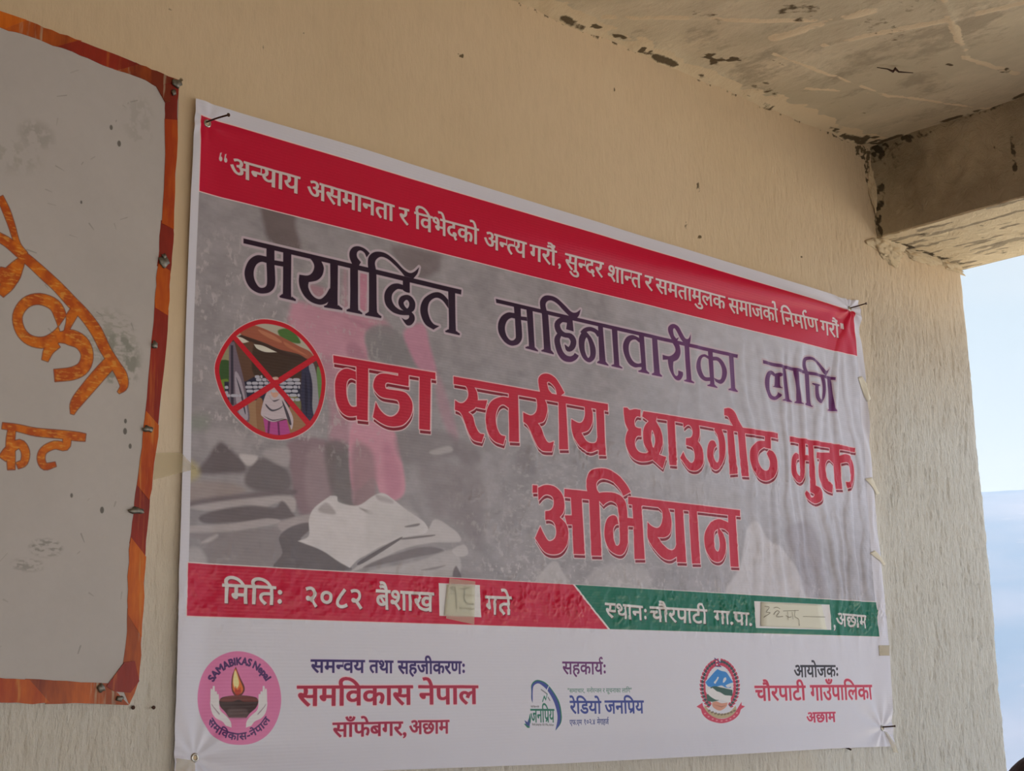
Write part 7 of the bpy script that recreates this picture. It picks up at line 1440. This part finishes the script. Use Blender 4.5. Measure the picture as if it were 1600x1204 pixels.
# brushed lettering: dark amber wash with brush streaks
W_OR, W_DK, W_YL = srgb((226, 120, 20)), srgb((196, 84, 16)), srgb((236, 168, 70))
s1 = fbm(hh, ww, 26, 64, 3, 1.0); s2 = fbm(hh, ww, 4, 65, 3, 4.0)
def amber(x0, y0, w, h):
    a = np.clip((s1[y0:y0 + h, x0:x0 + w] - .38) * 4, 0, 1)[..., None]
    b = np.clip((s2[y0:y0 + h, x0:x0 + w] - .56) * 6, 0, 1)[..., None] * .7
    c = W_DK * (1 - a) + W_OR * a
    return c * (1 - b) + W_YL * b
for g in TRACE['wb']:
    r_ = bo([(x, y) for x, y in parse_ring(g[0])])
    bc.fill([r_], (116, 44, 14), .9, grow=1.1, soft=.5)
for g in TRACE['wb']:
    r_ = bo([(x, y) for x, y in parse_ring(g[0])])
    bc.put(bc.mask([r_], soft=.8), amber, .95)
img_b = image_from('whiteboard_paint', bc)
m_board = Mat('whiteboard_skin', (196, 190, 190), .38, .45)
it = m_board.n.new('ShaderNodeTexImage'); it.image = img_b; it.extension = 'EXTEND'; it.interpolation = 'Cubic'
m_board.l.new(m_board.tc.outputs['UV'], it.inputs[0])
m_board.color(it.outputs['Color'])
m_board.bump(m_board.noise(6, 3), .25, .01)
board = empty('whiteboard', P(-650, 600, -.012), 'white writing board with brushed orange lettering and an orange taped border, left of the banner', 'whiteboard')
out_ring = outer_top + outer_right[1:] + outer_bot[1:]
me = plate('board_panel', out_ring, -.004, .010)
uvl = me.uv_layers.new(name='UVMap')
for lp in me.loops:
    co = me.vertices[lp.vertex_index].co
    u_ = (co.x - OX) * 1000; v_ = (co.z - OZ) * 1000
    uvl.data[lp.index].uv = ((u_ - BX0) / BW, (v_ - BY0) / BH)
link('panel', me, m_board.m, board)
def tape_mat(name, a, b, c):
    m = Mat(name, a, .38, .45)
    k = m.mix(m.ramp(m.noise(14, 5, (1, 1, .25), .65), [(.38, 0.0), (.62, 1.0)]), a, b)
    k = m.mix(m.ramp(m.noise(46, 4, (1.4, 1, .12), .6), [(.60, 0.0), (.70, .8)]), k, c)
    m.color(k)
    m.bump(m.noise(70, 3, (1, 1, .2)), .5, .002)
    return m
m_t1 = tape_mat('amber_tape', (220, 112, 20), (176, 62, 14), (216, 150, 70))
m_t2 = tape_mat('dark_red_tape', (164, 44, 26), (128, 32, 22), (190, 92, 40))
m_t3 = tape_mat('worn_orange_tape', (206, 100, 30), (126, 44, 20), (196, 186, 160))
def between(A, B, f0, f1, n=6):
    """strip between two polylines for a parameter range (by arc length)"""
    def at(L, f):
        d = [0]
        for i in range(1, len(L)):
            d.append(d[-1] + math.dist(L[i - 1], L[i]))
        t = f * d[-1]
        for i in range(1, len(L)):
            if t <= d[i] or i == len(L) - 1:
                k = (t - d[i - 1]) / (d[i] - d[i - 1] + 1e-9)
                return (L[i - 1][0] + (L[i][0] - L[i - 1][0]) * k, L[i - 1][1] + (L[i][1] - L[i - 1][1]) * k)
    fs = [f0 + (f1 - f0) * i / n for i in range(n + 1)]
    a = [at(A, f) for f in fs]; b = [at(B, f) for f in fs]
    j = lambda p: (p[0] + random.uniform(-1.2, 1.2), p[1] + random.uniform(-1.2, 1.2))
    return [j(p) for p in a] + [j(p) for p in reversed(b)]
ir = [(-62, 1062)] + inner_right + [(-92, 152)]
segs = [(0, .075, m_t2), (.070, .255, m_t1), (.25, .33, m_t2), (.325, .40, m_t1), (.39, .585, m_t2), (.575, .695, m_t1), (.69, .79, m_t2), (.78, .9, m_t1), (.89, 1, m_t3)]
for k, (a, b, m) in enumerate(segs):
    link('border_tape', strip_plate('border_tape', between(outer_right, ir, a, b), -.0135, .0009 + .0004 * (k % 2)), m.m, board)
it_ = inner_top
for k, (a, b, m) in enumerate([(0, .45, m_t1), (.44, .80, m_t1), (.795, .87, m_t3), (.865, .945, m_t2), (.94, 1.0, m_t3)]):
    link('border_tape', strip_plate('border_tape', between(outer_top, it_, a, b, 8), -.0135, .0016 + .0004 * (k % 2)), m.m, board)
for k, (a, b, m) in enumerate([(0, .1, m_t3), (.095, .15, m_t1), (.145, .24, m_t2), (.235, .6, m_t1), (.59, 1, m_t2)]):
    link('border_tape', strip_plate('border_tape', between(outer_bot, inner_bot, a, b), -.0135, .0016 + .0004 * (k % 2)), m.m, board)
link('border_tape', plate('border_tape', [(-112, 143), (-86, 176), (-70, 178), (-62, 150), (-75, 134), (-100, 136)], -.0135, .0026), m_t2.m, board)
link('border_tape', plate('border_tape', [(-70, 1050), (-52, 1026), (-44, 1030), (-44, 1058)], -.0135, .0023), m_t3.m, board)
m_staple = Mat('tinned_clip', (150, 146, 138), .45, .5, .9)
m_staple.color(m_staple.mix(m_staple.noise(200, 3), (170, 166, 158), (60, 52, 44)))
for (u_, v_, ru, rv) in [(-35, 1062, 9, 7), (-39, 1046, 4, 5), (-47, 770, 9, 9), (-46, 779, 4, 4), (-56, 640, 5, 6), (-62, 512, 9, 5), (-75, 391, 13, 5), (-120, 141, 6, 6), (-92, 126, 6, 4)]:
    bm = bmesh.new()
    bmesh.ops.create_uvsphere(bm, u_segments=10, v_segments=6, radius=1)
    for w in bm.verts:
        q = w.co.copy()
        k = 1 + .25 * math.sin(5 * q.x + 3 * q.z + u_)
        w.co = Vector((u_ / 1000 + OX + q.x * ru * k / 1000, -.0165 + q.y * .003, v_ / 1000 + OZ + q.z * rv * k / 1000))
    link('fixing', bm_mesh('fixing', bm, True), m_staple.m, board)

# ------------------------------------------------------------------ the banner
cvb = paint_banner()
img = image_from('banner_print', cvb)
m_ban = Mat('printed_vinyl', (238, 235, 240), .33, .42)
it = m_ban.n.new('ShaderNodeTexImage'); it.image = img; it.extension = 'EXTEND'; it.interpolation = 'Cubic'
m_ban.l.new(m_ban.tc.outputs['UV'], it.inputs[0])
m_ban.color(it.outputs['Color'])
wv = m_ban.n.new('ShaderNodeTexWave'); wv.bands_direction = 'Z'; wv.inputs['Scale'].default_value = 62.0; wv.inputs['Distortion'].default_value = .4
m_ban.l.new(m_ban.tc.outputs['Object'], wv.inputs['Vector'])
m_ban.bump(wv.outputs['Fac'], .12, .0006)
m_ban.bump(m_ban.noise(30, 3, (1, 1, 1)), .22, .0016)
L_E = [(0, 18), (-1, 301), (2, 551), (0.5, 896), (3, 1049)]
R_E = [(1838, -1), (1845, 206), (1841, 382), (1828, 621), (1827, 805), (1821, 960), (1823, 1041)]
T_E = [(3, 1049.5), (330, 1051), (503, 1049), (800, 1046), (1091, 1043), (1450, 1041), (1780, 1036), (1823, 1041)]
B_E = [(0, 18), (250, 11), (500, 7), (760, 3.3), (1261, 1.9), (1600, 2), (1838, -1)]
NU, NV = 760, 440
s = np.linspace(0, 1, NU); t = np.linspace(0, 1, NV)
SS, TT = np.meshgrid(s, t)
le = np.interp(TT * 1049, [p[1] for p in L_E], [p[0] for p in L_E])
re = np.interp(TT * 1041, [p[1] for p in R_E], [p[0] for p in R_E])
te = np.interp(SS * 1823, [p[0] for p in T_E], [p[1] for p in T_E])
be = np.interp(SS * 1838, [p[0] for p in B_E], [p[1] for p in B_E])
UB = le * (1 - SS) + re * SS
VB = be * (1 - TT) + te * TT
def sm(x, a, b):
    k = np.clip((x - a) / (b - a), 0, 1)
    return k * k * (3 - 2 * k)
off = np.full(UB.shape, 5.5)
F = lambda cell, seed, o=3, ax=1.0: samp(fbm(1100, 1900, cell, seed, o, ax), UB, VB, -10, -10, 1.0)
# lazy waves of the whole sheet
off += 5 * (F(320, 71, 2) - .5) + 1.2 * (F(90, 72, 2) - .5)
# hanging folds, growing to the right, strongest between the heading and the strip
ph = UB + 130 * (F(330, 73, 3, .5) - .5) + 22 * (F(70, 77, 2, .5) - .5) + (VB - 600) * .02
fo = np.sin(ph / 46 * 2 * np.pi) * .55 + np.sin(ph / 71 * 2 * np.pi + 1.1) * .45
am = sm(UB, 850, 1500) * sm(VB, 180, 360) * (1 - sm(VB, 830, 915)) * (.35 + .65 * sm(UB, 1300, 1750))
am2 = sm(UB, 300, 1100) * sm(VB, 0, 150) * (1 - sm(VB, 150, 300)) * .22
off += (3.3 * am * (.4 + 1.2 * F(150, 78, 2, .4)) + .9 * am2 + .15 * sm(VB, 200, 400) * (1 - sm(VB, 700, 900))) * (np.sign(fo) * np.abs(fo) ** .8)
# sharp creases of the folded sheet around the strip and the lower title
c1 = F(46, 74, 3, .6); c2 = F(30, 75, 3, 1.6)
cr = np.clip(1 - np.abs(c1 - .5) * 14, 0, 1) * np.clip((c2 - .45) * 5, 0, 1)
zone = np.exp(-((VB - 285) / 55) ** 2) + .8 * np.exp(-((VB - 560) / 60) ** 2) * sm(UB, 450, 900) + .5 * np.exp(-((VB - 430) / 60) ** 2) * sm(UB, 350, 600) + .10
off += 1.9 * cr * zone
c3 = F(26, 76, 3, .7)
c4 = F(17, 79, 3, .8)
cr2 = np.clip(1 - np.abs(c4 - .5) * 9, 0, 1) * np.clip((F(60, 80, 2) - .42) * 5, 0, 1)
off += 2.8 * cr2 * (np.exp(-((VB - 284) / 36) ** 2) + .45 * np.exp(-((VB - 590) / 30) ** 2) * sm(UB, 420, 700) + .25 * np.exp(-((VB - 440) / 90) ** 2) * sm(UB, 380, 700))
off += 3.6 * (c3 - .5) * (np.exp(-((VB - 282) / 42) ** 2) * 1.3 + .25 * sm(UB, 500, 900) * (1 - sm(VB, 620, 760)))
off += 1.2 * np.clip(1 - np.abs(VB - (585 + 10 * (c2 - .5))) / 7, 0, 1) * sm(UB, 700, 900) * (1 - sm(UB, 1850, 1900)) * np.clip((c1 - .4) * 3, 0, 1)
# horizontal roll in the heading, pulled tight to the right hand nail
zr = 975 + 14 * sm(UB, 900, 1785) 
off += 6.5 * np.exp(-((VB - zr - 14) / (34 - 22 * sm(UB, 1100, 1790))) ** 2) * sm(UB, 250, 1300)
off -= 2.5 * np.exp(-((VB - zr + 26) / 18) ** 2) * sm(UB, 500, 1500)
for (eu, ev, n_, a_, R_) in ((1785, 1014, 9, 3.4, 150), (27, 1015, 7, 1.3, 120), (1799, 40, 8, 2.2, 110), (35, 41, 9, 1.8, 90)):
    du, dv = UB - eu, VB - ev
    rr = np.hypot(du, dv); th = np.arctan2(dv, du)
    g = np.clip(rr / 22, 0, 1) * np.exp(-rr / R_)
    off += a_ * g * np.sin(th * n_ + eu)
    off = off * (1 - .8 * np.exp(-(rr / 16) ** 2)) + 3.5 * .8 * np.exp(-(rr / 16) ** 2)
off += 5 * np.exp(-((UB - 1770 - (1014 - VB) * .10) / 17) ** 2) * sm(VB, 780, 900) * (1 - sm(VB, 985, 1010))
off -= 3 * np.exp(-((UB - 1735 - (1014 - VB) * -.28) / 15) ** 2) * sm(VB, 760, 900) * (1 - sm(VB, 980, 1010))
# free edges stand off the wall
off += 7 * (1 - sm(UB, 0, 60)) * (.5 + .5 * np.sin(VB / 170 + .8)) + 7 * (1 - sm(VB, 0, 60)) * (.6 + .4 * np.sin(UB / 150)) + 4 * sm(UB, 1790, 1840) * sm(VB, 40, 120)
for (a_, b_, c_, d_) in ((500, 240, 588, 325), (1362, 248, 1616, 314)):      # the stuck paper slips flatten the sheet
    M_ = sm(UB, a_ - 14, a_ + 4) * (1 - sm(UB, b_ * 0 + c_ - 4, c_ + 14)) * sm(VB, b_ - 12, b_ + 3) * (1 - sm(VB, d_ - 3, d_ + 12))
    off = off * (1 - M_) + 7.0 * M_
off = np.maximum(off, 3.4)
PT = np.stack([UB / 1000 + OX, -off / 1000, VB / 1000 + OZ], -1)
UVc = np.stack([UB / PW_MM, VB / PH_MM], -1)
banner = empty('banner', P(920, 520, -.006), 'white vinyl banner printed with red and purple titles, nailed flat on the cream wall', 'banner')
me = grid_mesh('sheet', PT, uv=UVc)
link('sheet', me, m_ban.m, banner)
def sheet_y(u, v):
    d = np.abs(UB - u) + np.abs(VB - v)
    i = np.unravel_index(int(np.argmin(d)), d.shape)
    return -off[i] / 1000.0
def eyelet(u, v):
    y = sheet_y(u, v) - .0006
    bm = bmesh.new()
    pr = [(3.0, .6), (3.4, 1.5), (4.6, 2.0), (5.9, 1.6), (6.7, .2)]
    N_ = 28
    rows = []
    for r_, h_ in pr:
        rows.append([bm.verts.new((u / 1000 + OX + r_ / 1000 * math.cos(2 * math.pi * k / N_), y - h_ / 1000, v / 1000 + OZ + r_ / 1000 * math.sin(2 * math.pi * k / N_))) for k in range(N_)])
    for a, b in zip(rows, rows[1:]):
        for k in range(N_):
            bm.faces.new((a[k], a[(k + 1) % N_], b[(k + 1) % N_], b[k]))
    e_ = link('eyelet', bm_mesh('eyelet', bm, True), m_eye.m, banner)
    bm = bmesh.new()
    vs2 = [bm.verts.new((u / 1000 + OX + .0031 * math.cos(2 * math.pi * k / 16), y - .0007, v / 1000 + OZ + .0031 * math.sin(2 * math.pi * k / 16))) for k in range(16)]
    bm.faces.new(vs2)
    link('eyelet_hole', bm_mesh('eyelet_hole', bm), m_wall.m, e_)
for u_, v_ in ((27.2, 1015), (1785.3, 1013.9), (1799.4, 39.9), (35.1, 41.4)):
    eyelet(u_, v_)

# nails that hold it
def nail(u, v, length, bend, label, head=3.2, r=1.45):
    y0 = .02
    o = empty('nail', P(u, v, 0.0), label, 'nail', None)
    n_ = 9
    pts = []
    for i in range(n_):
        f = i / (n_ - 1)
        y = y0 - (length + .02) * f
        k = max(0, (f - .25) / .75) ** 1.6
        pts.append((u / 1000 + OX + bend[0] * k / 1000, y, v / 1000 + OZ + bend[1] * k / 1000))
    link('shank', tube('shank', pts, r / 1000, 10), m_nail.m, o)
    a, b = Vector(pts[-2]), Vector(pts[-1])
    d = (b - a).normalized()
    link('nail_head', tube('nail_head', [b - d * .0006, b + d * .0008, b + d * .0016], [.0018, head / 1000, head * .9 / 1000], 12), m_nail.m, o)
    return o
nail(25.5, 1017, .060, (7, -3), 'long bent black nail in the upper left eyelet of the banner')
nail(1785, 1015.5, .046, (7, 4), 'curved black nail through the upper right eyelet of the banner, below the beam')
nail(1799.5, 42, .036, (2, 2), 'straight black nail through the lower right eyelet of the banner', 2.6, 1.7)
nail(1660.7, 4, .012, (0, -6), 'short black nail stub peeping out under the lower right edge of the banner', 2.4, 1.9)
nail(-64.5, 113.7, .005, (0, 0), 'small wall nail head below the whiteboard corner, left one of the pair', 3.0, 1.5)
nail(-32.2, 113.2, .005, (0, 0), 'small wall nail head below the whiteboard, right one of the pair', 2.8, 1.5)

# ------------------------------------------------------------------ tape pieces on the edges
def draped(name, pts, lift, mat, parent=None, sag=None, n=10, thick=True):
    """thin sheet following the banner (where it lies) and the wall, outline as quad corners p0 p1 p2 p3"""
    p0, p1, p2, p3 = [np.array(p, float) for p in pts]
    rows = []
    for j in range(n + 1):
        for i in range(n + 1):
            a, b = i / n, j / n
            q = (p0 * (1 - a) + p1 * a) * (1 - b) + (p3 * (1 - a) + p2 * a) * b
            inside = le.min() - 2 < q[0] and q[0] < np.interp(q[1], [p[1] for p in R_E], [p[0] for p in R_E]) + 1 and -2 < q[1] < 1050
            y = sheet_y(*q) if inside else -.0035
            if not inside:
                dist = max(0, q[0] - np.interp(q[1], [p[1] for p in R_E], [p[0] for p in R_E]), -q[0])
                y = -.0035 - .006 * math.exp(-dist / 8)
            y -= lift
            if sag:
                y -= sag * math.sin(math.pi * a) * b
            rows.append(P(q[0], q[1], y))
    arr = np.array(rows).reshape(n + 1, n + 1, 3)
    me = grid_mesh(name, arr)
    o = link(name, me, mat, parent)
    if thick:
        md = o.modifiers.new('thick', 'SOLIDIFY'); md.thickness = .0003
    return o
TP = [((1797.7, 848), (1814, 853.4), (1846, 804.6), (1825.5, 792.7), 'narrow curled masking tape strip on the right banner edge, uppermost of four'),
      ((1798, 606), (1822, 611.3), (1855, 577.7), (1840.8, 570.5), 'white masking tape strip on the right banner edge, second from the top'),
      ((1797.8, 433), (1814, 440), (1858, 412.4), (1846.7, 405.9), 'white masking tape strip on the right banner edge, just above the green band'),
      ((1803, 223.3), (1844.6, 223.8), (1841.6, 200.6), (1802.8, 200.3), 'squarish faded tape piece on the right banner edge, just below the green band')]
for k, (a, b, c_, d, lab) in enumerate(TP):
    o = draped('masking_tape', (a, b, c_, d), .0012, (m_tapep if k < 3 else m_taped).m, sag=.004 if k < 3 else 0)
    tag(o, lab, 'tape')
o = draped('clear_tape', ((-46, 480), (-3, 484), (24, 462), (-44, 440)), .0012, m_taped.m, thick=False)
tag(o, 'yellowed clear tape bridging the wall and the left edge of the banner', 'tape')
o = draped('clear_tape', ((2, 42), (36, 37), (31, -6), (-2, -8)), .0012, m_taped.m, thick=False)
tag(o, 'yellowed clear tape on the lower left corner of the banner under the eyelet', 'tape')
o = draped('clear_tape', ((1802.6, 33), (1813, 31), (1858, -16.8), (1830, -14)), .0012, m_taped.m, thick=False)
tag(o, 'slanting clear tape over the lower right corner of the banner beside the nail', 'tape')

# paper slips with hand-written numbers taped on the strip
def ribbon(name, pts, w, y, mat, parent):
    r_ = stroke_ring(pts, w)
    n = len(pts)
    vs3 = [P(p[0], p[1], sheet_y(p[0], p[1]) - y) for p in r_]
    fs = [(i, i + 1, 2 * n - 2 - i, 2 * n - 1 - i) for i in range(n - 1)]
    o = link(name, mesh_py(name, vs3, fs), mat, parent)
    md = o.modifiers.new('thick', 'SOLIDIFY'); md.thickness = .0001
    return o
slip = draped('paper_slip', ((516.5, 309.5), (577.5, 309), (577, 256), (509, 257)), .0010, m_paper.m)
tag(slip, 'small cream paper slip with hand-written numerals on the red band', 'paper')
def dens(pts, k=5):
    P_ = np.array(pts, float); out = []
    Q = np.vstack([2 * P_[0] - P_[1], P_, 2 * P_[-1] - P_[-2]])
    for i in range(1, len(Q) - 2):
        p0, p1, p2, p3 = Q[i - 1:i + 3]
        for j in range(k):
            t_ = j / k
            out.append(.5 * ((2 * p1) + (p2 - p0) * t_ + (2 * p0 - 5 * p1 + 4 * p2 - p3) * t_ * t_ + (3 * p1 - p0 - 3 * p2 + p3) * t_ ** 3))
    out.append(P_[-1])
    return np.array(out)
slip.location = (0, 0, 0)
for pts, w_, mm in [([(530.8, 299.4), (525.8, 300.3), (525.1, 304.1), (529.4, 305.7), (533, 302.7), (534.3, 291.9), (534.9, 281), (536.2, 269.1)], 1.3, m_pencil),
                    ([(546, 302.7), (556.9, 303.7), (565.7, 306.2)], 1.2, m_pencil),
                    ([(555, 303), (552.4, 292.5), (553.8, 284.9), (559.5, 278.6), (568.2, 277.2), (574.9, 278.5)], 1.3, m_pencil),
                    ([(520.7, 293.8), (548.1, 294)], .6, m_pencil), ([(553.9, 292.6), (576, 292.4)], 1.2, m_pencil2), ([(542, 270.4), (575.5, 269.7)], 1.4, m_pencil2), ([(515, 276), (524, 277)], .8, m_pencil2)]:
    ribbon('handwriting', dens(pts), w_ * 1.25, .0030, mm.m, slip)
o = draped('paper_tape', ((519, 320), (578, 317), (574.5, 243), (511, 252)), .0040, m_strip_tape.m, thick=False)
tag(o, 'translucent beige tape band stuck upright over the slip on the red band', 'tape')
slip2 = draped('paper_slip', ((1378.5, 307.6), (1592, 309), (1606.5, 255.5), (1373, 257.5)), .0012, m_paper.m, sag=.0)
tag(slip2, 'long cream paper slip with faint pencil words on the green band', 'paper')
for pts, w_ in [([(1387.6, 298.7), (1403.2, 297.2), (1392.9, 287.3), (1405.3, 285.7), (1382.5, 275.6)], 1.0), ([(1417.6, 282.2), (1427.8, 290.2), (1437.2, 288.5), (1426.7, 278.6), (1449.1, 279.2)], 1.1),
                ([(1418, 296), (1430, 298), (1440, 295)], .9), ([(1450.2, 290.8), (1505.5, 293.4)], .8), ([(1492.5, 294), (1491.2, 280.2), (1503.7, 274.7), (1505.7, 261)], 1.0), ([(1520.8, 281), (1601.4, 282)], .8), ([(1458.9, 281.4), (1471.5, 277.8), (1478.1, 279.9)], .9), ([(1466, 290), (1467, 272)], .8), ([(1482, 290), (1484, 274)], .8)]:
    ribbon('handwriting', dens(pts), w_ * 1.2, .0030, m_pencil2.m, slip2)

# bent wire left in the ceiling
wz = CEIL_V / 1000 + OZ
o = link('ceiling_wire', tube('ceiling_wire', [(1.5240 + OX, -.290, wz - .005), (1.545 + OX, -.303, wz - .007), (1.560 + OX, -.307, wz - .010), (1.566 + OX, -.309, wz - .002), (1.575 + OX, -.312, wz - .008), (1.604 + OX, -.330, wz - .008)], [.0008, .0014, .003, .0034, .002, .0007], 8), m_nail.m)
tag(o, 'short rusty wire end sticking out of the stained ceiling near the beam', 'wire')

# ------------------------------------------------------------------ person whose head just shows at the lower right corner
pc = Vector((2.098, -.832, 0))
def skin_body(name, joints, edges, mat, parent, sub=2):
    me = bpy.data.meshes.new(name)
    me.from_pydata([tuple(j[:3]) for j in joints], edges, [])
    o = link(name, me, mat, parent)
    md = o.modifiers.new('skin', 'SKIN')
    for i, j in enumerate(joints):
        me.skin_vertices[0].data[i].radius = (j[3], j[4] if len(j) > 4 else j[3])
    me.skin_vertices[0].data[0].use_root = True
    md.use_smooth_shade = True
    md2 = o.modifiers.new('sub', 'SUBSURF'); md2.levels = sub; md2.render_levels = sub
    return o
m_skin = Mat('skin', (150, 104, 78), .6, .3)
m_hair = Mat('dark_hair', (34, 22, 22), .55, .4)
m_hair.bump(m_hair.noise(160, 4, (1, 1, .1)), .8, .003)
m_shawl = Mat('maroon_cloth', (96, 24, 40), .85, .2)
m_shawl.bump(m_shawl.noise(24, 3), .6, .01)
m_skirt = Mat('dark_cloth', (40, 36, 52), .85, .2)
per = empty('person', (pc.x, pc.y, 0), 'person with dark hair in maroon, crown of head at the lower right corner', 'person')
x, y = pc.x, pc.y
DZ = -.010
J = [(x, y, .74, .11, .09), (x, y, .92, .10, .08), (x, y, 1.08, .125, .085), (x, y, 1.155, .06, .05), (x, y + .005, 1.225, .042), (x, y + .01, 1.29, .068, .078), (x, y + .01, 1.355, .066, .076),
     (x - .14, y, 1.11, .042), (x - .18, y + .01, .90, .034), (x - .16, y + .08, .70, .026), (x - .155, y + .11, .64, .026, .014),
     (x + .14, y, 1.11, .042), (x + .18, y + .01, .90, .034), (x + .16, y + .08, .70, .026), (x + .155, y + .11, .64, .026, .014),
     (x - .075, y, .66, .075), (x - .08, y + .01, .38, .052), (x - .08, y, .08, .034), (x - .08, y + .11, .03, .034, .022),
     (x + .075, y, .66, .075), (x + .08, y + .01, .38, .052), (x + .08, y, .08, .034), (x + .08, y + .11, .03, .034, .022)]
E_ = [(0, 1), (1, 2), (2, 3), (3, 4), (4, 5), (5, 6), (3, 7), (7, 8), (8, 9), (9, 10), (3, 11), (11, 12), (12, 13), (13, 14), (0, 15), (15, 16), (16, 17), (17, 18), (0, 19), (19, 20), (20, 21), (21, 22)]
J = [(j[0], j[1], j[2] + (DZ if j[2] > .3 else 0)) + tuple(j[3:]) for j in J]
body = skin_body('body', J, E_, m_skin.m, per)
def hair_cap():
    bm = bmesh.new()
    bmesh.ops.create_uvsphere(bm, u_segments=36, v_segments=24, radius=1)
    for w in bm.verts:
        q = w.co
        k = 1 + .03 * math.sin(9 * math.atan2(q.y, q.x)) * (1 - abs(q.z))
        low = -.035 if q.y > .25 else -.0
        w.co = Vector((x + q.x * .083 * k, y - .004 + q.y * .097 * k, DZ + 1.338 + (q.z * .092 if q.z > 0 else q.z * (.04 if q.y > .2 else .15))))
    bmesh.ops.delete(bm, geom=[w for w in bm.verts if w.co.y > y + .055 and w.co.z < 1.335 + DZ], context='VERTS')
    return bm_mesh('hair', bm, True)
link('hair', hair_cap(), m_hair.m, body)
def shell(name, prof, mat, z_sq=.72, parent=None):
    bm = bmesh.new(); rows = []
    for z_, r_, sy in prof:
        rows.append([bm.verts.new((x + r_ * math.cos(2 * math.pi * k / 32) * (1 + .03 * math.sin(k * 1.9)), y + r_ * sy * math.sin(2 * math.pi * k / 32) * (1 + .03 * math.sin(k * 2.3)), z_)) for k in range(32)])
    for a, b in zip(rows, rows[1:]):
        for k in range(32):
            bm.faces.new((a[k], a[(k + 1) % 32], b[(k + 1) % 32], b[k]))
    return link(name, bm_mesh(name, bm, True), mat, parent)
shell('top', [(1.175, .055, .9), (1.15, .10, .75), (1.11, .175, .62), (1.04, .165, .68), (.92, .135, .78), (.80, .145, .8), (.70, .165, .8)], m_shawl.m, parent=body)
shell('skirt', [(.80, .13, .8), (.66, .17, .82), (.40, .21, .85), (.12, .25, .9)], m_skirt.m, parent=body)

# ------------------------------------------------------------------ hills and valley beyond the open side
def terrain(name, az0, az1, d0, d1, top, base, seed, mat, na=160, nd=60):
    az = np.radians(np.linspace(az0, az1, na)); dd = np.linspace(0, 1, nd)
    AZ, DD = np.meshgrid(az, dd)
    R_ = d0 + (d1 - d0) * DD
    nz = fbm(nd, na, 14, seed, 5); nz2 = fbm(nd, na, 40, seed + 1, 3, 1.5)
    crest = top * (.80 + .5 * (nz2[-1:, :]))
    Hh = base + (crest - base) * np.sin(np.clip(DD * 1.06, 0, 1) * np.pi / 2) ** 1.15 + (nz - .5) * top * .22 * DD
    return link(name, grid_mesh(name, np.stack([R_ * np.cos(AZ), R_ * np.sin(AZ), Hh], -1)), mat)
m_hill = Mat('forested_hillside', (96, 112, 92), .95, .05)
k = m_hill.mix(m_hill.ramp(m_hill.noise(.004, 4, (1, 1, 2)), [(.36, 0.0), (.7, 1.0)]), (70, 84, 100), (98, 100, 110))
k = m_hill.mix(m_hill.ramp(m_hill.noise(.02, 4, (1, 1, 3)), [(.62, 0.0), (.8, .3)]), k, (170, 150, 146))
m_hill.color(k)
h1 = terrain('hillside', -80, 120, 500, 3000, 298, -180, 81, m_hill.m)
h1['kind'] = 'structure'
m_ground = Mat('dry_earth', (176, 170, 160), .95, .05)
m_ground.color(m_ground.mix(m_ground.noise(.05, 5), (168, 162, 148), (190, 180, 168)))
link('ground', box_mesh('ground', -60, -60, -.9, 24, 60, -.3), m_ground.m, kind='structure')
ground_far = link('valley_floor', box_mesh('valley_floor', -4000, -4000, -200, 4000, 4000, -182), m_ground.m, kind='structure')
# the haze in the valley air
m_haze = bpy.data.materials.new('valley_haze')
m_haze.use_nodes = True
hn = m_haze.node_tree.nodes; hn.clear()
vs4 = hn.new('ShaderNodeVolumeScatter'); vs4.inputs['Anisotropy'].default_value = .45; vs4.inputs['Density'].default_value = .00024; vs4.inputs['Color'].default_value = (.78, .88, 1.0, 1)
ho = hn.new('ShaderNodeOutputMaterial')
m_haze.node_tree.links.new(vs4.outputs[0], ho.inputs['Volume'])
hz = link('valley_haze', box_mesh('valley_haze', 260, -3500, -175, 3400, 3500, 360), m_haze, kind='stuff')
tag(hz, 'pale blue haze filling the valley before the mountain', 'haze')
